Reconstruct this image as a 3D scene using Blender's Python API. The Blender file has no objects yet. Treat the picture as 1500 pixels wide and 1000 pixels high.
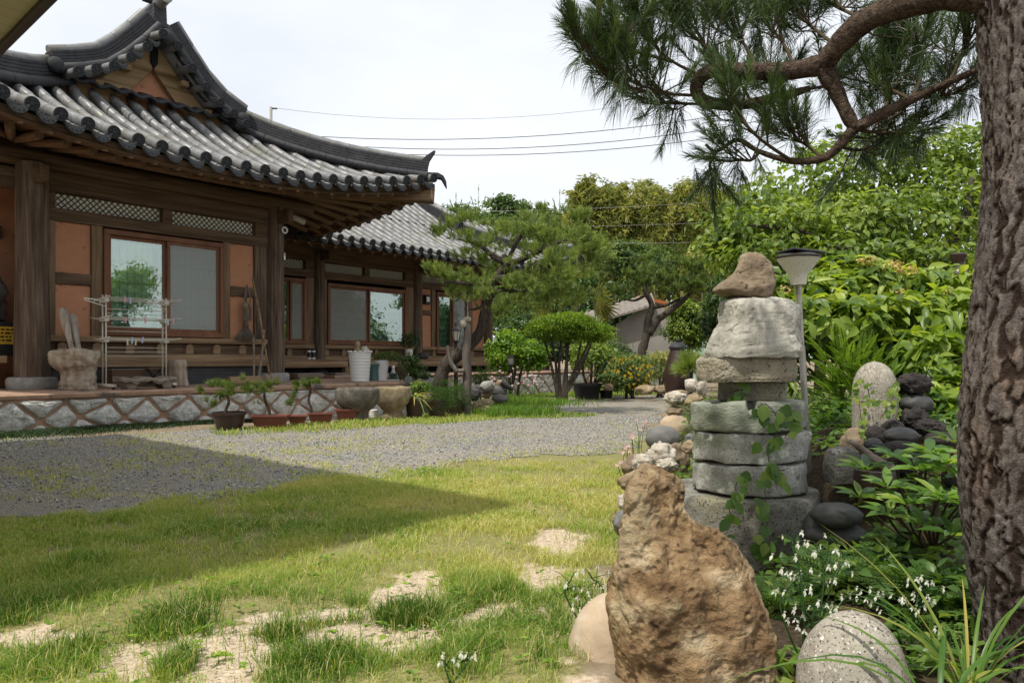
import bpy, bmesh, math, random
import numpy as np
from mathutils import Vector, Matrix, Quaternion, noise

# ---------------------------------------------------------------- camera, sky, sun, exposure
SC = bpy.context.scene
COL = SC.collection
F, CX, HZ, CH = 1083.0, 750.0, 525.0, 0.86       # focal length in photo pixels, centre column, horizon row, eye height (m)
cam_d = bpy.data.cameras.new('camera')
cam_d.sensor_width = 36.0
cam_d.lens = 36.0 * F / 1500.0
cam_d.shift_y = (HZ - 500.0) / 1500.0
cam_d.clip_start = 0.05
cam_d.clip_end = 3000.0
cam = bpy.data.objects.new('camera', cam_d)
cam.location = (0, 0, CH)
cam.rotation_euler = (math.pi / 2, 0, 0)
COL.objects.link(cam)
SC.camera = cam

SUN_EL = math.radians(61)
SUN_AZ = math.atan2(-0.67, -0.74)
world = bpy.data.worlds.new('World')
SC.world = world
world.use_nodes = True
wn, wl = world.node_tree.nodes, world.node_tree.links
wn.clear()
sky = wn.new('ShaderNodeTexSky')
sky.sky_type = 'NISHITA'
sky.sun_disc = False
sky.sun_elevation = SUN_EL
sky.sun_rotation = SUN_AZ
sky.air_density = 1.0
sky.dust_density = 4.0
tc = wn.new('ShaderNodeTexCoord')
mp = wn.new('ShaderNodeMapping')
mp.inputs['Scale'].default_value = (1.0, 1.0, 2.5)
nz = wn.new('ShaderNodeTexNoise')
nz.inputs['Scale'].default_value = 2.2
nz.inputs['Detail'].default_value = 6
rp = wn.new('ShaderNodeMapRange')
rp.inputs['From Min'].default_value = 0.3
rp.inputs['From Max'].default_value = 0.7
rp.inputs['To Min'].default_value = 0.70
rp.inputs['To Max'].default_value = 0.97
mx = wn.new('ShaderNodeMixRGB')
mx.inputs['Color2'].default_value = (8.6, 8.9, 9.3, 1)   # thin bright high cloud veil
bg = wn.new('ShaderNodeBackground')
bg.inputs['Strength'].default_value = 0.073
wo = wn.new('ShaderNodeOutputWorld')
wl.new(tc.outputs['Generated'], mp.inputs['Vector'])
wl.new(mp.outputs['Vector'], nz.inputs['Vector'])
wl.new(nz.outputs['Fac'], rp.inputs['Value'])
wl.new(rp.outputs['Result'], mx.inputs['Fac'])
wl.new(sky.outputs['Color'], mx.inputs['Color1'])
wl.new(mx.outputs['Color'], bg.inputs['Color'])
wl.new(bg.outputs['Background'], wo.inputs['Surface'])

sun_d = bpy.data.lights.new('sun', 'SUN')
sun_d.energy = 2.55
sun_d.angle = math.radians(1.5)
sun_d.color = (1.0, 0.95, 0.86)
sun = bpy.data.objects.new('sun', sun_d)
SUNV = Vector((math.sin(SUN_AZ) * math.cos(SUN_EL), math.cos(SUN_AZ) * math.cos(SUN_EL), math.sin(SUN_EL)))
sun.rotation_euler = SUNV.to_track_quat('Z', 'Y').to_euler()
sun.location = (0, 0, 30)
COL.objects.link(sun)
SC.view_settings.view_transform = 'Standard'
SC.view_settings.look = 'None'
SC.view_settings.exposure = 0.8
SC.view_settings.gamma = 1.0
SC.view_settings.use_curve_mapping = False

# ---------------------------------------------------------------- measuring
def lerp(a, b, t): return a + (b - a) * t
def sstep(a, b, x):
    t = np.clip((x - a) / (b - a), 0, 1)
    return t * t * (3 - 2 * t)
BORD_Y = [-3, 0, 2, 3.4, 5.3, 8.9, 14, 22, 30, 300]
BORD_X = [.05, .1, .24, .5, .83, 1.75, 3.05, 4.4, 4.6, 4.6]
def border(y): return np.interp(y, BORD_Y, BORD_X)
def gz(x, y):                                         # ground height
    x = np.asarray(x, float); y = np.asarray(y, float)
    base = -0.12 * sstep(9, 12.5, y)
    base = base + 0.3 * np.exp(-((x - 1.95) ** 2 + (y - 3.85) ** 2) / .42)
    base = base - 0.2 * np.exp(-((x - 1.1) / .5) ** 2 - ((y - 3.2) / .55) ** 2)
    return base + 0.24 * sstep(0.05, 0.9, x - border(y)) * sstep(1.5, 3.5, y) * (1 - sstep(14, 17, y))
def P(px, py, D): return Vector(((px - CX) / F * D, D, CH - (py - HZ) / F * D))
def G(px, py, dz=0.0):                                 # point of the ground seen at a spot
    z = 0.0
    for _ in range(12):
        D = (CH - z) * F / max(py - HZ, 1e-3)
        x = (px - CX) / F * D
        z = float(gz(x, D))
    return Vector((x, D, z + dz))
def on_ground(px, D, dz=0.0):
    x = (px - CX) / F * D
    return Vector((x, D, float(gz(x, D)) + dz))

# ---------------------------------------------------------------- mesh building
def mesh_np(name, V, faces, mat, parent=None, smooth=False, rnd=None, loc=None):
    """faces: list of (N,k) index arrays; rnd: list of per-face values"""
    me = bpy.data.meshes.new(name)
    V = np.asarray(V, np.float32)
    me.vertices.add(len(V)); me.vertices.foreach_set('co', V.ravel())
    li = np.concatenate([np.asarray(f, np.int32).ravel() for f in faces])
    sizes = np.concatenate([np.full(len(f), f.shape[1], np.int32) for f in faces])
    starts = np.concatenate([[0], np.cumsum(sizes)[:-1]]).astype(np.int32)
    me.loops.add(len(li)); me.loops.foreach_set('vertex_index', li)
    me.polygons.add(len(sizes)); me.polygons.foreach_set('loop_start', starts)
    me.polygons.foreach_set('loop_total', sizes)
    if smooth: me.polygons.foreach_set('use_smooth', np.ones(len(sizes), bool))
    if rnd is not None:
        a = me.attributes.new('rnd', 'FLOAT', 'FACE')
        a.data.foreach_set('value', np.concatenate(rnd).astype(np.float32))
    me.update(calc_edges=True)
    me.validate()
    if mat: me.materials.append(mat)
    o = bpy.data.objects.new(name, me)
    if loc is not None: o.location = loc
    if parent is not None: o.parent = parent
    COL.objects.link(o)
    return o

class MB:
    def __init__(s): s.v = []; s.f = []
    def add(s, V, Fs):
        b = len(s.v); s.v += [tuple(p) for p in V]; s.f += [tuple(i + b for i in f) for f in Fs]
    def box(s, x0, x1, y0, y1, z0, z1, rot=0, jit=0):
        V = [(x, y, z) for z in (z0, z1) for (x, y) in ((x0, y0), (x1, y0), (x1, y1), (x0, y1))]
        if rot:
            cx, cy = (x0 + x1) / 2, (y0 + y1) / 2; c, sn = math.cos(rot), math.sin(rot)
            V = [(cx + (x - cx) * c - (y - cy) * sn, cy + (x - cx) * sn + (y - cy) * c, z) for x, y, z in V]
        s.add(V, [(3, 2, 1, 0), (4, 5, 6, 7), (0, 1, 5, 4), (1, 2, 6, 5), (2, 3, 7, 6), (3, 0, 4, 7)])
        return s
    def tube(s, pts, rad, n=8, cap=True, flat=1.0, twist=0.0):
        pts = [Vector(p) for p in pts]
        if not hasattr(rad, '__len__'): rad = [rad] * len(pts)
        t0 = (pts[1] - pts[0]).normalized()
        u = t0.orthogonal().normalized() if abs(t0.z) > .9 else t0.cross(Vector((0, 0, 1))).normalized()
        V = []; Fs = []
        for i, p in enumerate(pts):
            a = pts[max(i - 1, 0)]; b = pts[min(i + 1, len(pts) - 1)]
            t = (b - a).normalized()
            u = (u - t * u.dot(t)).normalized(); w = t.cross(u)
            for k in range(n):
                an = 2 * math.pi * k / n + twist
                V.append(p + (u * math.cos(an) + w * math.sin(an) * flat) * rad[i])
        m = len(pts)
        for i in range(m - 1):
            for k in range(n):
                k2 = (k + 1) % n
                Fs.append((i * n + k, i * n + k2, (i + 1) * n + k2, (i + 1) * n + k))
        if cap:
            Fs.append(tuple(range(n))[::-1]); Fs.append(tuple((m - 1) * n + k for k in range(n)))
        s.add(V, Fs); return s
    def lathe(s, prof, n=24, c=(0, 0, 0), sq=0):
        V = []; Fs = []
        for r, z in prof:
            for k in range(n):
                an = 2 * math.pi * k / n
                V.append((c[0] + r * math.cos(an), c[1] + r * math.sin(an), c[2] + z))
        m = len(prof)
        for i in range(m - 1):
            for k in range(n):
                k2 = (k + 1) % n
                Fs.append((i * n + k, i * n + k2, (i + 1) * n + k2, (i + 1) * n + k))
        Fs.append(tuple(range(n))[::-1]); Fs.append(tuple((m - 1) * n + k for k in range(n)))
        s.add(V, Fs); return s
    def prism(s, poly, y0, y1, axis='y'):              # polygon in (x,z), thickness along y
        n = len(poly)
        if axis == 'y': V = [(x, y0, z) for x, z in poly] + [(x, y1, z) for x, z in poly]
        else: V = [(x, z, y0) for x, z in poly] + [(x, z, y1) for x, z in poly]
        s.add(V, [tuple(range(n)), tuple(range(2 * n - 1, n - 1, -1))] + [(i + n, (i + 1) % n + n, (i + 1) % n, i) for i in range(n)])
        return s
    def build(s, name, mat, parent=None, smooth=False, bevel=0, loc=None, auto=False):
        me = bpy.data.meshes.new(name)
        me.from_pydata(s.v, [], s.f)
        if auto or bevel:
            b = bmesh.new(); b.from_mesh(me); bmesh.ops.recalc_face_normals(b, faces=b.faces); b.to_mesh(me); b.free()
        if smooth: me.polygons.foreach_set('use_smooth', np.ones(len(me.polygons), bool))
        me.update()
        if smooth and auto: me.set_sharp_from_angle(angle=math.radians(40))
        if mat: me.materials.append(mat)
        o = bpy.data.objects.new(name, me)
        if loc is not None: o.location = loc
        if parent is not None: o.parent = parent
        COL.objects.link(o)
        if bevel:
            m = o.modifiers.new('bevel', 'BEVEL'); m.width = bevel; m.segments = 2; m.limit_method = 'ANGLE'
        return o

def tag(o, label=None, cat=None, group=None, kind=None):
    if label: o['label'] = label
    if cat: o['category'] = cat
    if group: o['group'] = group
    if kind: o['kind'] = kind
    return o
def empty(name, loc=(0, 0, 0), rz=0.0, label=None, cat=None, group=None):
    o = bpy.data.objects.new(name, None); o.empty_display_size = .1
    o.location = loc; o.rotation_euler = (0, 0, rz); COL.objects.link(o)
    return tag(o, label, cat, group)
def copy_tree(o, parent=None):
    c = o.copy(); COL.objects.link(c)
    if parent is not None: c.parent = parent
    for ch in list(o.children): copy_tree(ch, c)
    return c
def inst(o, name, parent, loc=(0, 0, 0), rot=None, scale=None):
    c = bpy.data.objects.new(name, o.data); c.parent = parent; c.location = loc
    if rot is not None: c.rotation_mode = 'QUATERNION'; c.rotation_quaternion = rot
    if scale is not None: c.scale = scale
    COL.objects.link(c); return c

# ---------------------------------------------------------------- materials
def nodes_of(name):
    m = bpy.data.materials.new(name); m.use_nodes = True
    nt = m.node_tree; nt.nodes.clear()
    out = nt.nodes.new('ShaderNodeOutputMaterial'); b = nt.nodes.new('ShaderNodeBsdfPrincipled')
    nt.links.new(b.outputs[0], out.inputs[0])
    return m, nt, b, out
def ramp(nt, stops, fac):
    r = nt.nodes.new('ShaderNodeValToRGB'); e = r.color_ramp.elements
    while len(e) < len(stops): e.new(.5)
    for i, (p, c) in enumerate(stops): e[i].position = p; e[i].color = (*c, 1)
    nt.links.new(fac, r.inputs[0]); return r.outputs[0]
def texco(nt, stretch=(1, 1, 1), kind='Object'):
    t = nt.nodes.new('ShaderNodeTexCoord'); m = nt.nodes.new('ShaderNodeMapping'); m.inputs['Scale'].default_value = stretch
    nt.links.new(t.outputs[kind], m.inputs[0]); return m.outputs[0]
def nnoise(nt, vec, scale, detail=6, rough=.6, dist=0.0):
    n = nt.nodes.new('ShaderNodeTexNoise'); n.inputs['Scale'].default_value = scale; n.inputs['Detail'].default_value = detail
    n.inputs['Roughness'].default_value = rough; n.inputs['Distortion'].default_value = dist
    nt.links.new(vec, n.inputs['Vector']); return n.outputs['Fac']
def nvor(nt, vec, scale, feat='F1', out='Distance'):
    n = nt.nodes.new('ShaderNodeTexVoronoi'); n.feature = feat; n.inputs['Scale'].default_value = scale
    nt.links.new(vec, n.inputs['Vector']); return n.outputs[out]
def mixc(nt, fac, a, b, mode='MIX'):
    m = nt.nodes.new('ShaderNodeMixRGB'); m.blend_type = mode
    for s, v in ((0, fac), (1, a), (2, b)):
        if isinstance(v, (int, float)): m.inputs[s].default_value = v
        elif isinstance(v, tuple): m.inputs[s].default_value = (*v, 1)
        else: nt.links.new(v, m.inputs[s])
    return m.outputs[0]
def mrange(nt, v, a, b, c=0.0, d=1.0):
    m = nt.nodes.new('ShaderNodeMapRange'); m.inputs[1].default_value = a; m.inputs[2].default_value = b
    m.inputs[3].default_value = c; m.inputs[4].default_value = d; nt.links.new(v, m.inputs[0]); return m.outputs[0]
def madd(nt, a, b, op='ADD'):
    m = nt.nodes.new('ShaderNodeMath'); m.operation = op
    for i, v in enumerate((a, b)):
        if isinstance(v, (int, float)): m.inputs[i].default_value = v
        else: nt.links.new(v, m.inputs[i])
    return m.outputs[0]
def bumpit(nt, b, h, strength, dist):
    n = nt.nodes.new('ShaderNodeBump'); n.inputs['Strength'].default_value = strength; n.inputs['Distance'].default_value = dist
    nt.links.new(h, n.inputs['Height']); nt.links.new(n.outputs[0], b.inputs['Normal'])

def mat(name, stops, scale=5, rough=.75, bump=.4, bdist=.01, bscale=None, stretch=(1, 1, 1), speck=None, spec=.3,
        patch=None, dist=0.0, detail=7, metallic=0.0, kind='Object', pits=None):
    m, nt, b, out = nodes_of(name)
    v = texco(nt, stretch, kind)
    f = nnoise(nt, v, scale, detail, .62, dist)
    f2 = mrange(nt, f, .28, .72)
    c = ramp(nt, stops, f2)
    if patch:                                    # larger stains with their own shape
        pc, ps, lo, hi = patch
        pm = mrange(nt, nnoise(nt, v, ps, 4, .6), lo, hi)
        c = mixc(nt, pm, c, pc)
    h = nnoise(nt, v, bscale or scale * 3, 8, .65)
    if speck:
        for (sc_, ss, thr, *sw) in speck:
            sm = mrange(nt, nnoise(nt, v, ss, 2 if not sw else 6, .5), thr, thr + (sw[0] if sw else .04))
            c = mixc(nt, sm, c, sc_)
    if pits:
        pv = mrange(nt, nvor(nt, v, pits, 'F1'), .0, .35)
        h = madd(nt, h, madd(nt, pv, .5, 'MULTIPLY'))
    nt.links.new(c, b.inputs['Base Color'])
    b.inputs['Roughness'].default_value = rough; b.inputs['Specular IOR Level'].default_value = spec
    b.inputs['Metallic'].default_value = metallic
    if bump: bumpit(nt, b, h, bump, bdist)
    return m
def wood(name, c1, c2, c3, axis, rough=.8, scale=9, bump=.5, worn=None):
    st = [1, 1, 1]; st['xyz'.index(axis)] = .06
    return mat(name, [(0, c1), (.5, c2), (1, c3)], scale=scale * 1.6, rough=rough, bump=bump, bdist=.008, bscale=scale * 4, stretch=tuple(st), dist=.6,
               patch=worn, spec=.2)
def leafmat(name, cols, trans=.35, rough=.45, spec=.35, veins=False):
    m, nt, b, out = nodes_of(name)
    a = nt.nodes.new('ShaderNodeAttribute'); a.attribute_name = 'rnd'
    c = ramp(nt, [(i / (len(cols) - 1), k) for i, k in enumerate(cols)], a.outputs['Fac'])
    nt.links.new(c, b.inputs['Base Color']); b.inputs['Roughness'].default_value = rough; b.inputs['Specular IOR Level'].default_value = spec
    t = nt.nodes.new('ShaderNodeBsdfTranslucent')
    tcol = mixc(nt, .8, c, (1.0, .95, .25), 'MULTIPLY')
    br = mixc(nt, 1.0, tcol, (1.9, 1.9, 1.9), 'MULTIPLY')
    nt.links.new(br, t.inputs[0])
    mxs = nt.nodes.new('ShaderNodeMixShader'); mxs.inputs[0].default_value = trans
    nt.links.new(b.outputs[0], mxs.inputs[1]); nt.links.new(t.outputs[0], mxs.inputs[2]); nt.links.new(mxs.outputs[0], out.inputs[0])
    return m
def plain(name, c, rough=.5, spec=.4, metallic=0.0, var=.15, scale=20):
    lo = tuple(x * (1 - var) for x in c); hi = tuple(min(1, x * (1 + var)) for x in c)
    return mat(name, [(0, lo), (1, hi)], scale=scale, rough=rough, spec=spec, bump=.08, bdist=.003, metallic=metallic)

M = {}
M['tile'] = mat('grey_roof_tile', [(0, (.11, .115, .12)), (.5, (.19, .19, .19)), (1, (.27, .265, .25))], 6, .42, .15, .004, 40, spec=.45, patch=((.15, .145, .115), 1.7, .48, .72), speck=[((.06, .062, .055), 24, .65)])
M['tile_end'] = mat('dark_tile_relief', [(0, (.016, .017, .019)), (1, (.055, .057, .06))], 60, .75, .8, .006, 90, spec=.2)
M['ridge'] = mat('dark_ridge_tile', [(0, (.016, .017, .02)), (1, (.05, .05, .055))], 14, .6, .3, .004, 60, patch=((.07, .07, .06), 3, .55, .8))
M['wood_v'] = wood('weathered_post_wood', (.036, .026, .019), (.115, .083, .059), (.23, .17, .12), 'z', scale=12, bump=.9)
M['wood_h'] = wood('brown_beam_wood', (.042, .028, .018), (.115, .075, .047), (.2, .135, .088), 'x')
M['wood_pale'] = wood('pale_log_wood', (.1, .064, .037), (.25, .165, .095), (.4, .28, .17), 'x', bump=.7)
M['wood_post'] = wood('pale_post_wood', (.075, .05, .03), (.18, .12, .072), (.33, .23, .145), 'z')
M['wood_raft'] = wood('rafter_wood', (.06, .039, .024), (.17, .11, .067), (.29, .195, .12), 'y')
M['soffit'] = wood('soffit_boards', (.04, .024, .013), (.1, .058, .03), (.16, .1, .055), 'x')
M['barge'] = wood('barge_board_wood', (.12, .075, .035), (.28, .19, .1), (.42, .3, .17), 'x', scale=5)
M['plaster'] = mat('terracotta_plaster', [(0, (.42, .2, .115)), (1, (.56, .28, .165))], 3, .9, .3, .003, 60, spec=.1, patch=((.36, .19, .115), 2.1, .5, .78), speck=[((.3, .15, .09), 9, .66)])
M['paper'] = mat('white_paper', [(0, (.66, .69, .6)), (1, (.8, .82, .73))], 3, .9, .05)
M['frame'] = wood('brown_window_frame', (.12, .052, .028), (.18, .08, .043), (.24, .115, .064), 'z', rough=.45, scale=5, bump=.15)
M['blackbrick'] = None
# ---------------------------------------------------------------- numpy helpers
RG = np.random.default_rng(7)
def _hash(ix, iy, s):
    n = (ix.astype(np.int64) * 374761393 + iy.astype(np.int64) * 668265263 + s * 974711) & 0x7fffffff
    n = ((n ^ (n >> 13)) * 1274126177) & 0x7fffffff
    return ((n ^ (n >> 16)) & 0xffff) / 65535.0
def vnoise(x, y, s=0):
    ix, iy = np.floor(x), np.floor(y); fx, fy = x - ix, y - iy
    fx = fx * fx * (3 - 2 * fx); fy = fy * fy * (3 - 2 * fy)
    a, b = _hash(ix, iy, s), _hash(ix + 1, iy, s); c, d = _hash(ix, iy + 1, s), _hash(ix + 1, iy + 1, s)
    return (a + (b - a) * fx) * (1 - fy) + (c + (d - c) * fx) * fy
def fbm(x, y, s=0, o=4):
    t = 0; amp = .5; tot = 0
    for i in range(o): t = t + amp * vnoise(x, y, s + i); tot += amp; amp *= .5; x = x * 2.03; y = y * 2.03
    return t / tot
def inpoly(x, y, poly):
    r = np.zeros(x.shape, bool); n = len(poly)
    for i in range(n):
        x1, y1 = poly[i]; x2, y2 = poly[(i + 1) % n]
        c = ((y1 > y) != (y2 > y)) & (x < (x2 - x1) * (y - y1) / (y2 - y1 + 1e-12) + x1)
        r ^= c
    return r
def gp(*pts): return [tuple(G(a, b)[:2]) for a, b in pts]
GRAVEL = gp((-420, 690), (-60, 646), (120, 638), (310, 629), (460, 632), (560, 625), (640, 618), (745, 613), (850, 611), (885, 606), (800, 602), (760, 590), (800, 583),
            (870, 583), (985, 577), (1010, 575), (985, 590), (960, 622), (940, 655), (880, 667), (710, 676), (600, 697), (530, 706), (470, 697),
            (400, 722), (260, 742), (176, 758), (116, 775), (0, 772), (-420, 800))
LAWN = gp((-500, 778), (0, 760), (120, 760), (176, 748), (260, 733), (400, 718), (470, 692), (600, 690), (710, 670), (880, 660), (945, 640),
          (935, 700), (905, 790), (890, 880), (860, 960), (840, 1030), (760, 1400), (-700, 1400))
def gravel_mask(x, y):
    j = (fbm(x * 3, y * 3, 5) - .5) * .5; k = (fbm(x * 3 + 40, y * 3, 9) - .5) * .5 * np.clip(y / 6, .5, 2)
    return inpoly(x + j, y + k, GRAVEL)
def lawn_mask(x, y):
    j = (fbm(x * 3, y * 3, 15) - .5) * .4 + (fbm(x * 13, y * 13, 25) - .5) * .3; k = (fbm(x * 3 + 40, y * 3, 19) - .5) * .5 + (fbm(x * 13, y * 13, 29) - .5) * .5
    return inpoly(x + j, y + k, LAWN)
BARE = []
for px, py, rx, ry in ((275, 972, 105, 26), (560, 940, 110, 20), (600, 868, 46, 30), (500, 888, 35, 9), (830, 795, 30, 16), (815, 845, 36, 18), (810, 915, 26, 20), (350, 925, 60, 8),
                       (40, 935, 40, 12), (690, 905, 60, 9), (420, 905, 45, 7), (820, 985, 20, 20)):
    c = G(px, py); r = G(px + rx, py); t = G(px, py - ry); b_ = G(px, py + ry)
    BARE.append((c.x, (t.y + b_.y) / 2, r.x - c.x, (t.y - b_.y) / 2))
def bare_f(x, y):
    xx = x + (fbm(x * 5, y * 5, 3, 5) - .5) * .4 + (fbm(x * 19, y * 19, 6, 3) - .5) * .16; yy = y + (fbm(x * 5 + 9, y * 5, 4, 5) - .5) * .4 + (fbm(x * 19, y * 19, 7, 3) - .5) * .16
    f = np.zeros_like(x)
    for cx, cy, rx, ry in BARE: f = np.maximum(f, 1 - np.sqrt(((xx - cx) / rx) ** 2 + ((yy - cy) / ry) ** 2) * .62)
    return np.clip(f * 2.0, 0, 1)

# ---------------------------------------------------------------- ground sheet
def grid_axis(segs):
    out = []
    for a, b, st in segs: out += list(np.arange(a, b, st))
    return np.array(out + [segs[-1][1]])
gx = grid_axis([(-1500, -100, 200), (-100, -20, 8), (-20, -6, .7), (-6, 7, .07), (7, 20, .7), (20, 100, 8), (100, 1500, 200)])
gy = grid_axis([(-60, -2, 6), (-2, 1, .3), (1, 7, .05), (7, 16, .15), (16, 40, 1), (40, 200, 20), (200, 2600, 200)])
XX, YY = np.meshgrid(gx, gy)
ZZ = gz(XX, YY) + (fbm(XX * 2.3, YY * 2.3, 1) - .5) * .03 * (YY < 30) - .012 * bare_f(XX, YY)
nxg, nyg = len(gx), len(gy)
idx = np.arange(nxg * nyg).reshape(nyg, nxg)
Q = np.stack([idx[:-1, :-1], idx[:-1, 1:], idx[1:, 1:], idx[1:, :-1]], -1).reshape(-1, 4)
m, nt, b, out = nodes_of('dry_soil_ground')
v = texco(nt)
fa = nnoise(nt, v, 9, 8, .7); fb = nnoise(nt, v, 60, 4, .7)
soil = ramp(nt, [(.25, (.13, .095, .06)), (.55, (.24, .19, .13)), (.8, (.34, .28, .2))], fa)
at = nt.nodes.new('ShaderNodeAttribute'); at.attribute_name = 'sand'
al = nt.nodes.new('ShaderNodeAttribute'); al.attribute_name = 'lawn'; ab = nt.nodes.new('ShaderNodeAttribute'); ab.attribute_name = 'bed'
soil = mixc(nt, madd(nt, al.outputs['Fac'], .75, 'MULTIPLY'), soil, ramp(nt, [(.3, (.09, .1, .025)), (.5, (.2, .2, .06)), (.7, (.34, .29, .13))], fb)); soil = mixc(nt, ab.outputs['Fac'], soil, ramp(nt, [(.3, (.02, .016, .01)), (.7, (.085, .062, .04))], fb))  # bed: dark humus, with the shade between plants painted into its colour
sand = ramp(nt, [(.3, (.3, .22, .15)), (.5, (.48, .39, .28)), (.72, (.62, .53, .41))], fb)
c = mixc(nt, mrange(nt, madd(nt, at.outputs['Fac'], mrange(nt, fa, .3, .7, -.2, .2)), .25, .5), soil, sand)
nt.links.new(c, b.inputs['Base Color']); b.inputs['Roughness'].default_value = .95; b.inputs['Specular IOR Level'].default_value = .1
bumpit(nt, b, madd(nt, fb, nnoise(nt, v, 200, 3, .6)), .35, .01)
M['soil'] = m
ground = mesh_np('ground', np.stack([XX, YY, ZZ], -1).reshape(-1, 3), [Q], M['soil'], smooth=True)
sa = ground.data.attributes.new('sand', 'FLOAT', 'POINT')
sa.data.foreach_set('value', bare_f(XX, YY).ravel().astype(np.float32))
for nm_, fv in (('lawn', lawn_mask(XX, YY).astype(float)), ('bed', sstep(.05, .3, XX - border(YY)) * (YY < 20) * (YY > 0))):  # 'bed' masks the soil that carries the painted plant shade
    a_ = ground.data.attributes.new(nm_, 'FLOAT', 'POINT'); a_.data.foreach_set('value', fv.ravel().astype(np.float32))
tag(ground, kind='structure')

# gravel sheet
hx = np.arange(-9, 6.5, .06); hy = np.arange(4.0, 24, .06)
HX, HY = np.meshgrid(hx, hy)
mk = gravel_mask(HX, HY)
HZ_ = gz(HX, HY) + (fbm(HX * 2.3, HY * 2.3, 1) - .5) * .03 + .004 + (fbm(HX * 6, HY * 6, 31) - .5) * .006
cell = mk[:-1, :-1] & mk[:-1, 1:] & mk[1:, 1:] & mk[1:, :-1]
idx = np.arange(HX.size).reshape(HX.shape)
Q = np.stack([idx[:-1, :-1], idx[:-1, 1:], idx[1:, 1:], idx[1:, :-1]], -1)[cell]
used, inv = np.unique(Q, return_inverse=True)
m, nt, b, out = nodes_of('blue_grey_gravel')
v = texco(nt)
vc = nt.nodes.new('ShaderNodeTexVoronoi'); vc.inputs['Scale'].default_value = 85; nt.links.new(v, vc.inputs['Vector'])
sepc = nt.nodes.new('ShaderNodeSeparateColor'); nt.links.new(vc.outputs['Color'], sepc.inputs[0])
st_ = ramp(nt, [(0, (.135, .138, .134)), (.4, (.25, .253, .242)), (.75, (.37, .366, .34)), (1, (.56, .53, .475))], sepc.outputs[0])
dustf = mrange(nt, nnoise(nt, v, 1.1, 7, .7), .33, .58)
c = mixc(nt, madd(nt, dustf, .72, 'MULTIPLY'), st_, (.42, .36, .27))
c = mixc(nt, mrange(nt, vc.outputs['Distance'], .3, .75, 0, .55), c, (.09, .085, .08))
nt.links.new(c, b.inputs['Base Color']); b.inputs['Roughness'].default_value = .9; b.inputs['Specular IOR Level'].default_value = .2
bumpit(nt, b, madd(nt, mrange(nt, vc.outputs['Distance'], 0, .8, 1, 0), madd(nt, nnoise(nt, v, 30, 4), .6, 'MULTIPLY')), .8, .015)
M['gravel'] = m
gv = mesh_np('gravel_yard', np.stack([HX, HY, HZ_], -1).reshape(-1, 3)[used], [inv.reshape(-1, 4)], m, smooth=True)
tag(gv, kind='structure')

# ---------------------------------------------------------------- scattered stones and grass (uncountable)
M['pebble'] = None
def rndmat(name, cols, rough=.85, bump=0):
    m, nt, b, out = nodes_of(name)
    a = nt.nodes.new('ShaderNodeAttribute'); a.attribute_name = 'rnd'
    nt.links.new(ramp(nt, [(i / (len(cols) - 1), k) for i, k in enumerate(cols)], a.outputs['Fac']), b.inputs['Base Color'])
    b.inputs['Roughness'].default_value = rough; b.inputs['Specular IOR Level'].default_value = .25
    return m
M['pebble'] = rndmat('gravel_chip', [(.08, .085, .085), (.19, .195, .19), (.3, .3, .285), (.41, .395, .355), (.6, .57, .51)])
def pebbles(n, fn, xr, yr, s0, s1, seed):
    r = np.random.default_rng(seed)
    u = r.random(n); y = yr[0] * (yr[1] / yr[0]) ** (u ** .8); x = r.uniform(xr[0], xr[1], n)
    k = fn(x, y); x, y = x[k], y[k]; n = len(x)
    s = s0 + (s1 - s0) * r.random(n) ** 3
    base = np.array([[1, 0, 0], [0, 1, 0], [-1, 0, 0], [0, -1, 0], [0, 0, .75], [0, 0, -.75]], float)
    V = base[None] * (1 + r.uniform(-.4, .4, (n, 6, 1)))
    a = r.uniform(0, 6.28, n); ca, sa_ = np.cos(a)[:, None], np.sin(a)[:, None]
    vx = V[..., 0] * ca - V[..., 1] * sa_; vy = V[..., 0] * sa_ + V[..., 1] * ca
    z = gz(x, y) + (fbm(x * 2.3, y * 2.3, 1) - .5) * .03 + .006
    Vw = np.stack([vx * s[:, None] + x[:, None], vy * s[:, None] * .8 + y[:, None], V[..., 2] * s[:, None] * .8 + z[:, None] + s[:, None] * .25], -1)
    fb_ = np.array([[0, 1, 4], [1, 2, 4], [2, 3, 4], [3, 0, 4], [1, 0, 5], [2, 1, 5], [3, 2, 5], [0, 3, 5]])
    Fc = (fb_[None] + 6 * np.arange(n)[:, None, None]).reshape(-1, 3)
    return Vw.reshape(-1, 3), Fc, np.repeat(r.random(n), 8)
V1, F1, R1 = pebbles(120000, gravel_mask, (-8, 5), (4.2, 14), .003, .0125, 3)
g_ = mesh_np('gravel_stones', V1, [F1], M['pebble'], rnd=[R1]); tag(g_, 'loose blue grey gravel chips on the yard', kind='stuff')
V1, F1, R1 = pebbles(60000, lambda x, y: (bare_f(x, y) > .12 + .5 * fbm(x * 9, y * 9, 2)) & lawn_mask(x, y), (-4, 1.2), (1.6, 5), .001, .0055, 5)
M['grit'] = rndmat('pale_grit', [(.3, .25, .18), (.5, .42, .32), (.66, .58, .46), (.2, .15, .1)])
g_ = mesh_np('sandy_grit', V1, [F1], M['grit'], rnd=[R1]); tag(g_, 'pale coarse grit in the bare patches of the lawn', kind='stuff')

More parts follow.
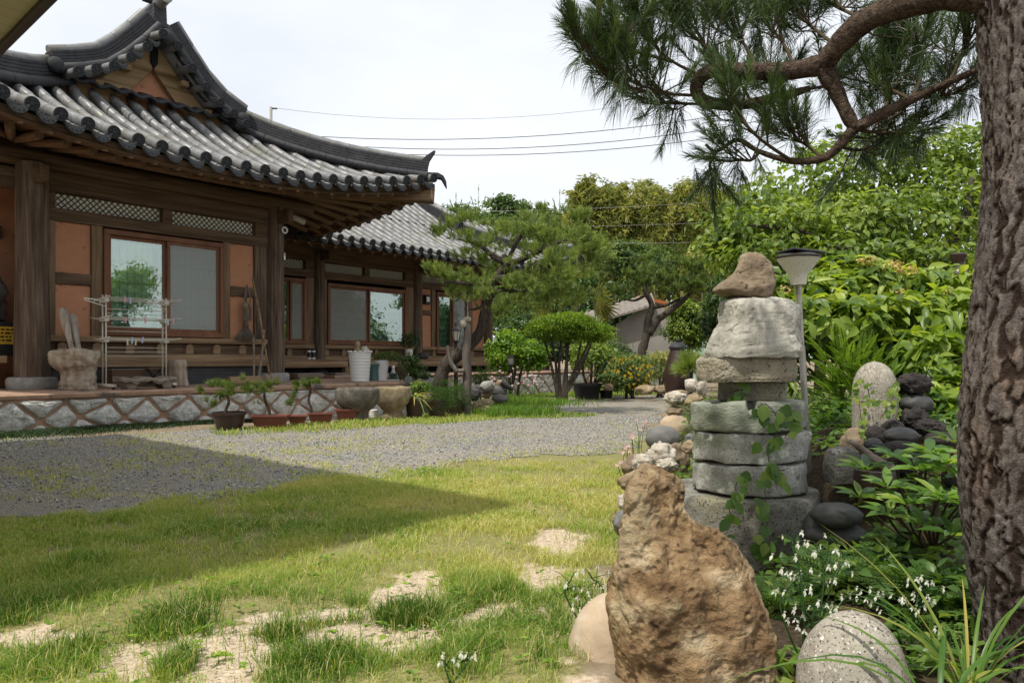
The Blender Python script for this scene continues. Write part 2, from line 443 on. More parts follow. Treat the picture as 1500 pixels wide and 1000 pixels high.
def blades(x, y, z, h, w, lean, r, curl=.5):
    n = len(x); a = r.uniform(0, 6.283, n); b2 = a + r.normal(0, .6, n) + 1.57
    dx, dy = np.cos(a), np.sin(a); sx, sy = np.cos(b2) * w / 2, np.sin(b2) * w / 2
    l1 = lean * .35; m_ = .55
    V = np.empty((n, 5, 3))
    V[:, 0] = np.stack([x - sx, y - sy, z - .01], -1); V[:, 1] = np.stack([x + sx, y + sy, z - .01], -1)
    mx_, my_, mz_ = x + dx * h * l1, y + dy * h * l1, z + h * m_
    V[:, 2] = np.stack([mx_ + sx * .8, my_ + sy * .8, mz_], -1); V[:, 3] = np.stack([mx_ - sx * .8, my_ - sy * .8, mz_], -1)
    V[:, 4] = np.stack([x + dx * h * lean, y + dy * h * lean, z + h * (1 - curl * np.clip(lean, 0, 1) * .5)], -1)
    b_ = 5 * np.arange(n)[:, None]
    return V.reshape(-1, 3), b_ + np.array([[0, 1, 2, 3]]), b_ + np.array([[3, 2, 4]])
M['grass'] = leafmat('grass_blade', [(.06, .13, .012), (.135, .245, .032), (.245, .33, .062), (.39, .41, .11), (.55, .48, .25)], .35, .55, .25)
def grass_obj(name, label, x, y, h, w, lean, rnd, r, z=None, m=None):
    z = gz(x, y) + (fbm(x * 2.3, y * 2.3, 1) - .5) * .03 if z is None else z
    V, q, t = blades(x, y, z, h, w, lean, r)
    o = mesh_np(name, V, [q, t], m or M['grass'], rnd=[rnd, rnd]); tag(o, label, kind='stuff'); return o
def grass_tone(x, y, r):
    yel = fbm(x * 1.6, y * 1.6, 51) * 1.15 - .12 - .12 * sstep(3.6, 2.4, y) + r.normal(0, .13, len(x))
    return yel
r = np.random.default_rng(11)
n = 560000
u = r.random(n); y = 1.2 * (6.2 / 1.2) ** u; x = r.uniform(-1, .2, n) * np.maximum(y * .86, 1.6) + .12
x = np.where(r.random(n) < .12, x - .6, x)
x = np.minimum(x + 0, border(y) + .05)
TUFTS = []
for px, py, rx, ry in ((470, 985, 110, 40), (725, 985, 110, 45), (260, 915, 75, 30), (60, 985, 100, 50), (700, 865, 85, 26), (285, 885, 60, 22), (120, 830, 60, 30), (250, 990, 30, 30), (860, 880, 40, 35), (600, 905, 60, 18),
                       (10, 900, 60, 30), (420, 935, 35, 14), (880, 960, 30, 40)):
    c = G(px, py); r_ = G(px + rx, py); t = G(px, py - ry); b_ = G(px, min(py + ry, 1010))
    TUFTS.append((c.x, (t.y + b_.y) / 2, r_.x - c.x, max((t.y - b_.y) / 2, .05)))
def tuft_f(x, y):
    f = np.zeros_like(x)
    for cx, cy, rx, ry in TUFTS: f = np.maximum(f, 1 - np.sqrt(((x - cx) / rx) ** 2 + ((y - cy) / ry) ** 2))
    return np.clip(f * 2.2, 0, 1) * np.clip(fbm(x * 7, y * 7, 77) * 2.6 - .7, 0, 1)
bf = bare_f(x, y); tf = tuft_f(x, y); patchy = fbm(x * 4, y * 4, 61)
dens = np.clip((patchy - .33) * 3.4, .12, 1) * (1 - np.clip(bf * 1.25, 0, .95)) + tf * .9
near = sstep(2.6, 4.4, y)
dens = dens * lerp(np.clip(fbm(x * 3.1, y * 3.1, 71) * 3.2 - .85, .06, 1), 1, near)
k = lawn_mask(x, y) & (r.random(n) < dens)
x, y, tf, near = x[k], y[k], tf[k], near[k]
h = (.012 + .024 * r.random(len(x)) ** 1.5) * (1 + .5 * fbm(x * 2, y * 2, 88)) * lerp(1.15, 1.0, near) + tf * .055 * r.random(len(x))
w = np.where(tf > .3, .0036, .003) * r.uniform(.7, 1.3, len(x)) * lerp(.8, 1.45, near)
lean = r.uniform(.2, 1.8, len(x)) * np.where(tf > .3, .6, 1)
tone = grass_tone(x, y, r) + .18 * near - tf * .25
dry = r.random(len(x)) < .2
tone = np.where(dry, r.uniform(.75, 1, len(x)), np.clip(tone, 0, .95))
grass_obj('lawn_grass', 'patchy yellow green lawn between the gravel and the rocks', x, y, h, w, lean, tone, r)

# weeds straggling over the gravel
n = 110000
y = 4.5 * (22 / 4.5) ** r.random(n); x = r.uniform(-.85, .25, n) * y
clump = np.clip(fbm(x * 1.5, y * 1.5, 91) * fbm(x * 8, y * 8, 92) * 4.6 - 1.12, 0, 1) * np.where(x / y < -.12, 1, .35)
clump = np.maximum(clump, .55 * lawn_mask(x, y - .75 * fbm(x * 4, y * 4, 17) ** 2)); k = gravel_mask(x, y) & (r.random(n) < clump); x, y = x[k], y[k]
grass_obj('gravel_weeds', 'sparse yellowish weeds straggling over the gravel', x, y, r.uniform(.015, .05, len(x)), .004 * (1 + y / 12), r.uniform(.3, 1.5, len(x)), np.clip(r.normal(.74, .24, len(x)), 0, 1), r)

# yellowing grass strip in front of the pots and the far grass verge
VERGE = [gp((310, 640), (460, 634), (640, 622), (745, 614), (860, 611), (880, 607), (760, 603), (740, 592), (700, 600), (640, 606), (560, 612), (460, 622), (310, 628)),
         gp((640, 606), (745, 585), (770, 572), (880, 566), (985, 566), (990, 577), (870, 582), (790, 582), (750, 590), (745, 600))]
n = 150000
y = r.uniform(8, 26, n); x = r.uniform(-6, 5, n)
k = inpoly(x, y + (fbm(x * 3, y * 3, 5) - .5) * .6, VERGE[0]) | inpoly(x, y, VERGE[1]); x, y = x[k], y[k]
tall = inpoly(x, y, gp((715, 612), (800, 610), (830, 604), (765, 600), (745, 580), (725, 590)))
px_ = x / y * F + CX
h = np.where(tall, r.uniform(.08, .24, len(x)), r.uniform(.02, .075, len(x)))
tone = np.where(tall, r.normal(.12, .1, len(x)), r.normal(.52, .24, len(x)) - .25 * (px_ > 740))
grass_obj('verge_grass', 'yellowing grass strip along the pots and the far verge', x, y, h, .012, r.uniform(.2, 1.1, len(x)), np.clip(tone, 0, 1), r)
# ---------------------------------------------------------------- HOUSE: local frame x = along the front (s), y = into the house (-n), z up
OX, OY = -6.62, 10.10
DX, DY = 0.6388, 0.7694
HROT = math.atan2(DY, DX)
def hw(s, n, z): return Vector((OX + DX * s + DY * n, OY + DY * s - DX * n, z))
def hS(px, n):
    u = (px - CX) / F; ox = OX + DY * n; oy = OY - DX * n
    return (u * oy - ox) / (DX - DY * u)
def hZ(px, py, n):
    D = OY - DX * n + DY * hS(px, n); return CH - (py - HZ) / F * D
def L(s, n, z): return Vector((s, -n, z))
house = empty('tiled_house', (OX, OY, 0), HROT, 'wooden house with grey tiled roofs, terracotta wall panels and a gable over the porch', 'house')
FLR = 0.45
N2 = -3.45

# black brick plinth material
m, nt, b, out = nodes_of('black_brick')
v = texco(nt); mp_ = nt.nodes.new('ShaderNodeMapping'); mp_.inputs['Rotation'].default_value = (math.pi / 2, 0, 0); nt.links.new(v, mp_.inputs[0])
bt = nt.nodes.new('ShaderNodeTexBrick'); bt.inputs['Scale'].default_value = 4.6; bt.inputs['Mortar Size'].default_value = .018
bt.inputs['Color1'].default_value = (.028, .03, .034, 1); bt.inputs['Color2'].default_value = (.045, .047, .05, 1); bt.inputs['Mortar'].default_value = (.018, .018, .018, 1)
nt.links.new(mp_.outputs[0], bt.inputs['Vector']); nt.links.new(bt.outputs['Color'], b.inputs['Base Color']); b.inputs['Roughness'].default_value = .6
bumpit(nt, b, bt.outputs['Fac'], -.4, .006)
M['brick'] = m
# glass: clear dark pane that mirrors the garden
m, nt, b, out = nodes_of('window_glass')
b.inputs['Base Color'].default_value = (.02, .03, .03, 1); b.inputs['Roughness'].default_value = .015; b.inputs['Specular IOR Level'].default_value = .9
tr = nt.nodes.new('ShaderNodeBsdfTransparent'); tr.inputs[0].default_value = (.80, .92, .86, 1)
gl = nt.nodes.new('ShaderNodeBsdfGlossy'); gl.inputs['Roughness'].default_value = .012; gl.inputs[0].default_value = (.8, .86, .83, 1)
ms = nt.nodes.new('ShaderNodeMixShader'); ms.inputs[0].default_value = .3
wv = nnoise(nt, texco(nt), 1.6, 2, .5); bp = nt.nodes.new('ShaderNodeBump'); bp.inputs['Strength'].default_value = .13; bp.inputs['Distance'].default_value = .02
nt.links.new(wv, bp.inputs['Height']); nt.links.new(bp.outputs[0], gl.inputs['Normal'])
nt.links.new(tr.outputs[0], ms.inputs[1]); nt.links.new(gl.outputs[0], ms.inputs[2]); nt.links.new(ms.outputs[0], out.inputs[0])
M['glass'] = m
# insect screen
m, nt, b, out = nodes_of('insect_screen')
b.inputs['Base Color'].default_value = (.36, .36, .34, 1); b.inputs['Roughness'].default_value = .6
tr = nt.nodes.new('ShaderNodeBsdfTransparent'); ms = nt.nodes.new('ShaderNodeMixShader'); ms.inputs[0].default_value = .42
nt.links.new(tr.outputs[0], ms.inputs[1]); nt.links.new(b.outputs[0], ms.inputs[2]); nt.links.new(ms.outputs[0], out.inputs[0])
M['screen'] = m
# paper screen with thin grid behind the glass
def gridmat(name, paper, bar, sx, sz, w=.08, diag=False):
    m, nt, b, out = nodes_of(name)
    t = nt.nodes.new('ShaderNodeTexCoord'); sp = nt.nodes.new('ShaderNodeSeparateXYZ'); nt.links.new(t.outputs['Object'], sp.inputs[0])
    x, z = sp.outputs[0], sp.outputs[2]
    if diag: x, z = madd(nt, x, z), madd(nt, x, z, 'SUBTRACT')
    ls = []
    for q, s_ in ((x, sx), (z, sz)):
        fr = madd(nt, madd(nt, q, s_, 'MULTIPLY'), 1.0, 'FRACT'); fr = madd(nt, madd(nt, q, s_, 'MULTIPLY'), 0.0, 'ADD')
        f2 = nt.nodes.new('ShaderNodeMath'); f2.operation = 'FRACT'; nt.links.new(fr, f2.inputs[0])
        lt = madd(nt, f2.outputs[0], w, 'LESS_THAN'); ls.append(lt)
    k = madd(nt, ls[0], ls[1], 'MAXIMUM')
    nt.links.new(mixc(nt, k, paper, bar), b.inputs['Base Color']); b.inputs['Roughness'].default_value = .85
    return m
M['shoji'] = gridmat('paper_screen', (.74, .76, .71), (.36, .36, .32), 9, 3.2, .12)
M['shoji_green'] = gridmat('green_paper_screen', (.13, .23, .185), (.55, .58, .46), 11, 6.5, .12)
M['dark'] = plain('dark_interior', (.012, .011, .01), .9, .1)

def hbox(name, s0, s1, n0, n1, z0, z1, mt, parent=None, bevel=.008):
    """box in house coordinates, its own mesh with the origin at its middle"""
    cs, cn, cz = (s0 + s1) / 2, (n0 + n1) / 2, (z0 + z1) / 2
    mb = MB().box(s0 - cs, s1 - cs, -(n1 - cn), -(n0 - cn), z0 - cz, z1 - cz)
    par = parent if parent is not None else house
    o = mb.build(name, mt, par, bevel=bevel)
    off = Vector((cs, -cn, cz)); 
    if par is not house: off = off - par.location
    o.location = off
    return o

# ---- columns
def column(s, n, r, z0, z1, rb):
    seed = s * 3.1
    mb = MB(); pr = []
    for i in range(13):
        t = i / 12; pr.append((r * (1.04 - .1 * t + .02 * math.sin(t * 9 + seed)), (z1 - z0) * t))
    mb.lathe(pr, 20)
    c = mb.build('column', M['wood_v'], house, smooth=True, auto=True, loc=L(s, n, z0))
    b_ = MB().lathe([(rb * .95, -.16), (rb, -.13), (rb * 1.02, -.06), (rb * .99, -.02), (rb * .9, 0), (0.02, .004)], 28).build('base_stone', M['granite'], c, smooth=True, auto=True)
    return c
M['granite'] = mat('grey_granite', [(0, (.2, .2, .195)), (.5, (.3, .295, .28)), (1, (.4, .39, .37))], 12, .85, .4, .006, 90, speck=[((.1, .1, .1), 140, .62)])
column(0.02, .12, .205, FLR + .16, 3.5, .3)
column(3.80, .02, .165, FLR + .16, 3.55, .25)
for s in (3.95, 7.2, 10.42, 13.35): column(s, N2, .16, FLR + .12, 3.4, .22)

# ---- front wall of the porch wing
def wall_band(n, s0, s1):                                 # common horizontal members
    hbox('plinth', s0, s1, n - .2, n - .03, FLR - .2, .73, M['brick'])
    hbox('sill_beam', s0, s1, n - .1, n + .05, .733, .93, M['wood_pale'])
    hbox('panel_board', s0, s1, n - .1, n - .02, .93, 1.1, M['wood_h'])
    hbox('window_sill', s0, s1, n - .1, n + .06, 1.10, 1.19, M['wood_pale'])
    hbox('lintel_beam', s0, s1, n - .1, n + .045, 2.79, 2.97, M['wood_h'])
    hbox('top_beam', s0, s1, n - .1, n + .06, 3.19, 3.46, M['wood_h'])
    hbox('wall_core', s0, s1, n - .28, n - .22, .5, 3.5, M['dark'], bevel=0)
def blocks(n, ss):                                        # short uprights in the panel band
    for s in ss:
        mb = MB().prism([(-.06, -.08), (.06, -.08), (.06, .05), (0, .085), (-.06, .05)], -.04, .03)
        mb.build('panel_block', M['wood_pale'], house, bevel=.005).location = L(s, n + .0, 1.013)
def plaster(n, a, b_, z0, z1): hbox('plaster_panel', a, b_, n - .12, n - .01, z0, z1, M['plaster'], bevel=.003)
def post(n, a, b_, z0=1.19, z1=2.79, mt=None): hbox('wall_post', a, b_, n - .1, n + .035, z0, z1, mt or M['wood_post'])
def lattice_win(n, a, b_):
    f = hbox('lattice_window', a, b_, n - .09, n - .07, 2.975, 3.185, M['paper'], bevel=0)
    mb = MB(); w, h = b_ - a, .21
    st = .085; k = -int(h / st) - 1
    while k * st < w:
        for sg in (1, -1):                                # clipped diagonal bars
            x0, z0_, x1, z1_ = k * st, (0 if sg > 0 else h), k * st + h, (h if sg > 0 else 0)
            t0 = max(0, -x0 / (x1 - x0)); t1 = min(1, (w - x0) / (x1 - x0))
            if t1 > t0 + .05:
                A = Vector((x0 + (x1 - x0) * t0 - w / 2, -.012 - .006 * (sg > 0), z0_ + (z1_ - z0_) * t0 - h / 2)); B = Vector((x0 + (x1 - x0) * t1 - w / 2, A.y, z0_ + (z1_ - z0_) * t1 - h / 2))
                mb.tube([A, B], .0085, 4, cap=False)
        k += 1
    mb.build('lattice', M['lat'], f)
    return f
M['lat'] = plain('lattice_wood', (.13, .085, .055), .8, .2)
def ring(mb, a, b_, z0, z1, w, y0, y1):
    mb.box(a, b_, y0, y1, z0, z0 + w); mb.box(a, b_, y0, y1, z1 - w, z1)
    mb.box(a, a + w, y0, y1, z0 + w, z1 - w); mb.box(b_ - w, b_, y0, y1, z0 + w, z1 - w)
def slider(name, n, a, b_, z0, z1, back, sash=2, screen=(1,), w=.075):
    cs, cz = (a + b_) / 2, (z0 + z1) / 2; W, Hh = (b_ - a) / 2, (z1 - z0) / 2
    mb = MB(); ring(mb, -W, W, -Hh, Hh, w, -.05, .07)
    win = mb.build(name, M['frame'], house, bevel=.006); win.location = L(cs, n, cz)
    for k in range(sash):
        x0 = -W + w + k * (2 * W - 2 * w) / sash; x1 = x0 + (2 * W - 2 * w) / sash
        yo = .0 + (.045 if k % 2 == 0 else .0)
        sm = MB(); ring(sm, x0, x1, -Hh + w, Hh - w, .05, yo - .02, yo + .02); sm.build('sash', M['frame'], win, bevel=.004)
        pm = MB().box(x0 + .05, x1 - .05, yo - .003, yo + .003, -Hh + w + .05, Hh - w - .05); pm.build('pane', M['glass'], win)
        if k in screen:
            MB().box(x0 + .05, x1 - .05, yo - .012, yo - .009, -Hh + w + .05, Hh - w - .05).build('insect_screen', M['screen'], win)
    MB().box(-W + .02, W - .02, .11, .12, -Hh + .02, Hh - .02).build('paper_screen', back, win)
    MB().box(-W * .18, -W * .12, .085, .1, -Hh + .06, Hh - .06).build('curtain_pole', M['wood_post'], win)
    return win

wall_band(0, .2, 3.66)
blocks(0, [.42 + i * .46 for i in range(7)])
n = 0
post(n, .2, .335, mt=M['wood_post']); plaster(n, .335, .80, 1.192, 1.91); post(n, .335, .80, 1.912, 2.07, M['wood_h']); plaster(n, .335, .80, 2.072, 2.788)
post(n, .80, .955)
slider('sliding_window', n + .03, .957, 2.83, 1.2, 2.76, M['shoji'])
post(n, 2.832, 2.955); plaster(n, 2.955, 3.40, 1.192, 1.91); post(n, 2.955, 3.40, 1.912, 2.07, M['wood_h']); plaster(n, 2.955, 3.40, 2.072, 2.788); post(n, 3.40, 3.66, mt=M['wood_v'])
hbox('lattice_rail', .2, .335, -.1, .04, 2.972, 3.188, M['wood_h']); hbox('lattice_rail', 1.83, 1.98, -.1, .04, 2.972, 3.188, M['wood_h']); hbox('lattice_rail', 3.42, 3.66, -.1, .04, 2.972, 3.188, M['wood_h'])
lattice_win(0, .337, 1.828); lattice_win(0, 1.982, 3.418)
# side bay to the left of the porch column, set back
hbox('side_wall', -3.2, .6, -1.3, -1.15, .45, 4.2, M['plaster']); hbox('side_post', -.95, -.75, -1.15, -1.1, .45, 3.3, M['wood_post']); hbox('side_beam', -3.2, 0, -1.15, -1.08, 2.6, 2.8, M['wood_h'])
hbox('side_floor', -3.0, -.22, -1.1, -.05, .8, .9, M['wood_pale']); hbox('side_beam', -3, 0, -.1, .1, 3.15, 3.42, M['wood_h'])
# return wall of the wing (away side) and body
hbox('side_wall', 3.66, 3.9, -3.4, -.12, .5, 3.4, M['plaster'], bevel=0)
hbox('side_beam', 3.62, 3.95, -3.4, -.2, 3.1, 3.4, M['wood_h']); hbox('side_post', 3.63, 3.93, -1.9, -1.7, .5, 3.1, M['wood_post'])

# ---- rear range
wall_band(N2, 4.0, 13.35)
blocks(N2, [4.3 + i * .52 for i in range(17)])
r_ = lambda px: hS(px, N2)
slider('sliding_door', N2 + .03, r_(399), r_(447), 1.2, 2.74, M['shoji_green'])
post(N2, r_(447) + .01, 7.1)
post(N2, 7.3, r_(478) - .002); slider('sliding_window', N2 + .03, r_(478), r_(593.5), 1.2, 2.7, M['shoji_green'], screen=(0,)); post(N2, r_(593.5) + .002, 10.3)
post(N2, 10.5, r_(616.5)); plaster(N2, r_(616.5), r_(631.5), 1.192, 2.07); post(N2, r_(616.5), r_(631.5), 2.07, 2.2, M['wood_h']); plaster(N2, r_(616.5), r_(631.5), 2.202, 2.788); post(N2, r_(631.5), r_(637))
slider('sliding_door', N2 + .03, r_(637.5), r_(684), 1.0, 2.74, M['shoji_green'])
post(N2, r_(684), r_(691)); plaster(N2, r_(691), 13.2, 1.192, 2.788)
for a, b_ in ((r_(412), r_(446)), (r_(475), r_(533)), (r_(540.5), r_(592)), (r_(617), r_(668))): lattice_win(N2, a, b_)
hbox('lattice_rail', r_(533.2), r_(540.3), N2 - .1, N2 + .04, 2.972, 3.188, M['wood_h']); hbox('lattice_rail', 7.3, r_(474.5), N2 - .1, N2 + .04, 2.972, 3.188, M['wood_h'])
hbox('lattice_rail', r_(592.5), 10.3, N2 - .1, N2 + .04, 2.972, 3.188, M['wood_h']); hbox('lattice_rail', r_(446.5), 7.1, N2 - .1, N2 + .04, 2.972, 3.188, M['wood_h'])
# raised plank floor along the rear range
for a, b_ in ((4.05, 7.3), (7.33, 10.5), (10.53, 14.4)):
    hbox('porch_floor', a, b_, N2 + .08, N2 + 1.0, .80, .84, M['wood_pale']); hbox('porch_beam', a, b_, N2 + .86, N2 + 1.02, .66, .797, M['wood_pale'])
for s in (4.3, 7.3, 9.0, 10.5, 12.3, 14.2): hbox('porch_leg', s - .07, s + .07, N2 + .86, N2 + 1.0, .44, .66, M['wood_post'])
hbox('wall_core', 13.36, 13.5, -8.5, N2, .5, 3.4, M['plaster'], bevel=0)

# ---- purlins, brackets
def hlog(name, s0, s1, n, z, r, mt, parent=None):
    mb = MB().tube([(-(s1 - s0) / 2, 0, 0), (0, 0, 0), ((s1 - s0) / 2, 0, 0)], r, 14); o = mb.build(name, mt, house, smooth=True, auto=True); o.location = L((s0 + s1) / 2, n, z); return o
hlog('purlin', -.7, 4.5, .08, 3.58, .12, M['wood_h']); hlog('purlin', 3.9, 14.0, N2 + .05, 3.52, .11, M['wood_h'])
for s, n_ in ((0.02, .12), (3.8, .02), (7.2, N2), (10.42, N2), (13.35, N2)):
    o = MB().prism([(-.05, -.1), (.05, -.1), (.05, .12), (-.05, .12)], -.5, .3).build('bracket', M['wood_h'], house, bevel=.02); o.location = L(s, n_, 3.3)
for s in (1.0, 2.0, 2.9): hbox('bracket', s - .09, s + .09, -.06, .12, 3.46, 3.56, M['wood_h'])
for s in (5.5, 8.3, 9.4, 11.4, 12.4): hbox('bracket', s - .09, s + .09, N2 - .06, N2 + .1, 3.41, 3.5, M['wood_h'])

# ---------------------------------------------------------------- ROOFS
CS = 1.84
HWID = 4.0
def interp(x, xs, ys): return float(np.interp(x, xs, ys))
UPX, UPZ = [0, .35, .8, 1.35, 1.45], [6.0, 5.58, 5.14, 4.88, 4.82]
class Front:                                              # eave under the gable; a = along the eave from its middle
    half = HWID; top_n = -.5; top_half = 1.35; top_z = 4.9
    def ze(s, a): return 3.55 + .52 * (abs(a) / HWID) ** 2.1
    def ne(s, a): return 1.9 + .14 * (abs(a) / HWID) ** 3
    def tend(s, a): return 1.0 if abs(a) < 1.35 else max(.06, 1 - (abs(a) - 1.35) / (HWID - 1.35))
    def pos(s, a, t):
        z0, n0 = s.ze(a), s.ne(a)
        return L(CS + a, n0 + (s.top_n - n0) * t, z0 + (s.top_z - z0) * t - .1 * 4 * t * (1 - t))
class Side:                                               # flank slopes of the wing; a = distance back from the corner
    def __init__(s, sg): s.sg = sg; s.half = None
    def ze(s, a): return 3.55 + .52 * max(0, 1 - a / 4.0) ** 2.1
    def ne(s, a): return HWID + .1 * max(0, 1 - a / 4.0) ** 3
    def tend(s, a): return min(1.0, max(.06, a / 2.45))
    def pos(s, a, t):
        z0, x0 = s.ze(a), s.ne(a)
        if t <= 1: x = x0 + (1.35 - x0) * t; z = z0 + (4.9 - z0) * t - .1 * 4 * t * (1 - t)
        else: x = 1.35 * (2 - t); z = interp(x, UPX, UPZ)
        return L(CS + s.sg * x, 1.95 - a, z)
class Rear:                                               # long front slope of the rear range; a = s
    def ze(s, a): return 3.43 + .55 * max(0, (a - 11.2) / 4.3) ** 2
    def ne(s, a): return N2 + 1.92 + .12 * max(0, (a - 11.2) / 4.3) ** 3
    def tend(s, a): return 1.0 if a < 12.0 else max(.05, 1 - (a - 12.0) / 3.5 * .6) if a < 15.5 else .05
    def pos(s, a, t):
        z0, n0 = s.ze(a), s.ne(a)
        zt = 6.05 - .0 * a
        return L(a, n0 + (N2 - 2.3 - n0) * t, z0 + (zt - z0) * t - .16 * 4 * t * (1 - t))
class RearEnd:                                            # hip end
    def ze(s, a): return 3.43 + .55 * max(0, 1 - a / 4.3) ** 2
    def ne(s, a): return 15.5
    def tend(s, a): return min(1.0, max(.05, a / 2.4))
    def pos(s, a, t):
        z0 = s.ze(a); return L(15.5 - 3.3 * t, N2 + 1.95 - a, z0 + (5.0 - z0) * t - .1 * 4 * t * (1 - t))

def disc_mesh():
    mb = MB(); mb.lathe([(.088, .0), (.092, .012), (.088, .028), (.074, .030), (.070, .022), (.03, .022), (.026, .032), (.004, .034)], 18)
    for k in range(6):                                    # petals
        a = k * math.pi / 3; c = Vector((math.cos(a) * .046, math.sin(a) * .046, .024)); s_ = Vector((-math.sin(a), math.cos(a), 0)) * .014; q = Vector((math.cos(a), math.sin(a), 0)) * .02
        mb.add([c - q, c + s_, c + q, c - s_, c + Vector((0, 0, .012))], [(0, 1, 4), (1, 2, 4), (2, 3, 4), (3, 0, 4)])
    return mb
def drip_mesh(w):
    mb = MB(); top = []; bot = []
    N = 10
    for i in range(N + 1):
        x = -w / 2 + w * i / N; t = abs(2 * x / w)
        top.append((x, -.05 + .05 * t * t)); bot.append((x, -.05 - .105 * math.sqrt(max(0, 1 - t ** 2.2)) + .05 * t * t))
    mb.prism(top + bot[::-1], -.014, .014)
    # raised swirl relief
    for i in range(1, N, 2):
        x = -w / 2 + w * i / N; zc = (top[i][1] + bot[i][1]) / 2
        mb.tube([(x - .012, -.016, zc - .02), (x + .004, -.022, zc), (x - .008, -.016, zc + .02)], .006, 5)
    return mb
_disc = disc_mesh().build('tmp', M['tile_end'], None); _drip = drip_mesh(.2).build('tmp', M['tile_end'], None)
DISC, DRIP = _disc.data, _drip.data
bpy.data.objects.remove(_disc); bpy.data.objects.remove(_drip)
TR = .067
def tiled(name, sl, a0, a1, step, nseg, full, tmax=1.0, ends=True, detail=True, only=None):
    """tile slope: troughs and round cover tiles in one mesh; each eave tile end its own child"""
    mb = MB()
    na = max(2, int(round((a1 - a0) / step))); st = (a1 - a0) / na
    roof = None
    rows = 14
    # troughs as a stepped sheet
    V = []; Fs = []
    cs = [-.5, -.28, 0, .28, .5]
    for i in range(na):
        ac = a0 + (i + .5) * st
        te = max(sl.tend(ac - st * .5), sl.tend(ac + st * .5)) if full else tmax
        b0 = len(V)
        for j in range(rows + 1):
            for h2 in (0, 1):
                t = te * j / rows
                for q in cs:
                    p = sl.pos(ac + q * st, t); dz = -.085 + .08 * (abs(q) * 2) ** 2 + (.014 if h2 else 0)
                    V.append(p + Vector((0, 0, dz)))
        m_ = len(cs); R_ = 2 * (rows + 1)
        for j in range(R_ - 1):
            for q in range(m_ - 1):
                a = b0 + j * m_ + q; Fs.append((a, a + 1, a + m_ + 1, a + m_))
    mb.add(V, Fs)
    for i in range(na + 1):                               # round cover tiles, overlapping pieces
        a = a0 + i * st; te = sl.tend(a) if full else tmax
        length = (sl.pos(a, te) - sl.pos(a, 0)).length
        k = max(1, int(length / .36)) if detail else 2
        pts = []; rad = []
        for j in range(k):
            t0, t1 = te * j / k, te * (j + 1) / k
            p0, p1 = sl.pos(a, t0) + Vector((0, 0, .045)), sl.pos(a, t1) + Vector((0, 0, .045))
            wob = random.uniform(-.006, .006)
            pts += [p0 + Vector((wob, 0, wob)), p0.lerp(p1, .96) + Vector((wob, 0, wob)), p0.lerp(p1, .975) + Vector((0, 0, -.01))]; rad += [TR * 1.03, TR * .98, TR * .86]
        mb.tube(pts, rad, 10 if detail else 6, cap=True)
    roof = mb.build(name, M['tile'], house, smooth=True, auto=True)
    roof.data.set_sharp_from_angle(angle=math.radians(50))
    if ends:
        for i in range(na + 1):
            a = a0 + i * st
            if only and not only(a): continue
            p0, p1 = sl.pos(a, 0), sl.pos(a, .08); d = (p0 - p1).normalized()
            d2 = Vector((d.x, d.y, d.z * .6)).normalized()
            q = d2.to_track_quat('Z', 'Y')
            c = bpy.data.objects.new('round_tile_end', DISC); c.parent = roof; c.location = p0 + Vector((0, 0, .045)) + d2 * .0; c.rotation_mode = 'QUATERNION'; c.rotation_quaternion = q; c.scale = (.9, .9, 1); COL.objects.link(c)
            if i < na:
                ac = a + st / 2; p0, p1 = sl.pos(ac, 0), sl.pos(ac, .08); d = (p0 - p1).normalized(); dh = Vector((d.x, d.y, 0)).normalized()
                # local -y must face outwards
                ang = math.atan2(dh.y, dh.x) + math.pi / 2
                q = Quaternion((0, 0, 1), ang) @ Quaternion((1, 0, 0), math.radians(-18))
                c = bpy.data.objects.new('drip_tile_end', DRIP); c.parent = roof; c.location = p0 + Vector((0, 0, .0)) + dh * .02; c.rotation_mode = 'QUATERNION'; c.rotation_quaternion = q; c.scale = (st / .2 * .82, 1, 1); COL.objects.link(c)
    return roof
random.seed(4)
fr_, sr_, sl_, rr_, re_ = Front(), Side(1), Side(-1), Rear(), RearEnd()
roof_front = tiled('gable_end_roof', fr_, -HWID + .12, HWID - .12, .3, 8, True)
roof_side = tiled('flank_roof', sr_, .3, 6.6, .3, 8, True, detail=False)
tiled('flank_roof', sl_, .3, 8.0, .3, 8, True, detail=False, only=lambda a: a < 2)
roof_rear = tiled('rear_roof', rr_, 4.6, 15.3, .3, 8, True)
tiled('rear_end_roof', re_, .3, 7.0, .35, 8, True, detail=False, only=lambda a: a < 2)
# upper slopes running back from the gable to the ridge, and the back slope of the rear range
def sheet(name, f, nu, nv, mt, parent=house, th=0):
    V = [f(i / nu, j / nv) for j in range(nv + 1) for i in range(nu + 1)]
    Fs = [(j * (nu + 1) + i, j * (nu + 1) + i + 1, (j + 1) * (nu + 1) + i + 1, (j + 1) * (nu + 1) + i) for j in range(nv) for i in range(nu)]
    mb = MB(); mb.add(V, Fs); o = mb.build(name, mt, parent, smooth=True)
    if th: s_ = o.modifiers.new('thick', 'SOLIDIFY'); s_.thickness = th; s_.offset = 0
    return o
for sg in (1, -1):
    sheet('upper_roof', lambda u, v, sg=sg: L(CS + sg * 1.48 * u, -.12 - 8.4 * v, interp(1.48 * u, UPX, UPZ)), 10, 6, M['tile'], th=.05)
sheet('rear_back_roof', lambda u, v: L(-1 + 13.5 * u, N2 - 2.3 - 4.0 * v, 6.05 - 2.6 * v), 8, 6, M['tile'], th=.05)
sheet('rear_upper_roof', lambda u, v: L(lerp(12.0, 12.5, 0) + .25 * u * 0, N2 - .2 - 4.2 * u, 4.4 + 1.6 * (1 - abs(2 * u - 1))) + Vector((.12 * v, 0, 0)), 10, 1, M['plaster'])

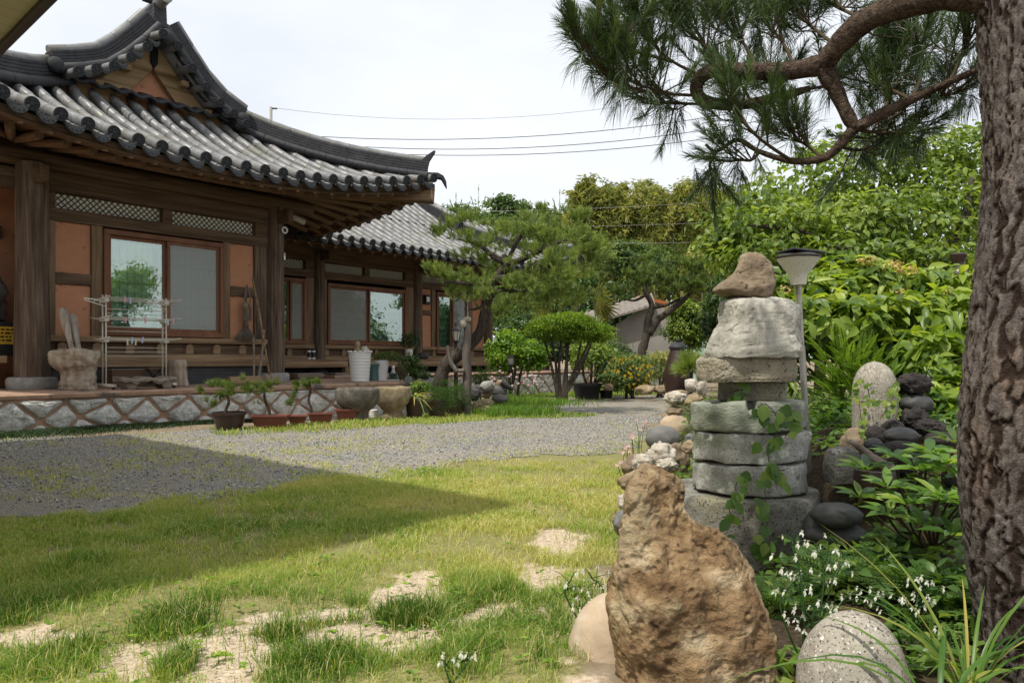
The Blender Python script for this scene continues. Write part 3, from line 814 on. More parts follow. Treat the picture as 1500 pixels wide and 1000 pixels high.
# soffits: boards under the tiles, and rafters
def soffit(sl, a0, a1, na, tm, nm):
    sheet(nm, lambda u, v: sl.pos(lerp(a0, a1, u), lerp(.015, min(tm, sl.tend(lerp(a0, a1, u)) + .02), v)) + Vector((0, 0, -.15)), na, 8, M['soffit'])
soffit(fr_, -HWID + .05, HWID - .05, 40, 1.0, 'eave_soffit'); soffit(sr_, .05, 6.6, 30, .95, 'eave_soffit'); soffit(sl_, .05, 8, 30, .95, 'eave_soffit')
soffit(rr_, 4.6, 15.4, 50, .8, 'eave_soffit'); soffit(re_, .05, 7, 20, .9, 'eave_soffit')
def eave_board(sl, a0, a1, na, dz=-.13, t=.03, h=.055, nm='eave_board'):
    mb = MB(); V = []; Fs = []
    for i in range(na + 1):
        a = lerp(a0, a1, i / na); p = sl.pos(a, t) + Vector((0, 0, dz)); q = sl.pos(a, t + .05) + Vector((0, 0, dz)); d = (q - p); d.z = 0; d.normalize()
        V += [p + Vector((0, 0, h)), p - Vector((0, 0, h)), p + d * .12 - Vector((0, 0, h)), p + d * .12 + Vector((0, 0, h))]
    for i in range(na):
        for k in range(4): Fs.append((i * 4 + k, i * 4 + (k + 1) % 4, (i + 1) * 4 + (k + 1) % 4, (i + 1) * 4 + k))
    mb.add(V, Fs); return mb.build(nm, M['wood_h'], house, bevel=0, auto=True)
for sl, a0, a1 in ((fr_, -HWID + .02, HWID - .02), (sr_, 0.02, 6.5), (sl_, .02, 6), (rr_, 4.6, 15.4), (re_, .05, 6)):
    eave_board(sl, a0, a1, 40); eave_board(sl, a0, a1, 40, -.2, .16, .03, 'eave_batten')
def rafter(A, B, r, sq=False):
    d = (B - A); mb = MB().tube([(0, 0, 0), (0, -d.length * .5, 0), (0, -d.length, 0)], [r, r, r * .92], 4 if sq else 10, twist=math.pi / 4 if sq else 0)
    o = mb.build('rafter', M['wood_raft'], house, smooth=not sq, auto=not sq)
    o.location = A; o.rotation_mode = 'QUATERNION'; o.rotation_quaternion = (-d).normalized().to_track_quat('Y', 'Z'); return o
def under(nm, rows):
    V = [p + Vector((0, 0, .068)) for r_ in rows for p in (r_[0], r_[1])]; mb = MB(); mb.add(V, [(i * 2, i * 2 + 1, i * 2 + 3, i * 2 + 2) for i in range(len(rows) - 1)]); mb.build(nm, M['soffit'], house)
na = 25; rows = []
for i in range(na):
    a = -HWID + .3 + (2 * HWID - .6) * i / (na - 1); fan = max(0, abs(a) - 1.9) / (HWID - 1.9)
    te = fr_.pos(a, .2) + Vector((0, 0, -.31)); ai = math.copysign(min(abs(a), 1.95 + .12 * fan), a); inner = L(CS + ai, -.15, 3.84 + .1 * fan)
    rafter(inner, te, .06); rows.append((inner, te)); fo = fr_.pos(a, .045) + Vector((0, 0, -.2))
    if abs(a) < 3.75: rafter(te + (inner - te) * .3 + Vector((0, 0, .13)), fo, .045, True)
under('eave_boards', rows); rows = []
for i in range(16):
    a = .35 + i * .4; te = sr_.pos(a, .2) + Vector((0, 0, -.31)); inner = L(CS + 1.9, min(1.95 - a, -.05 - .02 * i), 3.86); rafter(inner, te, .06); rows.append((inner, te))
    rafter(te + (inner - te) * .3 + Vector((0, 0, .13)), sr_.pos(a, .045) + Vector((0, 0, -.2)), .045, True)
under('eave_boards', rows); rows = []
for i in range(30):
    a = 5.0 + i * .34; te = rr_.pos(a, .12) + Vector((0, 0, -.33)); inner = L(a, N2 - .15, 3.76); rafter(inner, te, .058); rows.append((inner, te))
    rafter(te + (inner - te) * .3 + Vector((0, 0, .13)), rr_.pos(a, .03) + Vector((0, 0, -.2)), .045, True)
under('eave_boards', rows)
hbox('eave_infill', -.3, 4.0, -.12, -.06, 3.46, 4.5, M['wood_h'], bevel=0); hbox('eave_infill', 3.9, 14.5, N2 - .12, N2 - .06, 3.46, 4.6, M['wood_h'], bevel=0)
for a0, b0 in ((L(CS + 1.9, -.1, 4.0), fr_.pos(HWID - .05, .02) + Vector((0, 0, -.26))), (L(CS - 1.9, -.1, 4.0), fr_.pos(-HWID + .05, .02) + Vector((0, 0, -.26))), (L(13.4, N2, 3.9), rr_.pos(15.4, .02) + Vector((0, 0, -.26)))):
    d = b0 - a0; mb = MB().box(-.11, .11, 0, d.length, -.16, .1); o = mb.build('corner_rafter', M['wood_raft'], house, bevel=.015); o.location = a0; o.rotation_mode = 'QUATERNION'; o.rotation_quaternion = d.normalized().to_track_quat('Y', 'Z')

# ---- ridges: courses of thin tiles under a round cap
def ridge(name, pts, h=.34, w=.2, courses=6, capr=.085, low=True):
    pts = [Vector(p) for p in pts]
    # resample smoothly
    P2 = []
    for i in range(len(pts) - 1):
        p0 = pts[max(i - 1, 0)]; p1 = pts[i]; p2 = pts[i + 1]; p3 = pts[min(i + 2, len(pts) - 1)]
        for k in range(6):
            t = k / 6; P2.append(.5 * ((2 * p1) + (p2 - p0) * t + (2 * p0 - 5 * p1 + 4 * p2 - p3) * t * t + (3 * p1 - p0 - 3 * p2 + p3) * t ** 3))
    P2.append(pts[-1])
    prof = []
    for k in range(courses):
        z0, z1 = h * k / courses, h * (k + .82) / courses; ww = w / 2 * (1 - .05 * k / courses)
        prof += [(ww, z0), (ww, z1), (ww - .012, z1 + .004), (ww - .012, h * (k + 1) / courses - .002)]
    full = [(x, z) for x, z in prof] + [(-x, z) for x, z in prof[::-1]]
    V = []; Fs = []; n_ = len(full)
    for i, p in enumerate(P2):
        a = P2[max(i - 1, 0)]; b_ = P2[min(i + 1, len(P2) - 1)]; t = (b_ - a); th = Vector((t.x, t.y, 0)); th = th.normalized() if th.length > 1e-5 else Vector((1, 0, 0)); t.normalize()
        sd = Vector((th.y, -th.x, 0)); up = sd.cross(t).normalized()
        if up.z < 0: up = -up
        for x, z in full: V.append(p + sd * x + up * z)
    for i in range(len(P2) - 1):
        for k in range(n_): Fs.append((i * n_ + k, i * n_ + (k + 1) % n_, (i + 1) * n_ + (k + 1) % n_, (i + 1) * n_ + k))
    Fs += [tuple(range(n_)), tuple((len(P2) - 1) * n_ + k for k in range(n_))[::-1]]
    mb = MB(); mb.add(V, Fs); o = mb.build(name, M['ridge'], house, auto=True)
    def caps(off, r, nm, sidew):
        mb = MB(); L_ = 0; line = []
        for i, p in enumerate(P2):
            a = P2[max(i - 1, 0)]; b_ = P2[min(i + 1, len(P2) - 1)]; t = (b_ - a); th = Vector((t.x, t.y, 0)); th = th.normalized() if th.length > 1e-5 else Vector((1, 0, 0)); t.normalize(); sd = Vector((th.y, -th.x, 0)); up = sd.cross(t).normalized(); up = up if up.z > 0 else -up
            line.append(p + up * off + sd * sidew)
        tot = sum((line[i + 1] - line[i]).length for i in range(len(line) - 1)); k = max(2, int(tot / .34)); ds = [0]
        for i in range(len(line) - 1): ds.append(ds[-1] + (line[i + 1] - line[i]).length)
        def at(d):
            for i in range(len(ds) - 1):
                if d <= ds[i + 1] + 1e-9: return line[i].lerp(line[i + 1], (d - ds[i]) / max(ds[i + 1] - ds[i], 1e-6))
            return line[-1]
        pp = []; rr = []
        for j in range(k):
            d0, d1 = tot * j / k, tot * (j + 1) / k; pp += [at(d0), at(lerp(d0, d1, .95)), at(lerp(d0, d1, .975))]; rr += [r, r, r * .88]
        mb.tube(pp, rr, 10); mb.build(nm, M['tile'] if nm == 'ridge_cap' else M['ridge'], o, smooth=True, auto=True)
    caps(h + .02, capr, 'ridge_cap', 0)
    if low: caps(.0, .07, 'ridge_course', w / 2); caps(.0, .07, 'ridge_course', -w / 2)
    return o
gR = [L(CS + .04, -.1, 5.98), L(CS + .35, -.1, 5.6), L(CS + .8, -.1, 5.12), L(CS + 1.3, -.02, 4.82)]
gL = [L(CS - .04, -.1, 5.98), L(CS - .35, -.1, 5.6), L(CS - .8, -.1, 5.16), L(CS - 1.5, -.02, 4.86)]
up6 = Vector((0, 0, .05)); ridge('gable_ridge', [p + up6 for p in gR], .25, capr=.07); ridge('gable_ridge', [p + up6 for p in gL], .24, capr=.07)
def hipc(sg): return [L(CS + sg * lerp(1.25, HWID - .1, t), lerp(-.35, 1.85, t), lerp(4.9, 4.13, t) - .23 * 4 * t * (1 - t) * (.55 + .25 * (1 - t))) for t in (0, .2, .4, .6, .8, 1)]
ridge('hip_ridge', hipc(1), .27, capr=.068); ridge('hip_ridge', hipc(-1), .27, capr=.068)
ridge('main_ridge', [L(CS, -.05, 6.05), L(CS, -2, 5.95), L(CS, -5, 5.92), L(CS, -7, 6.0)], .35)
ridge('main_ridge', [L(CS, N2 - 2.3, 6.05), L(7, N2 - 2.3, 5.98), L(10.5, N2 - 2.3, 6.0), L(12.1, N2 - 2.3, 6.08)], .3)
ridge('gable_ridge', [L(12.0, N2 - 2.3, 6.06), L(12.0, N2 - 1.5, 5.4), L(12.0, N2 - .7, 4.95), L(12.05, N2 + .0, 4.55)], .3)
ridge('hip_ridge', [L(12.1, N2 - .1, 4.55), L(13.2, N2 + .55, 4.2), L(14.4, N2 + 1.25, 4.02), L(15.4, N2 + 1.9, 4.05)], .26)
# ridge end tiles: upright horn tile and down-curved corner tile
def horn(p, ang, sc=1):
    mb = MB().prism([(-.02, 0), (.14, -.02), (.17, .1), (.2, .22), (.3, .38), (.27, .4), (.13, .3), (.03, .2)], -.08, .08); o = mb.build('horn_tile', M['tile_end'], house, bevel=.01); o.location = p; o.rotation_euler = (0, 0, ang); o.scale = (sc,) * 3
    return o
def droop(p, ang):
    mb = MB().prism([(-.3, .12), (0, .12), (.16, .04), (.24, -.12), (.26, -.32), (.2, -.22), (.1, -.05), (-.05, -.02), (-.3, .0)], -.09, .09); o = mb.build('corner_tile', M['tile_end'], house, bevel=.01); o.location = p; o.rotation_euler = (0, 0, ang); o.scale = (.62, .8, .62); return o
horn(L(CS + HWID - .22, 1.76, 4.2), -math.radians(40)); droop(L(CS + HWID + .02, 2.0, 4.12), -math.radians(42))
horn(L(CS - HWID + .2, 1.76, 4.2), -math.radians(140)); droop(L(CS - HWID - .02, 2.0, 4.12), -math.radians(138))
droop(L(15.45, N2 + 1.95, 4.05), -math.radians(42))
for (sg, p, tip) in ((1, L(CS + 1.32, .05, 4.9), 0), (-1, L(CS - 1.52, .05, 4.95), 0)):
    mb = MB().lathe([(.1, 0), (.11, .03), (.1, .07), (.07, .1), (.02, .11)], 16); o = mb.build('ridge_end_tile', M['tile_end'], house, smooth=True, auto=True, loc=p); o.rotation_euler = (math.pi / 2, 0, 0)
# main ridge end ornament at the gable apex
mb = MB().tube([(0, .3, -.1), (0, .05, 0), (0, -.06, .02)], [.09, .1, .11], 12); o = mb.build('ridge_end_tile', M['tile'], house, smooth=True, auto=True); o.location = L(CS, .05, 6.45)
mb = MB().prism([(-.16, 0), (.16, 0), (.12, .2), (.05, .3), (-.06, .28), (-.13, .18)], -.05, .05); o = mb.build('finial_tile', M['tile_end'], house, bevel=.012); o.location = L(CS - .05, -.2, 6.42)
mb = MB().lathe([(.12, 0), (.13, .05), (.1, .1), (.02, .12)], 14); o = mb.build('ridge_end_tile', M['tile_end'], house, smooth=True, loc=L(CS, .1, 5.82)); o.rotation_euler = (math.pi / 2, 0, 0)

# ---- gable face: barge boards, plaster triangle, short verge tiles
GN = -.34
def zU(x): return interp(abs(x), UPX, UPZ)
for sg in (1, -1):
    up = [(sg * x, zU(x) - .1) for x in (0.02, .2, .35, .6, .8, 1.1, 1.42)]
    lo = [(sg * x, zU(x) - .1 - .46 + .3 * max(0, x - .7)) for x in (1.42, 1.1, .8, .6, .35, .2, .02)]
    o = MB().prism(up + lo, -.03, .03).build('barge_board', M['barge'], house, auto=True); o.location = L(CS, GN, 0)
    for x in (.45, .85): 
        o = hbox('barge_bracket', CS + sg * x - .06, CS + sg * x + .06, GN - .1, GN + .18, zU(x) - .22, zU(x) - .13, M['barge'])
o = MB().prism([(-1.1, 4.8), (1.1, 4.8), (.7, 4.95), (0, 5.5), (-.7, 4.95)], -.03, .03).build('gable_wall', M['plaster'], house, auto=True); o.location = L(CS, GN - .12, 0)
o = MB().prism([(-.06, 5.88), (.06, 5.88), (.05, 5.52), (0, 5.46), (-.05, 5.52)], -.02, .02).build('iron_strap', plain('black_iron', (.01, .01, .011), .7, .2), house, auto=True); o.location = L(CS, GN + .06, 0)
o = sheet('gable_skirt', lambda u, v: L(CS + lerp(-1.35, 1.35, u), GN - .05 + .32 * v, 5.0 - .12 * v + .03 * math.sin(u * 60)), 60, 2, M['ridge'], th=.05)
verge = MB()
for sg in (1, -1):
    k = 0
    for i in range(6):
        x = .16 + i * .235; z = zU(x) + .05
        p = L(CS + sg * x, GN + .05, z); q = L(CS + sg * x, GN + (.7 if sg < 0 else .5), z - (.1 if sg < 0 else .13)); p = p - Vector((0, 0, .0 if sg < 0 else .06))
        t = MB().tube([p, p.lerp(q, .5), q], .062, 10).build('verge_tile', M['tile'], house, smooth=True, auto=True)
        c = inst(bpy.data.objects.new('x', DISC), 'round_tile_end', t, q + Vector((0, 0.0, 0)), Vector((0, -1, -.1)).to_track_quat('Z', 'Y'), (.8, .8, 1))
        if i < 5:
            xm = x + .118; c = inst(bpy.data.objects.new('x', DRIP), 'drip_tile_end', t, L(CS + sg * xm, GN + (.68 if sg < 0 else .48), zU(xm) - (.03 if sg < 0 else .07)), Quaternion((1, 0, 0), math.radians(-15)), (.8, 1, .8))
for ob in [o for o in bpy.data.objects if o.name.startswith('x') and o.name.split('.')[0] == 'x']: bpy.data.objects.remove(ob)
# ---------------------------------------------------------------- TERRACE
def clip_poly(poly, z0, z1):
    def cl(p, f, lim, keep_less):
        out = []
        for i in range(len(p)):
            a, b_ = p[i], p[(i + 1) % len(p)]
            ia = (a[1] <= lim) if keep_less else (a[1] >= lim); ib = (b_[1] <= lim) if keep_less else (b_[1] >= lim)
            if ia: out.append(a)
            if ia != ib:
                t = (lim - a[1]) / (b_[1] - a[1]); out.append((a[0] + (b_[0] - a[0]) * t, lim))
        return out
    p = cl(poly, None, z1, True)
    return cl(p, None, z0, False) if len(p) > 2 else []
M['mortar'] = mat('pinkish_mortar', [(0, (.28, .17, .115)), (1, (.42, .27, .185))], 8, .95, .5, .01, 60, spec=.1)
M['facing'] = mat('rough_white_granite', [(0, (.4, .39, .36)), (.5, (.63, .62, .58)), (1, (.76, .75, .71))], 14, .9, 1.0, .035, 30, speck=[((.13, .13, .12), 120, .62)], patch=((.25, .23, .18), 3, .58, .75))
M['paving'] = mat('reddish_terrace_paving', [(0, (.23, .14, .095)), (.6, (.36, .235, .165)), (1, (.44, .31, .23))], 5, .9, .4, .006, 40, patch=((.12, .1, .09), 2.2, .55, .62))
def terrace(name, label, s0, s1, nf, nb, ztop, zbot, seed, group=None):
    r = random.Random(seed)
    T = empty(name, hw(s0, nf, 0), HROT, label, 'terrace')
    W = s1 - s0; D = nf - nb
    MB().box(0, W, .03, D, zbot, ztop - .06).build('mortar_wall', M['mortar'], T)
    # paving slab with an uneven front edge
    V = []; Fs = []; N = int(W / .12)
    for i in range(N + 1):
        x = W * i / N; e = -.02 + .03 * math.sin(x * 5.3 + seed) * math.sin(x * 1.7) + r.uniform(-.008, .008)
        V += [(x, e, ztop - .06), (x, e - .008, ztop - .02), (x, e + .02, ztop + r.uniform(-.004, .002)), (x, D, ztop)]
    for i in range(N):
        for k in range(3): Fs.append((i * 4 + k, (i + 1) * 4 + k, (i + 1) * 4 + k + 1, i * 4 + k + 1))
    Fs.append((0, 1, 2, 3)); Fs.append((N * 4 + 3, N * 4 + 2, N * 4 + 1, N * 4))
    mb = MB(); mb.add(V, Fs); mb.build('paving', M['paving'], T)
    hx_, hz_ = .255, .21; zc = ztop - .30
    ni = int(W / hx_) + 3
    J = {(i, j): (r.uniform(-.08, .08), r.uniform(-.05, .05)) for i in range(-2, ni + 2) for j in range(-3, 5)}
    def VV(i, j): a = J[(i, j)]; return (i * hx_ + a[0], zc + j * hz_ + a[1])
    mb = MB()
    for i in range(-1, ni):
        for j in range(-2, 4):
            if (i + j) % 2 == 0: continue
            poly = [VV(i - 1, j), VV(i, j - 1), VV(i + 1, j), VV(i, j + 1)]
            poly = clip_poly(poly, zbot, ztop - .075)
            if len(poly) < 3: continue
            cx = sum(p[0] for p in poly) / len(poly); cz = sum(p[1] for p in poly) / len(poly)
            if cx < .05 or cx > W - .05: continue
            # round the outline, shrink by the joint width
            out = []
            for k in range(len(poly)):
                a, b_ = poly[k], poly[(k + 1) % len(poly)]
                for t in (.12, .37, .63, .88): out.append((lerp(a[0], b_[0], t), lerp(a[1], b_[1], t)))
            out2 = []
            for x, z in out:
                d = math.hypot(x - cx, z - cz); sh = max(0, 1 - .021 / max(d, .04)) ; sh *= 1 + r.uniform(-.03, .03)
                out2.append((min(max(cx + (x - cx) * sh, 0.02), W - .02), cz + (z - cz) * sh))
            n = len(out2); V = []; Fs = []
            rings = ((1, .03), (.97, .005), (.86, -.012), (.6, -.022), (.3, -.026))
            for q, yy in rings:
                for x, z in out2: V.append((cx + (x - cx) * q, yy + (r.uniform(-.012, .012) if q < .97 else 0), cz + (z - cz) * q))
            V.append((cx, -.03, cz))
            for a in range(len(rings) - 1):
                for k in range(n): Fs.append((a * n + k, (a + 1) * n + k, (a + 1) * n + (k + 1) % n, a * n + (k + 1) % n))
            for k in range(n): Fs.append(((len(rings) - 1) * n + k, len(rings) * n, (len(rings) - 1) * n + (k + 1) % n))
            mb.add(V, Fs)
    mb.build('facing_stones', M['facing'], T, smooth=True, auto=True)
    return T
terrace('stone_terrace', 'low terrace of pale rough stones set in pink mortar under the porch', -5, 5.78, 1.74, -3.2, FLR, -.2, 3)
terrace('stone_terrace', 'farther stone terrace with pinkish wall under the rear range, behind the garden pine', 5.8, 15.2, -.95, -9, FLR + .05, -.3, 8)

# ---------------------------------------------------------------- neighbouring building: only the eave corner shows, its roof shades the lawn
nb = empty('neighbouring_building', (-1.17, 3.0, 0), math.atan2(.67, -.74), 'building at the upper left corner showing only its cream soffit and dark eave edge', 'building')
M['cream'] = mat('cream_soffit_panel', [(0, (.5, .44, .24)), (1, (.6, .53, .3))], 2, .6, .05); M['darkmetal'] = plain('dark_metal_trim', (.03, .026, .022), .45, .5)
m, nt, b, out = nodes_of('ribbed_soffit'); v = texco(nt); sp = nt.nodes.new('ShaderNodeSeparateXYZ'); nt.links.new(v, sp.inputs[0])
fr = nt.nodes.new('ShaderNodeMath'); fr.operation = 'FRACT'; nt.links.new(madd(nt, sp.outputs[0], 7.0, 'MULTIPLY'), fr.inputs[0])
gr = madd(nt, fr.outputs[0], .05, 'LESS_THAN'); nt.links.new(mixc(nt, gr, (.56, .5, .29), (.36, .32, .19)), b.inputs['Base Color']); b.inputs['Roughness'].default_value = .5
MB().box(.06, 6.0, .06, 6, 3.0, 3.02).build('soffit', m, nb)
MB().box(0, 6.06, 0, .06, 2.97, 3.16).box(0, .06, .062, 6, 2.97, 3.16).build('fascia', M['darkmetal'], nb, bevel=.01)
MB().box(-.02, 6.1, -.02, 6, 3.162, 3.2).build('roof', M['darkmetal'], nb)
MB().box(.8, 5.9, .85, 6, -.1, 3.0).build('wall', M['cream'], nb)

# ---------------------------------------------------------------- helpers for small things
def TP(px, n, z=FLR): return hw(hS(px, n), n, z)
def pot(name, prof, loc, mt, label, cat='pot', group=None, n=28, soil=True, rz=0, soilz=.9):
    """open vessel: outer profile bottom to rim, then a lip and an inside"""
    t = .07 * max(r for r, z in prof)
    H = prof[-1][1]; R = prof[-1][0]
    inner = [(R - t * .5, H + .002), (R - t, H - .005), (max(R - t * 1.1, .01), H * soilz - .01)]
    e = empty(name, loc, rz, label, cat, group)
    MB().lathe([(prof[0][0] * .96, 0)] + prof + inner, n).build('vessel', mt, e, smooth=True, auto=True)
    if soil:
        V = [(0, 0, H * soilz + .004)]; k = 20; rr = R - t * 1.0
        for i in range(k): V.append((math.cos(2 * math.pi * i / k) * rr, math.sin(2 * math.pi * i / k) * rr, H * soilz + random.uniform(-.004, .004)))
        mb = MB(); mb.add(V, [(0, i + 1, (i + 1) % k + 1) for i in range(k)]); mb.build('soil', M['soilpot'], e)
    return e
M['soilpot'] = mat('potting_soil', [(0, (.03, .022, .015)), (1, (.09, .065, .04))], 30, .95, .6, .01)
M['whitepot'] = plain('white_glazed_pot', (.74, .74, .71), .35, .5, var=.05, scale=4)
M['brownpot'] = plain('dark_brown_pot', (.035, .018, .014), .35, .5)
M['redpot'] = plain('red_plastic_planter', (.15, .048, .032), .5, .4)
M['teal'] = plain('teal_glazed_pot', (.07, .16, .15), .3, .6)
M['bowl'] = mat('brown_stone_bowl', [(0, (.09, .075, .05)), (1, (.2, .165, .11))], 20, .85, .4)
M['blackpot'] = plain('black_plastic_pot', (.02, .02, .022), .5, .4)

def nse(v, f, o=4, s=0.0):
    return noise.fractal(Vector((v[0] * f + s, v[1] * f + s * 1.7, v[2] * f - s)), 1.0, 2.0, o, noise_basis='PERLIN_ORIGINAL')
def rock(name, loc, size, mt, seed, sub=4, amp=.22, freq=1.6, ridged=0.0, rz=0.0, sink=.12, label=None, cat='rock', group=None, ang=0.0, tilt=(0, 0), fine=.0):
    """rounded or angular stone, origin at its base"""
    bm = bmesh.new(); bmesh.ops.create_icosphere(bm, subdivisions=sub, radius=1.0)
    rr = random.Random(seed); planes = []
    for _ in range(int(ang * 14)):
        d = Vector((rr.gauss(0, 1), rr.gauss(0, 1), rr.gauss(0, 1))).normalized(); planes.append((d, rr.uniform(.62, .9)))
    for v in bm.verts:
        p = v.co.copy()
        for d, h in planes:
            q = p.dot(d)
            if q > h: p -= d * (q - h) * .9
        k = 1 + amp * nse(p, freq, 4, seed * 3.3)
        if ridged: k += ridged * (abs(nse(p, freq * 2.2, 5, seed * 1.3 + 9)) - .25)
        if fine: k += fine * nse(p, freq * 7, 4, seed)
        v.co = p * k
    R = Matrix.Rotation(rz, 3, 'Z') @ Matrix.Rotation(tilt[0], 3, 'X') @ Matrix.Rotation(tilt[1], 3, 'Y')
    for v in bm.verts: v.co = R @ Vector((v.co.x * size[0] / 2, v.co.y * size[1] / 2, v.co.z * size[2] / 2))
    z0 = min(v.co.z for v in bm.verts) ; hgt = max(v.co.z for v in bm.verts) - z0
    for v in bm.verts: v.co.z = max(v.co.z - z0 - hgt * sink, -.02)
    me = bpy.data.meshes.new(name); bm.to_mesh(me); bm.free()
    me.polygons.foreach_set('use_smooth', np.ones(len(me.polygons), bool)); me.materials.append(mt)
    o = bpy.data.objects.new(name, me); o.location = loc; COL.objects.link(o); tag(o, label, cat, group); return o
def loft(name, loc, prof, mt, seed=0, nth=72, nz=60, ex=2.4, amp=.03, freq=4, ridged=.0, label=None, cat='rock', group=None, parent=None, fine=0, rz=0, vst=1.0, crease=0.0, facet=0.0, ff=8):
    """prof rows: (z, xl, xr, depth, ycentre); superellipse sections, roughened along the normal"""
    prof = sorted(prof); zs = [p[0] for p in prof]
    V = []
    for i in range(nz + 1):
        t = i / nz; z = lerp(zs[0], zs[-1], t)
        xl, xr, d, yc = (interp_s(z, zs, [p[k] for p in prof]) for k in (1, 2, 3, 4))
        for k in range(nth):
            a = 2 * math.pi * k / nth; c, s_ = math.cos(a), math.sin(a)
            V.append(Vector(((xl + xr) / 2 + (xr - xl) / 2 * math.copysign(abs(c) ** (2 / ex), c), yc + d / 2 * math.copysign(abs(s_) ** (2 / ex), s_), z)))
    Fs = []
    for i in range(nz):
        for k in range(nth):
            k2 = (k + 1) % nth; Fs.append((i * nth + k, i * nth + k2, (i + 1) * nth + k2, (i + 1) * nth + k))
    top = len(V); V.append(sum((V[nz * nth + k] for k in range(nth)), Vector()) / nth + Vector((0, 0, (zs[-1] - zs[0]) * .015)))
    bot = len(V); V.append(sum((V[k] for k in range(nth)), Vector()) / nth)
    for k in range(nth): Fs.append((nz * nth + k, nz * nth + (k + 1) % nth, top)); Fs.append((k, bot, (k + 1) % nth))
    me = bpy.data.meshes.new(name); me.from_pydata(V, [], Fs); me.update()
    nr = [v.normal.copy() for v in me.vertices]
    for v, n_ in zip(me.vertices, nr):
        p = Vector((v.co.x, v.co.y, v.co.z * vst))
        d = amp * nse(p, freq, 4, seed * 2.7)
        if ridged: d += ridged * (.35 - abs(nse(p, freq * 1.7, 5, seed + 5)))
        if fine: d += fine * nse(p, freq * 6, 4, seed + 3) - fine * .9 * abs(nse(p, freq * 13, 4, seed + 6)) 
        if facet:
            vd = noise.voronoi(p * ff + Vector((seed, nse(p, 5, 3, seed) * .8, 0)))[0]; vd2 = noise.voronoi(p * ff * 2.3 + Vector((0, seed, nse(p, 9, 3, seed) * .6)))[0]; d += facet * (vd[0] - .4) + facet * .45 * (vd2[0] - .4)
        if crease:
            for f_, k_ in ((1.5, 1), (3.2, .6)): d -= crease * k_ * max(0, 1 - abs(nse(p, freq * f_, 3, seed + 11 * k_)) / .07)
        v.co = v.co + n_ * d
    me.polygons.foreach_set('use_smooth', np.ones(len(me.polygons), bool)); me.materials.append(mt); me.update()
    o = bpy.data.objects.new(name, me); o.location = loc; o.rotation_euler = (0, 0, rz); COL.objects.link(o)
    if parent: o.parent = parent
    else: tag(o, label, cat, group)
    return o
def interp_s(z, zs, vs):                                   # smooth interpolation
    i = max(0, min(len(zs) - 2, int(np.searchsorted(zs, z)) - 1)); t = (z - zs[i]) / (zs[i + 1] - zs[i] + 1e-9)
    p1, p2 = vs[i], vs[i + 1]; p0 = vs[max(i - 1, 0)]; p3 = vs[min(i + 2, len(vs) - 1)]
    m1 = (p2 - p0) / 2; m2 = (p3 - p1) / 2
    return (2 * t ** 3 - 3 * t ** 2 + 1) * p1 + (t ** 3 - 2 * t ** 2 + t) * m1 + (-2 * t ** 3 + 3 * t ** 2) * p2 + (t ** 3 - t ** 2) * m2
def outline(rows, D, depthf, x0=None, z0=None):
    """rows (py, pxl, pxr) of a silhouette seen at distance D -> loft profile and base point"""
    yb = max(r[0] for r in rows); b_ = [r for r in rows if r[0] == yb][0]
    xc = ((b_[1] + b_[2]) / 2 - CX) / F * D; zb = CH - (yb - HZ) / F * D
    pr = []
    for py, a, c in rows:
        xl = (a - CX) / F * D - xc; xr = (c - CX) / F * D - xc; z = CH - (py - HZ) / F * D - zb
        pr.append((z, xl, xr, (xr - xl) * depthf, 0.0))
    return Vector((xc, D, zb)), pr

def dome(cx_, w, top, mid, rest=(), lean=0):
    rows = [(mid - (mid - top) * math.sin(t), cx_ - w * math.cos(t) ** .95 + lean * math.sin(t), cx_ + w * math.cos(t) ** .95 + lean * math.sin(t)) for t in [k * math.pi / 2 / 9 for k in range(9)] + [1.47, 1.53]]
    return list(rest) + rows
# stone materials
M['basalt'] = mat('dark_basalt_pebble', [(0, (.03, .03, .03)), (1, (.075, .073, .07))], 10, .6, .25, .004, 60, spec=.4)
M['lava'] = mat('porous_black_lava', [(0, (.018, .016, .015)), (1, (.07, .06, .055))], 14, .9, 1.0, .02, 40, pits=60)
M['river'] = mat('grey_river_stone', [(0, (.1, .1, .095)), (1, (.19, .185, .17))], 7, .65, .2, .004, 70)
M['tanrock'] = mat('tan_rock', [(0, (.16, .115, .07)), (.5, (.3, .225, .14)), (1, (.46, .37, .25))], 5, .85, .7, .015, 26, dist=.8, patch=((.12, .1, .08), 4, .56, .72))
M['ochre'] = mat('ochre_iron_rock', [(0, (.09, .045, .02)), (.35, (.19, .115, .055)), (.65, (.32, .215, .11)), (1, (.5, .375, .22))], 9, .9, 1.0, .035, 22, dist=.5, pits=30,
                 patch=((.46, .37, .24), 3.2, .5, .7), speck=[((.52, .42, .27), 9, .56, .16), ((.09, .055, .028), 13, .57, .14), ((.3, .28, .16), 6, .6, .16), ((.06, .04, .025), 34, .64, .1)])
M['brownrock'] = mat('brown_weathered_rock', [(0, (.11, .08, .05)), (.5, (.21, .16, .105)), (1, (.37, .3, .21))], 8, .8, .5, .012, 30, dist=.6, patch=((.45, .37, .26), 5, .58, .75), speck=[((.05, .035, .02), 22, .68)])
M['paleblock'] = mat('pale_grey_block_stone', [(0, (.24, .23, .19)), (.5, (.42, .4, .34)), (1, (.56, .54, .47))], 5, .9, 1.0, .02, 18, stretch=(1.6, 1.6, .5), patch=((.16, .15, .12), 4, .57, .7))
M['mill'] = mat('grey_millstone_granite', [(0, (.2, .195, .17)), (.5, (.35, .34, .305)), (1, (.5, .485, .44))], 9, .9, .8, .012, 60, speck=[((.15, .15, .14), 110, .62), ((.56, .55, .49), 13, .6, .1), ((.13, .13, .11), 18, .62, .1)], patch=((.17, .2, .13), 4, .52, .7))
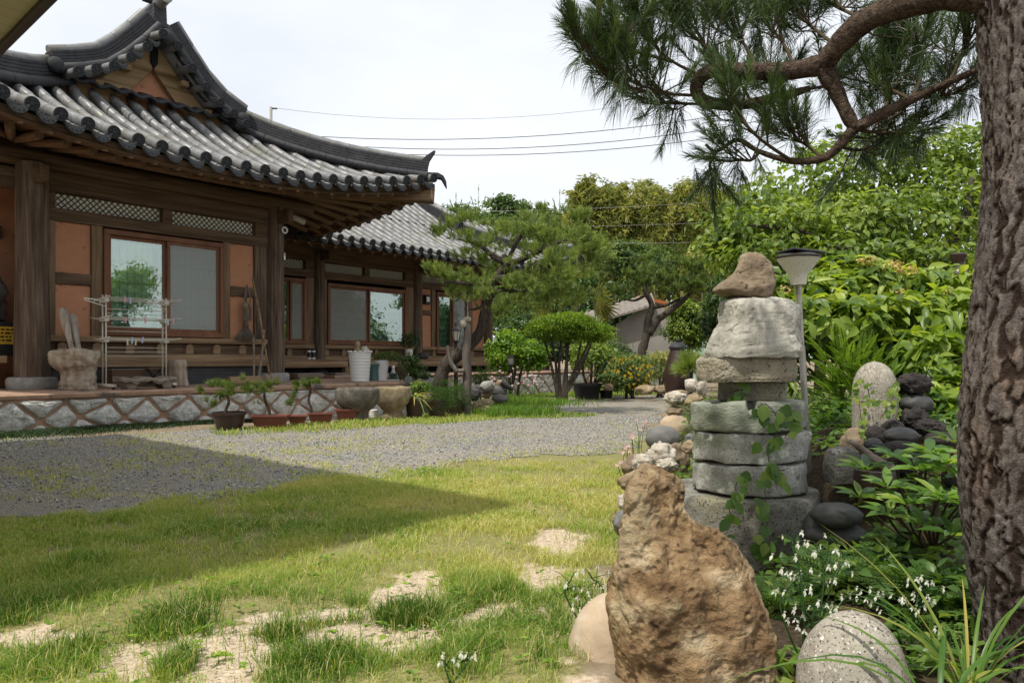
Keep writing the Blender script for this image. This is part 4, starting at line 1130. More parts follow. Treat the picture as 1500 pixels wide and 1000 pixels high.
M['millgreen'] = mat('greenish_millstone', [(0, (.14, .15, .115)), (.5, (.25, .265, .205)), (1, (.38, .39, .32))], 9, .9, .9, .015, 40, patch=((.1, .12, .08), 3, .55, .72), stretch=(1, 1, 2.2))
M['sandmill'] = mat('sandy_pitted_stone', [(0, (.22, .19, .13)), (.5, (.34, .3, .22)), (1, (.48, .43, .33))], 12, .9, 1.0, .015, 70, pits=45, speck=[((.12, .1, .07), 70, .62)])
M['basestone'] = mat('dark_granite_base', [(0, (.09, .085, .07)), (.5, (.2, .19, .16)), (1, (.34, .33, .28))], 10, .9, 1.0, .014, 45, speck=[((.06, .055, .05), 90, .6)], patch=((.26, .24, .15), 3, .52, .7))
M['whitegran'] = mat('speckled_white_granite', [(0, (.22, .195, .15)), (.5, (.32, .29, .235)), (1, (.41, .38, .315))], 26, .85, .4, .004, 140, speck=[((.07, .065, .06), 130, .6), ((.25, .22, .18), 90, .58), ((.62, .6, .55), 110, .64)])
M['beige'] = mat('beige_smooth_boulder', [(0, (.32, .24, .16)), (.5, (.44, .34, .235)), (1, (.54, .44, .32))], 3, .75, .3, .006, 40, patch=((.5, .45, .37), 6, .55, .7), pits=50)
M['limest'] = mat('white_holey_limestone', [(0, (.3, .26, .2)), (.5, (.5, .45, .37)), (1, (.68, .64, .56))], 10, .85, 1.0, .02, 24, dist=1.2, speck=[((.1, .08, .06), 16, .64)])
M['drift'] = wood('bleached_driftwood', (.05, .042, .036), (.12, .1, .085), (.22, .19, .165), 'z', scale=8)
M['stump'] = wood('grey_brown_stump_wood', (.14, .105, .075), (.33, .265, .2), (.5, .42, .33), 'z', scale=7, bump=.9); M['bleach'] = wood('bleached_pestle_wood', (.15, .12, .1), (.33, .28, .235), (.48, .42, .36), 'z', scale=8)

# ---------------------------------------------------------------- things on the terrace
D_ = 9.95
loc, pr = outline([(571, 94, 145), (558, 94, 144), (545, 96, 142), (534, 84, 146), (524, 82, 148), (516, 83, 147), (512.5, 92, 140)], D_, .85)
loc = TP(115, .8)
o = loft('stump_mortar', loc, pr, M['stump'], 3, amp=.05, freq=4, ridged=.015, ex=2.2, label='squat bleached tree stump mortar holding two pestles beside the porch column', cat='mortar', fine=.008)
def pestle(a, b_, r0, r1, label):
    A = hw(hS(a[0], .62), .62, hZ(*a, .62)); B = hw(hS(b_[0], .85), .85, hZ(*b_, .85)) + Vector((0, 0, -.06))
    o = MB().tube([A, A.lerp(B, .06), A.lerp(B, .2), A.lerp(B, .45), A.lerp(B, .6), B], [r0 * .7, r0 * .95, r0, r0 * .75, r1, r1 * 1.1], 14).build('wooden_pestle', M['bleach'], None, smooth=True, auto=True)
    tag(o, label, 'pestle', 'pestles standing in the stump')
pestle((91, 452), (109, 520), .06, .032, 'taller grey wooden pestle leaning left in the stump mortar')
pestle((105, 461), (118, 518), .06, .034, 'shorter grey wooden pestle on the right in the stump mortar')

# clothes drying rack
M['rackmetal'] = plain('cream_rack_tube', (.5, .47, .4), .35, .5); M['rackplastic'] = plain('cream_rack_plastic', (.62, .6, .52), .5, .4); M['peg_pink'] = plain('pink_peg', (.65, .3, .42), .5)
M['peg_violet'] = plain('lilac_peg', (.5, .44, .68), .5); M['peg_blue'] = plain('pale_blue_peg', (.38, .55, .65), .5); M['peg_yellow'] = plain('pale_yellow_peg', (.6, .58, .38), .5)
rn = .95; s0 = hS(153, rn); s1 = hS(241, rn); Wd = s1 - s0
rack = empty('drying_rack', hw(s0, rn, FLR), HROT, 'tall cream clothes drying rack with three tiers in front of the porch window', 'drying rack')
for x in (0, Wd):
    for y in (-.05, .06): MB().tube([(x, y, .05), (x, y, .6), (x, y, 1.27)], .011, 8).build('post', M['rackmetal'], rack, smooth=True)
    mb = MB().box(x - .03, x + .03, -.32, .32, .03, .07); mb.build('foot', M['rackplastic'], rack, bevel=.01)
    for y in (-.28, .28): MB().tube([(x - .015, y, .025), (x + .015, y, .025)], .025, 10).build('castor', M['blackpot'], rack, smooth=True)
for k, z in enumerate((1.2, .94, .66)):
    mb = MB()
    for i in range(7):
        y = -.32 + i * .107; zz = z + .02 * abs(y) / .32
        mb.tube([(-.06, y, zz), (Wd / 2, y, zz), (Wd + .06, y, zz)], .0042, 6)
    for x in (-.07, Wd + .07): mb.tube([(x, -.33, z + .03), (x, 0, z), (x, .33, z + .03)], .012, 8)
    mb.build('tier', M['rackmetal'], rack, smooth=True)
    for x in (0, Wd): MB().box(x - .03, x + .03, -.08, .09, z - .03, z + .03).build('joint', M['rackplastic'], rack, bevel=.006)
mb = MB()
for z in (1.08, 1.02, .84, .78, .56, .5, .44): mb.tube([(0, -.05, z), (Wd, -.05, z)], .0055, 6)
mb.build('cross_rods', M['rackmetal'], rack, smooth=True)
for x in (-.005, Wd - .01):
    mb = MB().tube([(x, -.06, 1.16), (x - .16, -.1, 1.19), (x - .3, -.14, 1.2)], .009, 6).tube([(x, -.06, 1.11), (x - .15, -.1, 1.14), (x - .3, -.14, 1.18)], .007, 6)
    for q in (.08, .16, .24): mb.tube([(x - q, -.06 - q * .25, 1.12 + q * .2), (x - q, -.06 - q * .25, 1.18 + q * .08)], .006, 5)
    mb.build('hanger_arm', M['rackplastic'], rack, smooth=True)
def peg(x, y, z, mt, label):
    e = hw(s0 + x, rn - y, FLR + z)
    o = MB().box(-.008, .0, -.006, .006, -.05, .035).box(.002, .01, -.006, .006, -.05, .035).build('clothes_peg', M[mt], None, bevel=.002, loc=e); o.rotation_euler = (0, random.uniform(-.2, .2), HROT + random.uniform(-.4, .4))
    tag(o, label, 'clothes peg', 'pegs on the drying rack')
for x, z, mt, lb in ((.16, 1.2, 'peg_pink', 'pink clothes peg at the left of the top tier of the drying rack'), (.25, 1.19, 'peg_violet', 'lilac clothes peg on the top tier of the drying rack'),
                     (.17, .93, 'peg_pink', 'pink clothes peg at the left of the middle rack tier'), (.5, .94, 'peg_pink', 'pink clothes peg at the centre of the middle rack tier'),
                     (.9, .92, 'peg_blue', 'pale blue clothes peg at the right of the middle rack tier'), (1.0, .94, 'peg_pink', 'pink clothes peg at the far right of the middle rack tier'),
                     (.28, .66, 'peg_blue', 'pale blue clothes peg on the lowest rack tier'), (.2, .64, 'peg_yellow', 'yellow clothes peg at the left of the lowest rack tier'),
                     (.34, .64, 'peg_yellow', 'yellow clothes peg right of the blue one on the lowest rack tier'), (.46, .67, 'peg_violet', 'lilac clothes peg on the lowest rack tier')):
    peg(x * Wd / 1.05, -.34, z, mt, lb)
# low gnarled bench
M['greywood'] = wood('grey_weathered_plank', (.08, .065, .05), (.19, .155, .125), (.3, .26, .21), 'x', scale=7, bump=.8)
sb = hS(172, 1.35); be = empty('low_bench', hw(sb, 1.35, FLR), HROT, 'low gnarled grey plank bench in front of the drying rack', 'bench'); wl_ = hS(250, 1.35) - sb
mb = MB(); V = []; Fs = []; N = 18; rr = random.Random(5)
for i in range(N + 1):
    x = wl_ * i / N; w = .15 + .035 * math.sin(i * 1.1) + rr.uniform(-.015, .015); zt = .15 + .018 * math.sin(i * .8 + 1); th = .055 + .015 * math.sin(i * 1.7)
    V += [(x, -w, zt - th), (x, -w * 1.05, zt - th * .4), (x, -w * .9, zt), (x, w * .9, zt + .005), (x, w, zt - th)]
for i in range(N):
    for k in range(5): Fs.append((i * 5 + k, i * 5 + (k + 1) % 5, (i + 1) * 5 + (k + 1) % 5, (i + 1) * 5 + k))
Fs += [tuple(range(5))[::-1], tuple(N * 5 + k for k in range(5))]
mb.add(V, Fs); mb.build('seat', M['greywood'], be, smooth=True, auto=True)
for x in (.14, wl_ - .1): MB().prism([(-.09, .1), (.09, .1), (.05, 0), (-.045, 0)], -.11, .11).build('leg', M['greywood'], be, bevel=.012).location = (x, 0, 0)
# box, folding stool and stump behind the rack
o = empty('wooden_box', TP(164, .45), HROT, 'plain brown wooden box behind the low bench', 'box'); bw = hS(214, .45) - hS(164, .45)
MB().box(0, bw, 0, .3, 0, .24).build('body', M['wood_h'], o, bevel=.01); MB().box(-.012, bw + .012, -.012, .312, .242, .262).build('lid', M['greywood'], o, bevel=.005)
st = empty('folding_stool', TP(229, .5), HROT, 'small dark folding wooden stool leaning between box and stump', 'stool')
MB().box(-.15, .15, -.1, .1, .25, .28).build('seat', M['wood_h'], st, bevel=.008)
for y in (-.08, .08):
    for sg in (1, -1): MB().tube([(-.11 * sg, y + .012 * sg, 0), (.11 * sg, y + .012 * sg, .25)], .014, 6).build('leg', M['wood_h'], st)
MB().box(-.02, .02, -.08, .08, .11, .13).build('stretcher', M['wood_h'], st)
loc, pr = outline([(563, 249, 275), (550, 248, 274), (540, 247, 273), (530, 246, 273), (524.5, 248, 272)], 10.9, 1.0)
loft('log_stump', TP(262, .75), pr, M['stump'], 9, nth=32, nz=16, ex=2, amp=.012, freq=9, label='upright brown log stump to the right of the drying rack', cat='stump')
# broom, hanging gourd brushes, leaning tools
M['straw'] = wood('dry_broom_straw', (.07, .055, .045), (.15, .125, .1), (.24, .2, .165), 'z', scale=14, bump=.9); M['stick'] = wood('grey_stick_wood', (.1, .075, .055), (.22, .17, .125), (.34, .27, .2), 'z')
sb = hS(360, .1); br = empty('hanging_broom', hw(sb, .1, hZ(360, 500, .1)), HROT, 'grey fan shaped straw broom hanging on the right wall panel', 'broom')
mb = MB()
rr = random.Random(2)
for i in range(120):
    a = rr.uniform(-1, 1); y = rr.uniform(-.05, .05); mb.tube([(a * .03, y * .3, .26), (a * .11, y, .13), (a * .19 + rr.uniform(-.01, .01), y * 1.5, rr.uniform(-.01, .03) + .03 * a * a)], [.004, .005, .003], 4, cap=False)
mb.build('bristles', M['straw'], br)
MB().tube([(0, 0, .24), (0, 0, .42), (.0, 0, .62), (.02, 0, .95)], [.05, .032, .018, .012], 10).build('handle', M['straw'], br, smooth=True)
for x in (-.045, .06):
    g = empty('gourd_brush', hw(sb + x, .14, hZ(360, 455, .1) + .02), HROT, ('left' if x < 0 else 'right') + ' one of two small gourd headed brushes hanging above the straw broom', 'brush', 'gourd brushes above the broom')
    MB().tube([(0, 0, .12), (0, 0, .2), (-x, 0, .42)], [.012, .01, .008], 8).build('stem', M['stick'], g, smooth=True); MB().lathe([(.01, .0), (.035, .03), (.04, .07), (.02, .12), (.01, .14)], 14).build('gourd', M['stick'], g, smooth=True)
    mb = MB()
    for i in range(26):
        a = rr.uniform(-.03, .03); mb.tube([(a * .6, rr.uniform(-.02, .02), .03), (a, rr.uniform(-.02, .02), -.2 + rr.uniform(0, .06))], .004, 4, cap=False)
    mb.build('bristles', M['straw'], g)
def stick(name, pts, rad, mt, label, cat, n=8):
    o = MB().tube(pts, rad, n).build(name, M[mt], None, smooth=True, auto=True); tag(o, label, cat); return o
stick('leaning_pole', [TP(372, .5), TP(372, .3, 1.0), TP(371, .12, 1.22)], .018, 'stick', 'short straight pole leaning below the straw broom', 'pole')
stick('leaning_stick', [TP(378, .6), TP(383, .3, .9), TP(387, .1, 1.35)], [.026, .022, .018], 'stick', 'grey stick leaning on the wall beside the wing corner column', 'stick')
h_ = empty('garden_hoe', TP(393, .6), HROT, 'long bent wooden handled hoe leaning on the corner column', 'hoe')
MB().tube([(.04, 0, .05), (.02, .1, .5), (-.03, .2, 1.1), (-.12, .28, 1.75)], [.018, .016, .016, .014], 8).build('handle', M['wood_pale'], h_, smooth=True)
MB().prism([(-.05, 0), (.09, 0), (.06, .1), (-.02, .1)], -.006, .006).build('blade', M['darkmetal'], h_)
# mallet lying on the terrace
ml = empty('wooden_mallet', TP(335, 1.2), HROT, 'wooden mallet lying on the terrace with a 4 on its head', 'mallet'); sl0 = hS(335, 1.2); a_ = hS(382, 1.2) - sl0; e_ = hS(407, 1.2) - sl0
MB().tube([(0, 0, .07), (a_ * .5, 0, .075), (a_, 0, .075)], [.07, .072, .066], 14).build('handle', M['wood_pale'], ml, smooth=True, auto=True)
MB().tube([(a_ + .01, -.08, .08), (a_ + .05, -.02, .08), (e_, .0, .08)], [.075, .082, .08], 16).build('head', M['stick'], ml, smooth=True, auto=True)
def text(name, s, size, loc, rot, mt, parent=None):
    cu = bpy.data.curves.new(name, 'FONT'); cu.body = s; cu.size = size; cu.extrude = .001; cu.align_x = 'CENTER'
    ob = bpy.data.objects.new(name, cu); COL.objects.link(ob); dg = bpy.context.evaluated_depsgraph_get(); me = bpy.data.meshes.new_from_object(ob.evaluated_get(dg)); bpy.data.objects.remove(ob)
    o = bpy.data.objects.new(name, me); me.materials.clear(); me.materials.append(mt); o.location = loc; o.rotation_euler = rot; COL.objects.link(o)
    if parent: o.parent = parent
    return o
text('number', '4', .07, (e_ - .12, -.086, .055), (math.pi / 2 - .0, 0, 0), M['dark'], ml)
# step stones on the terrace
def slab(name, px0, px1, n0, h, w, mt, label, cat='stone slab'):
    s0_ = hS(px0, n0); o = MB().box(0, hS(px1, n0) - s0_, -w / 2, w / 2, h * .35, h).box(.04, .16, -w / 2 + .03, w / 2 - .03, 0, h * .348).box(hS(px1, n0) - s0_ - .16, hS(px1, n0) - s0_ - .04, -w / 2 + .03, w / 2 - .03, 0, h * .348).build(name, mt, None, bevel=.012, loc=hw(s0_, n0, FLR)); o.rotation_euler = (0, 0, HROT); tag(o, label, cat)
slab('stepping_bench', 427, 465, -.6, .13, .4, M['greywood'], 'low grey step in front of the rear porch near the corner column', 'step')
slab('stepping_bench', 484, 501, -1.6, .1, .35, M['greywood'], 'small flat step under the rear porch edge', 'step')
# jars and plants on the rear porch
for px, nm in ((452.5, 'left'), (459, 'right')):
    j = empty('lidded_jar', hw(hS(px, N2 + .45), N2 + .45, .842), HROT, nm + ' one of two dark jars with white bands on the rear porch', 'jar', 'jars on the rear porch')
    MB().lathe([(.04, 0), (.045, .03), (.045, .13), (.04, .15)], 16).build('body', M['blackpot'], j, smooth=True, auto=True)
    for z in (0.005, .165): MB().lathe([(.046, z), (.048, z + .02), (.047, z + .04)], 16).build('band', M['whitepot'], j, smooth=True, auto=True)
    MB().lathe([(.044, .151), (.046, .24), (.02, .25)], 16).build('lid', M['blackpot'], j, smooth=True, auto=True)
rock('dark_stone', hw(hS(619, N2 + .5), N2 + .5, .842), (.34, .28, .2), M['basalt'], 3, sub=3, label='dark round stone lying on the rear porch by the terracotta panel', cat='stone')
# wall lamp on the rear panel
wlp = empty('wall_lamp', hw(hS(624, N2 + .02), N2 + .01, 2.5), HROT, 'black square wall lamp with pale pane on the terracotta panel', 'wall lamp')
MB().box(-.14, .14, -.03, 0, -.14, .14).build('back_plate', M['darkmetal'], wlp, bevel=.006); mb = MB(); ring(mb, -.12, .12, -.11, .11, .025, -.14, -.03); mb.build('cage', M['darkmetal'], wlp); MB().box(-.08, .08, -.1, -.06, -.07, .07).build('lamp_glass', M['paper'], wlp, bevel=.01)
# security camera, ring light and note on the corner column
cm = empty('security_camera', hw(3.98, .3, 3.28), HROT, 'small bullet security camera under the eave beside the corner column', 'camera')
MB().tube([(0, -.08, .05), (.0, 0, .0)], .02, 8).build('bracket', M['darkmetal'], cm); MB().tube([(-.1, -.04, .06), (.0, -.1, .02), (.14, -.16, -.04)], [.045, .05, .05], 14).build('body', plain('cream_camera_body', (.35, .33, .27), .4), cm, smooth=True, auto=True); MB().tube([(.14, -.16, -.038), (.16, -.17, -.046)], [.042, .036], 14).build('lens', M['blackpot'], cm)
dm = empty('motion_sensor', hw(3.86, .22, 3.1), HROT, 'small white ring shaped sensor on the corner column', 'sensor'); mb = MB()
mb.tube([(.05 * math.cos(a), -.02, .05 * math.sin(a)) for a in [k * math.pi / 8 for k in range(17)]], .014, 8, cap=False); mb.build('ring', M['whitepot'], dm, smooth=True); MB().tube([(0, 0, 0), (0, -.02, 0)], .035, 14).build('core', M['blackpot'], dm)
nt_ = empty('paper_note', hw(3.9, .165, 2.65), HROT + .5, 'tiny white name plate fixed on the corner column', 'name plate'); MB().box(-.025, .025, -.012, .0, -.06, .06).build('plate', M['whitepot'], nt_, bevel=.003); MB().box(-.018, .018, -.014, -.0125, .02, .045).build('mark', M['river'], nt_)
# stacked goods at the far left under the side eave
M['sack'] = mat('grey_woven_sack', [(0, (.12, .115, .105)), (1, (.2, .19, .175))], 40, .9, .6, .006, 120)
gl_ = hw(-.35, -.45, .9)
o = loft('tarpaulin_bundle', gl_ + Vector((-.15, .1, .48)), [(0, -.35, .3, .5, 0), (.3, -.33, .28, .5, 0), (.55, -.25, .3, .45, 0), (.75, -.1, .2, .3, 0), (.8, 0, .12, .15, 0)], M['sack'], 2, amp=.06, freq=5, label='grey cloth bundle stacked behind the porch column at the left edge', cat='bundle')
yb = empty('yellow_crate', gl_ + Vector((-.1, .05, 0)), HROT, 'black and yellow carton behind the porch column at the left edge', 'carton')
M['yellow'] = plain('yellow_print', (.62, .4, .03), .6); MB().box(-.4, .34, -.2, .25, 0, .47).build('carton', M['blackpot'], yb, bevel=.006); MB().box(-.39, .33, -.204, -.201, .16, .4).build('label_panel', M['yellow'], yb)
mb = MB(); rr = random.Random(8)
for z in (.35, .3, .25, .2):
    x = -.36
    while x < .3: w = rr.uniform(.02, .07); mb.box(x, x + w, -.2065, -.2045, z, z + .022); x += w + .015
mb.build('printed_lines', M['dark'], yb)

# ---------------------------------------------------------------- pots on the terrace edge
def tz(px, py, z=FLR): D = (CH - z) * F / (py - HZ); return Vector(((px - CX) / F * D, D, z))
def ribbed(r0, r1, h, k):
    pr = []
    for i in range(k):
        za, zb = h * i / k, h * (i + 1) / k; ra, rb = lerp(r0, r1, i / k), lerp(r0, r1, (i + 1) / k)
        pr += [(ra + .004, za + .004), (lerp(ra, rb, .5) + .008, (za + zb) / 2), (rb + .004, zb - .004), (rb - .002, zb)]
    return pr
c = tz(527, 558.5); wp = pot('white_planter', ribbed(.16, .195, .51, 9) + [(.212, .512), (.214, .53)], c, M['whitepot'], 'large white ribbed planter with a wavy rim on the terrace edge', 'planter')
mb = MB()
for k in range(14): a = k * 2 * math.pi / 14; mb.lathe([(.028, 0), (.03, .012), (.01, .024)], 8, (.2 * math.cos(a), .2 * math.sin(a), .528))
mb.build('wavy_rim', M['whitepot'], wp, smooth=True)
def figurine(loc, mt, label, sc=1):
    o = MB().lathe([(.05, 0), (.06, .03), (.05, .09), (.03, .12), (.045, .15), (.05, .18), (.035, .215), (.01, .225)], 14).build('stone_figure', mt, None, smooth=True, loc=loc); o.scale = (sc,) * 3; tag(o, label, 'figurine'); return o
figurine(c + Vector((-.04, -.02, .475)), M['tanrock'], 'small brown stone figure standing in the white ribbed planter', 1.1)
rock('white_stone', c + Vector((.1, -.04, .475)), (.15, .13, .17), M['limest'], 5, sub=3, ridged=.3, label='white knobbly stone in the white ribbed planter', cat='stone')
rock('dark_pebble', c + Vector((-.14, -.05, .475)), (.09, .09, .08), M['basalt'], 6, sub=3, label='dark pebble at the left rim of the white ribbed planter', cat='stone')
pot('teal_pot', [(.085, 0), (.085, .2), (.1, .27), (.115, .29), (.115, .31)], tz(546, 557.5) + Vector((.0, .1, 0)), M['teal'], 'teal glazed tall pot between the two white planters', 'pot')
WP2 = tz(559, 557); pot('white_planter', [(.095, 0), (.11, .15), (.135, .34), (.14, .36), (.136, .375)], WP2, M['whitepot'], 'smooth tapering white planter with an overhanging bonsai on the terrace edge', 'planter')
tr_ = tz(576, 555.5); MB().box(-.11, .11, -.08, .08, 0, .025).build('tmp', M['teal'], None)
o = bpy.data.objects['tmp']; o.name = 'slate_tray'; o.location = tr_; tag(o, 'dark flat slate under the small teal pot', 'tray')
pot('teal_pot', [(.07, 0), (.085, .06), (.09, .09)], tr_ + Vector((0, 0, .026)), M['teal'], 'low teal pot on the slate beside the white bonsai planter', 'pot')
figurine(tr_ + Vector((0, 0, .11)), M['whitepot'], 'small pale figure standing in the low teal pot', .7)
BWL = tz(590, 556); pot('stone_bowl', [(.07, 0), (.075, .05), (.1, .1), (.14, .17), (.15, .22), (.15, .24)], BWL, M['bowl'], 'brown footed bowl with white pebbles at the terrace end', 'bowl')
PB = hw(hS(599, N2 + .6), N2 + .6, .842); pot('white_pot', [(.1, 0), (.1, .2), (.105, .25), (.11, .27)], PB, M['whitepot'], 'small white pot with a round dark bush on the rear porch', 'pot')

# ---------------------------------------------------------------- pots and mortars on the ground before the terrace
M['mortarstone'] = mat('mossy_brown_mortar_stone', [(0, (.05, .045, .036)), (.5, (.11, .098, .078)), (1, (.2, .18, .145))], 10, .92, 1.0, .015, 45, speck=[((.3, .28, .24), 90, .66)])
M['mortartan'] = mat('tan_mortar_stone', [(0, (.15, .115, .065)), (.5, (.25, .195, .115)), (1, (.36, .3, .2))], 10, .92, 1.0, .012, 55, patch=((.13, .13, .08), 3, .56, .72))
def gpt(px, py): return G(px, py)
def stone_mortar(loc, R, H, mt, foot, label):
    pr = [(foot * 1.08, -.03), (foot, .06), (foot * .95, H * .27), (foot * 1.15, H * .32), (R * .72, H * .4), (R * .92, H * .55), (R, H * .75), (R * .99, H * .93), (R * .95, H), (R * .82, H * .99), (R * .75, H * .9), (.02, H * .7)]
    V = MB().lathe(pr, 40); vv = []
    for p in V.v:
        k = 1 + .05 * nse(p, 4, 4, R * 9); vv.append((p[0] * k, p[1] * k, p[2] + .01 * nse(p, 8, 3, 1)))
    V.v = vv
    # finer surface through subdivision
    o = V.build('stone_mortar', mt, None, smooth=True, loc=loc); o.rotation_euler = (0, 0, HROT); tag(o, label, 'mortar', 'stone mortars before the terrace'); return o
stone_mortar(gpt(524, 617), .325, .5, M['mortarstone'], .16, 'wide dark stone mortar bowl in front of the terrace wall')
stone_mortar(gpt(575, 614.5), .285, .52, M['mortartan'], .155, 'tan footed stone mortar right of the dark one')
pot('white_pot', ribbed(.05, .068, .15, 5), gpt(547, 613.5) , M['whitepot'], 'little white ribbed pot between the two stone mortars', 'pot')
PLT = gpt(607, 614); pot('brown_planter', [(.115, 0), (.135, .2), (.148, .3), (.148, .33)], PLT, M['brownpot'], 'dark brown planter with a yellowing strap leaved plant', 'planter')
SH1, SH2 = gpt(640, 612), gpt(665, 608)
pot('brown_planter', [(.13, 0), (.15, .15), (.16, .3)], SH1, M['brownpot'], 'dark planter under the overhanging heath shrub, left one', 'planter'); pot('brown_planter', [(.13, 0), (.15, .15), (.16, .26)], SH2, M['brownpot'], 'dark planter under the overhanging heath shrub beside the driftwood post', 'planter')
BP1 = gpt(336, 629); pot('brown_planter', [(.13, 0), (.15, .02), (.165, .08), (.185, .18), (.2, .185), (.2, .215)], BP1, M['brownpot'], 'round dark brown pot holding a small pine before the terrace', 'pot')
def red_planter(px0, px1, py, h, label):
    c0, c1 = gpt(px0, py), gpt(px1, py - .3); d = c1 - c0; w = d.length; e = empty('red_planter', c0, math.atan2(d.y, d.x), label, 'planter', 'red planters before the terrace')
    V = []; 
    for z, gq in ((0, .05), (h * .85, .012), (h * .86, -.012), (h, -.012), (h, .012), (h * .8, .02)): V += [(gq, gq, z), (w - gq, gq, z), (w - gq, .2 - gq, z), (gq, .2 - gq, z)]
    Fs = [(3, 2, 1, 0)] + [(i * 4 + k, i * 4 + (k + 1) % 4, (i + 1) * 4 + (k + 1) % 4, (i + 1) * 4 + k) for i in range(5) for k in range(4)]
    mb = MB(); mb.add(V, Fs); mb.build('trough', M['redpot'], e, bevel=.004); MB().box(.03, w - .03, .03, .17, h * .78, h * .84).build('soil', M['soilpot'], e)
    return e
red_planter(366, 419, 628.5, .17, 'widest red plastic planter right of the round brown pot'); red_planter(420, 449, 624.5, .14, 'smallest red plastic planter, second from the left')
red_planter(450, 488, 621.5, .15, 'red plastic planter under the tallest potted pine'); red_planter(491, 524, 618, .18, 'red plastic planter leaning on the dark stone mortar')
# ---------------------------------------------------------------- LEAF AND NEEDLE BUILDERS
def nrm(a): return a / (np.linalg.norm(a, axis=-1, keepdims=True) + 1e-9)
def leaf_geo(p, d, n, ln, wd, hi=False, droop=.15, fold=.12):
    """p base (N,3), d axis, n face normal; returns verts and face lists"""
    d = nrm(d); s = nrm(np.cross(d, n)); n = np.cross(s, d); N = len(p); ln = ln[:, None]; wd = wd[:, None] / 2
    at = lambda t, w, k: p + d * ln * t + s * wd * w + n * ln * (k - droop * t * t)
    if not hi:
        V = np.stack([at(0, 0, 0), at(.5, -1, fold), at(1, 0, 0), at(.5, 1, fold)], 1); b_ = 4 * np.arange(N)[:, None]
        return V.reshape(-1, 3), [b_ + np.array([[0, 3, 2]]), b_ + np.array([[0, 2, 1]])]
    V = np.stack([at(0, 0, 0), at(.3, -.85, fold), at(.62, -.8, fold * .8), at(1, 0, 0), at(.62, .8, fold * .8), at(.3, .85, fold), at(.3, 0, 0), at(.62, 0, 0)], 1)
    b_ = 8 * np.arange(N)[:, None]
    return V.reshape(-1, 3), [b_ + np.array([[0, 5, 6]]), b_ + np.array([[0, 6, 1]]), b_ + np.array([[6, 5, 4, 7]]), b_ + np.array([[1, 6, 7, 2]]), b_ + np.array([[7, 4, 3]]), b_ + np.array([[2, 7, 3]])]
def leaf_obj(name, parts, mt, parent=None, loc=None):
    """parts: list of (V, faces, rnd per leaf)"""
    Vs, Fs, Rs, b_ = [], [], [], 0
    for V, fl, r in parts:
        Vs.append(V)
        for f in fl: Fs.append(f + b_); Rs.append(r)
        b_ += len(V)
    V = np.concatenate(Vs)
    if loc is not None: V = V - np.array(loc)[None]
    return mesh_np(name, V, Fs, mt, parent=parent, rnd=Rs, loc=None if parent is not None else loc)
def rdir(r, n): return nrm(r.normal(0, 1, (n, 3)))
def crown(blobs, per, ll, lw, seed, hi=False, clump=.22, nclump=30, up=.5, shell=.55, droop=.2, tone=(0, 1), flat=0.0):
    """blobs: (centre, (rx,ry,rz), weight). Leaves gather in clumps through each blob's volume"""
    r = np.random.default_rng(seed); out = []
    for c, rad, w in blobs:
        rad = np.array(rad); k = max(3, int(nclump * w)); q = rdir(r, k) * (shell + (1 - shell) * r.random((k, 1)) ** .5) * (1 + .12 * r.normal(0, 1, (k, 1)))
        n = int(per * w); ci = r.integers(0, k, n); off = r.normal(0, clump, (n, 3)); off[:, 2] *= .6
        u = q[ci] + off; p = np.array(c) + u * rad
        o = nrm(u); nr = nrm(o * .5 + np.array([0, 0, up]) + r.normal(0, .45, (n, 3)))
        d = nrm(o * .7 + r.normal(0, .7, (n, 3)) + np.array([0, 0, -.15])); d = nrm(d - nr * (d * nr).sum(-1, keepdims=True) * (1 - flat))
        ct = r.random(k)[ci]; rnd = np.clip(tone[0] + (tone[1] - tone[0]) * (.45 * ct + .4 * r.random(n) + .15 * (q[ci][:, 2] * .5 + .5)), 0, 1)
        V, fl = leaf_geo(p, d, nr, ll * r.uniform(.65, 1.2, n), lw * r.uniform(.7, 1.15, n), hi, droop); out.append((V, fl, rnd))
    return out
def needles(p, d, sl, k, nl, w, seed, spread=.75, droop=0.0, tone=(0, 1), seg5=False, back=0.0):
    """shoots at p pointing along d, sl long, each with k needles of length nl"""
    r = np.random.default_rng(seed); N = len(p); d = nrm(d)
    P_ = np.repeat(p, k, 0); D_ = np.repeat(d, k, 0); S_ = np.repeat(np.broadcast_to(sl, (N,)), k); n = len(P_)
    t = r.random(n); rad = r.normal(0, 1, (n, 3)); rad = nrm(rad - D_ * (rad * D_).sum(-1, keepdims=True))
    an = spread * r.uniform(.5, 1.15, n)[:, None] * (1.15 - .5 * t[:, None]); v = nrm(D_ * (np.cos(an) - back) + rad * np.sin(an))
    base = P_ + D_ * (S_ * t)[:, None]; L_ = np.broadcast_to(nl, (N,)).repeat(k) * r.uniform(.7, 1.1, n)
    sd = nrm(np.cross(v, rdir(r, n))) * (w / 2); g = np.zeros((n, 3)); g[:, 2] = -droop
    tip = base + nrm(v + g) * L_[:, None]; mid = base + nrm(v + g * .4) * (L_ * .55)[:, None]
    rnd = np.clip(tone[0] + (tone[1] - tone[0]) * np.clip(.55 * np.repeat(r.random(N), k) + .45 * r.random(n), 0, 1), 0, 1); i = np.arange(n)[:, None]
    if seg5:
        V = np.stack([base - sd, base + sd, mid + sd, mid - sd, tip], 1).reshape(-1, 3); return V, [5 * i + np.array([[0, 1, 2, 3]]), 5 * i + np.array([[3, 2, 4]])], rnd
    V = np.stack([base - sd, base + sd, tip], 1).reshape(-1, 3); return V, [3 * i + np.array([[0, 1, 2]])], rnd
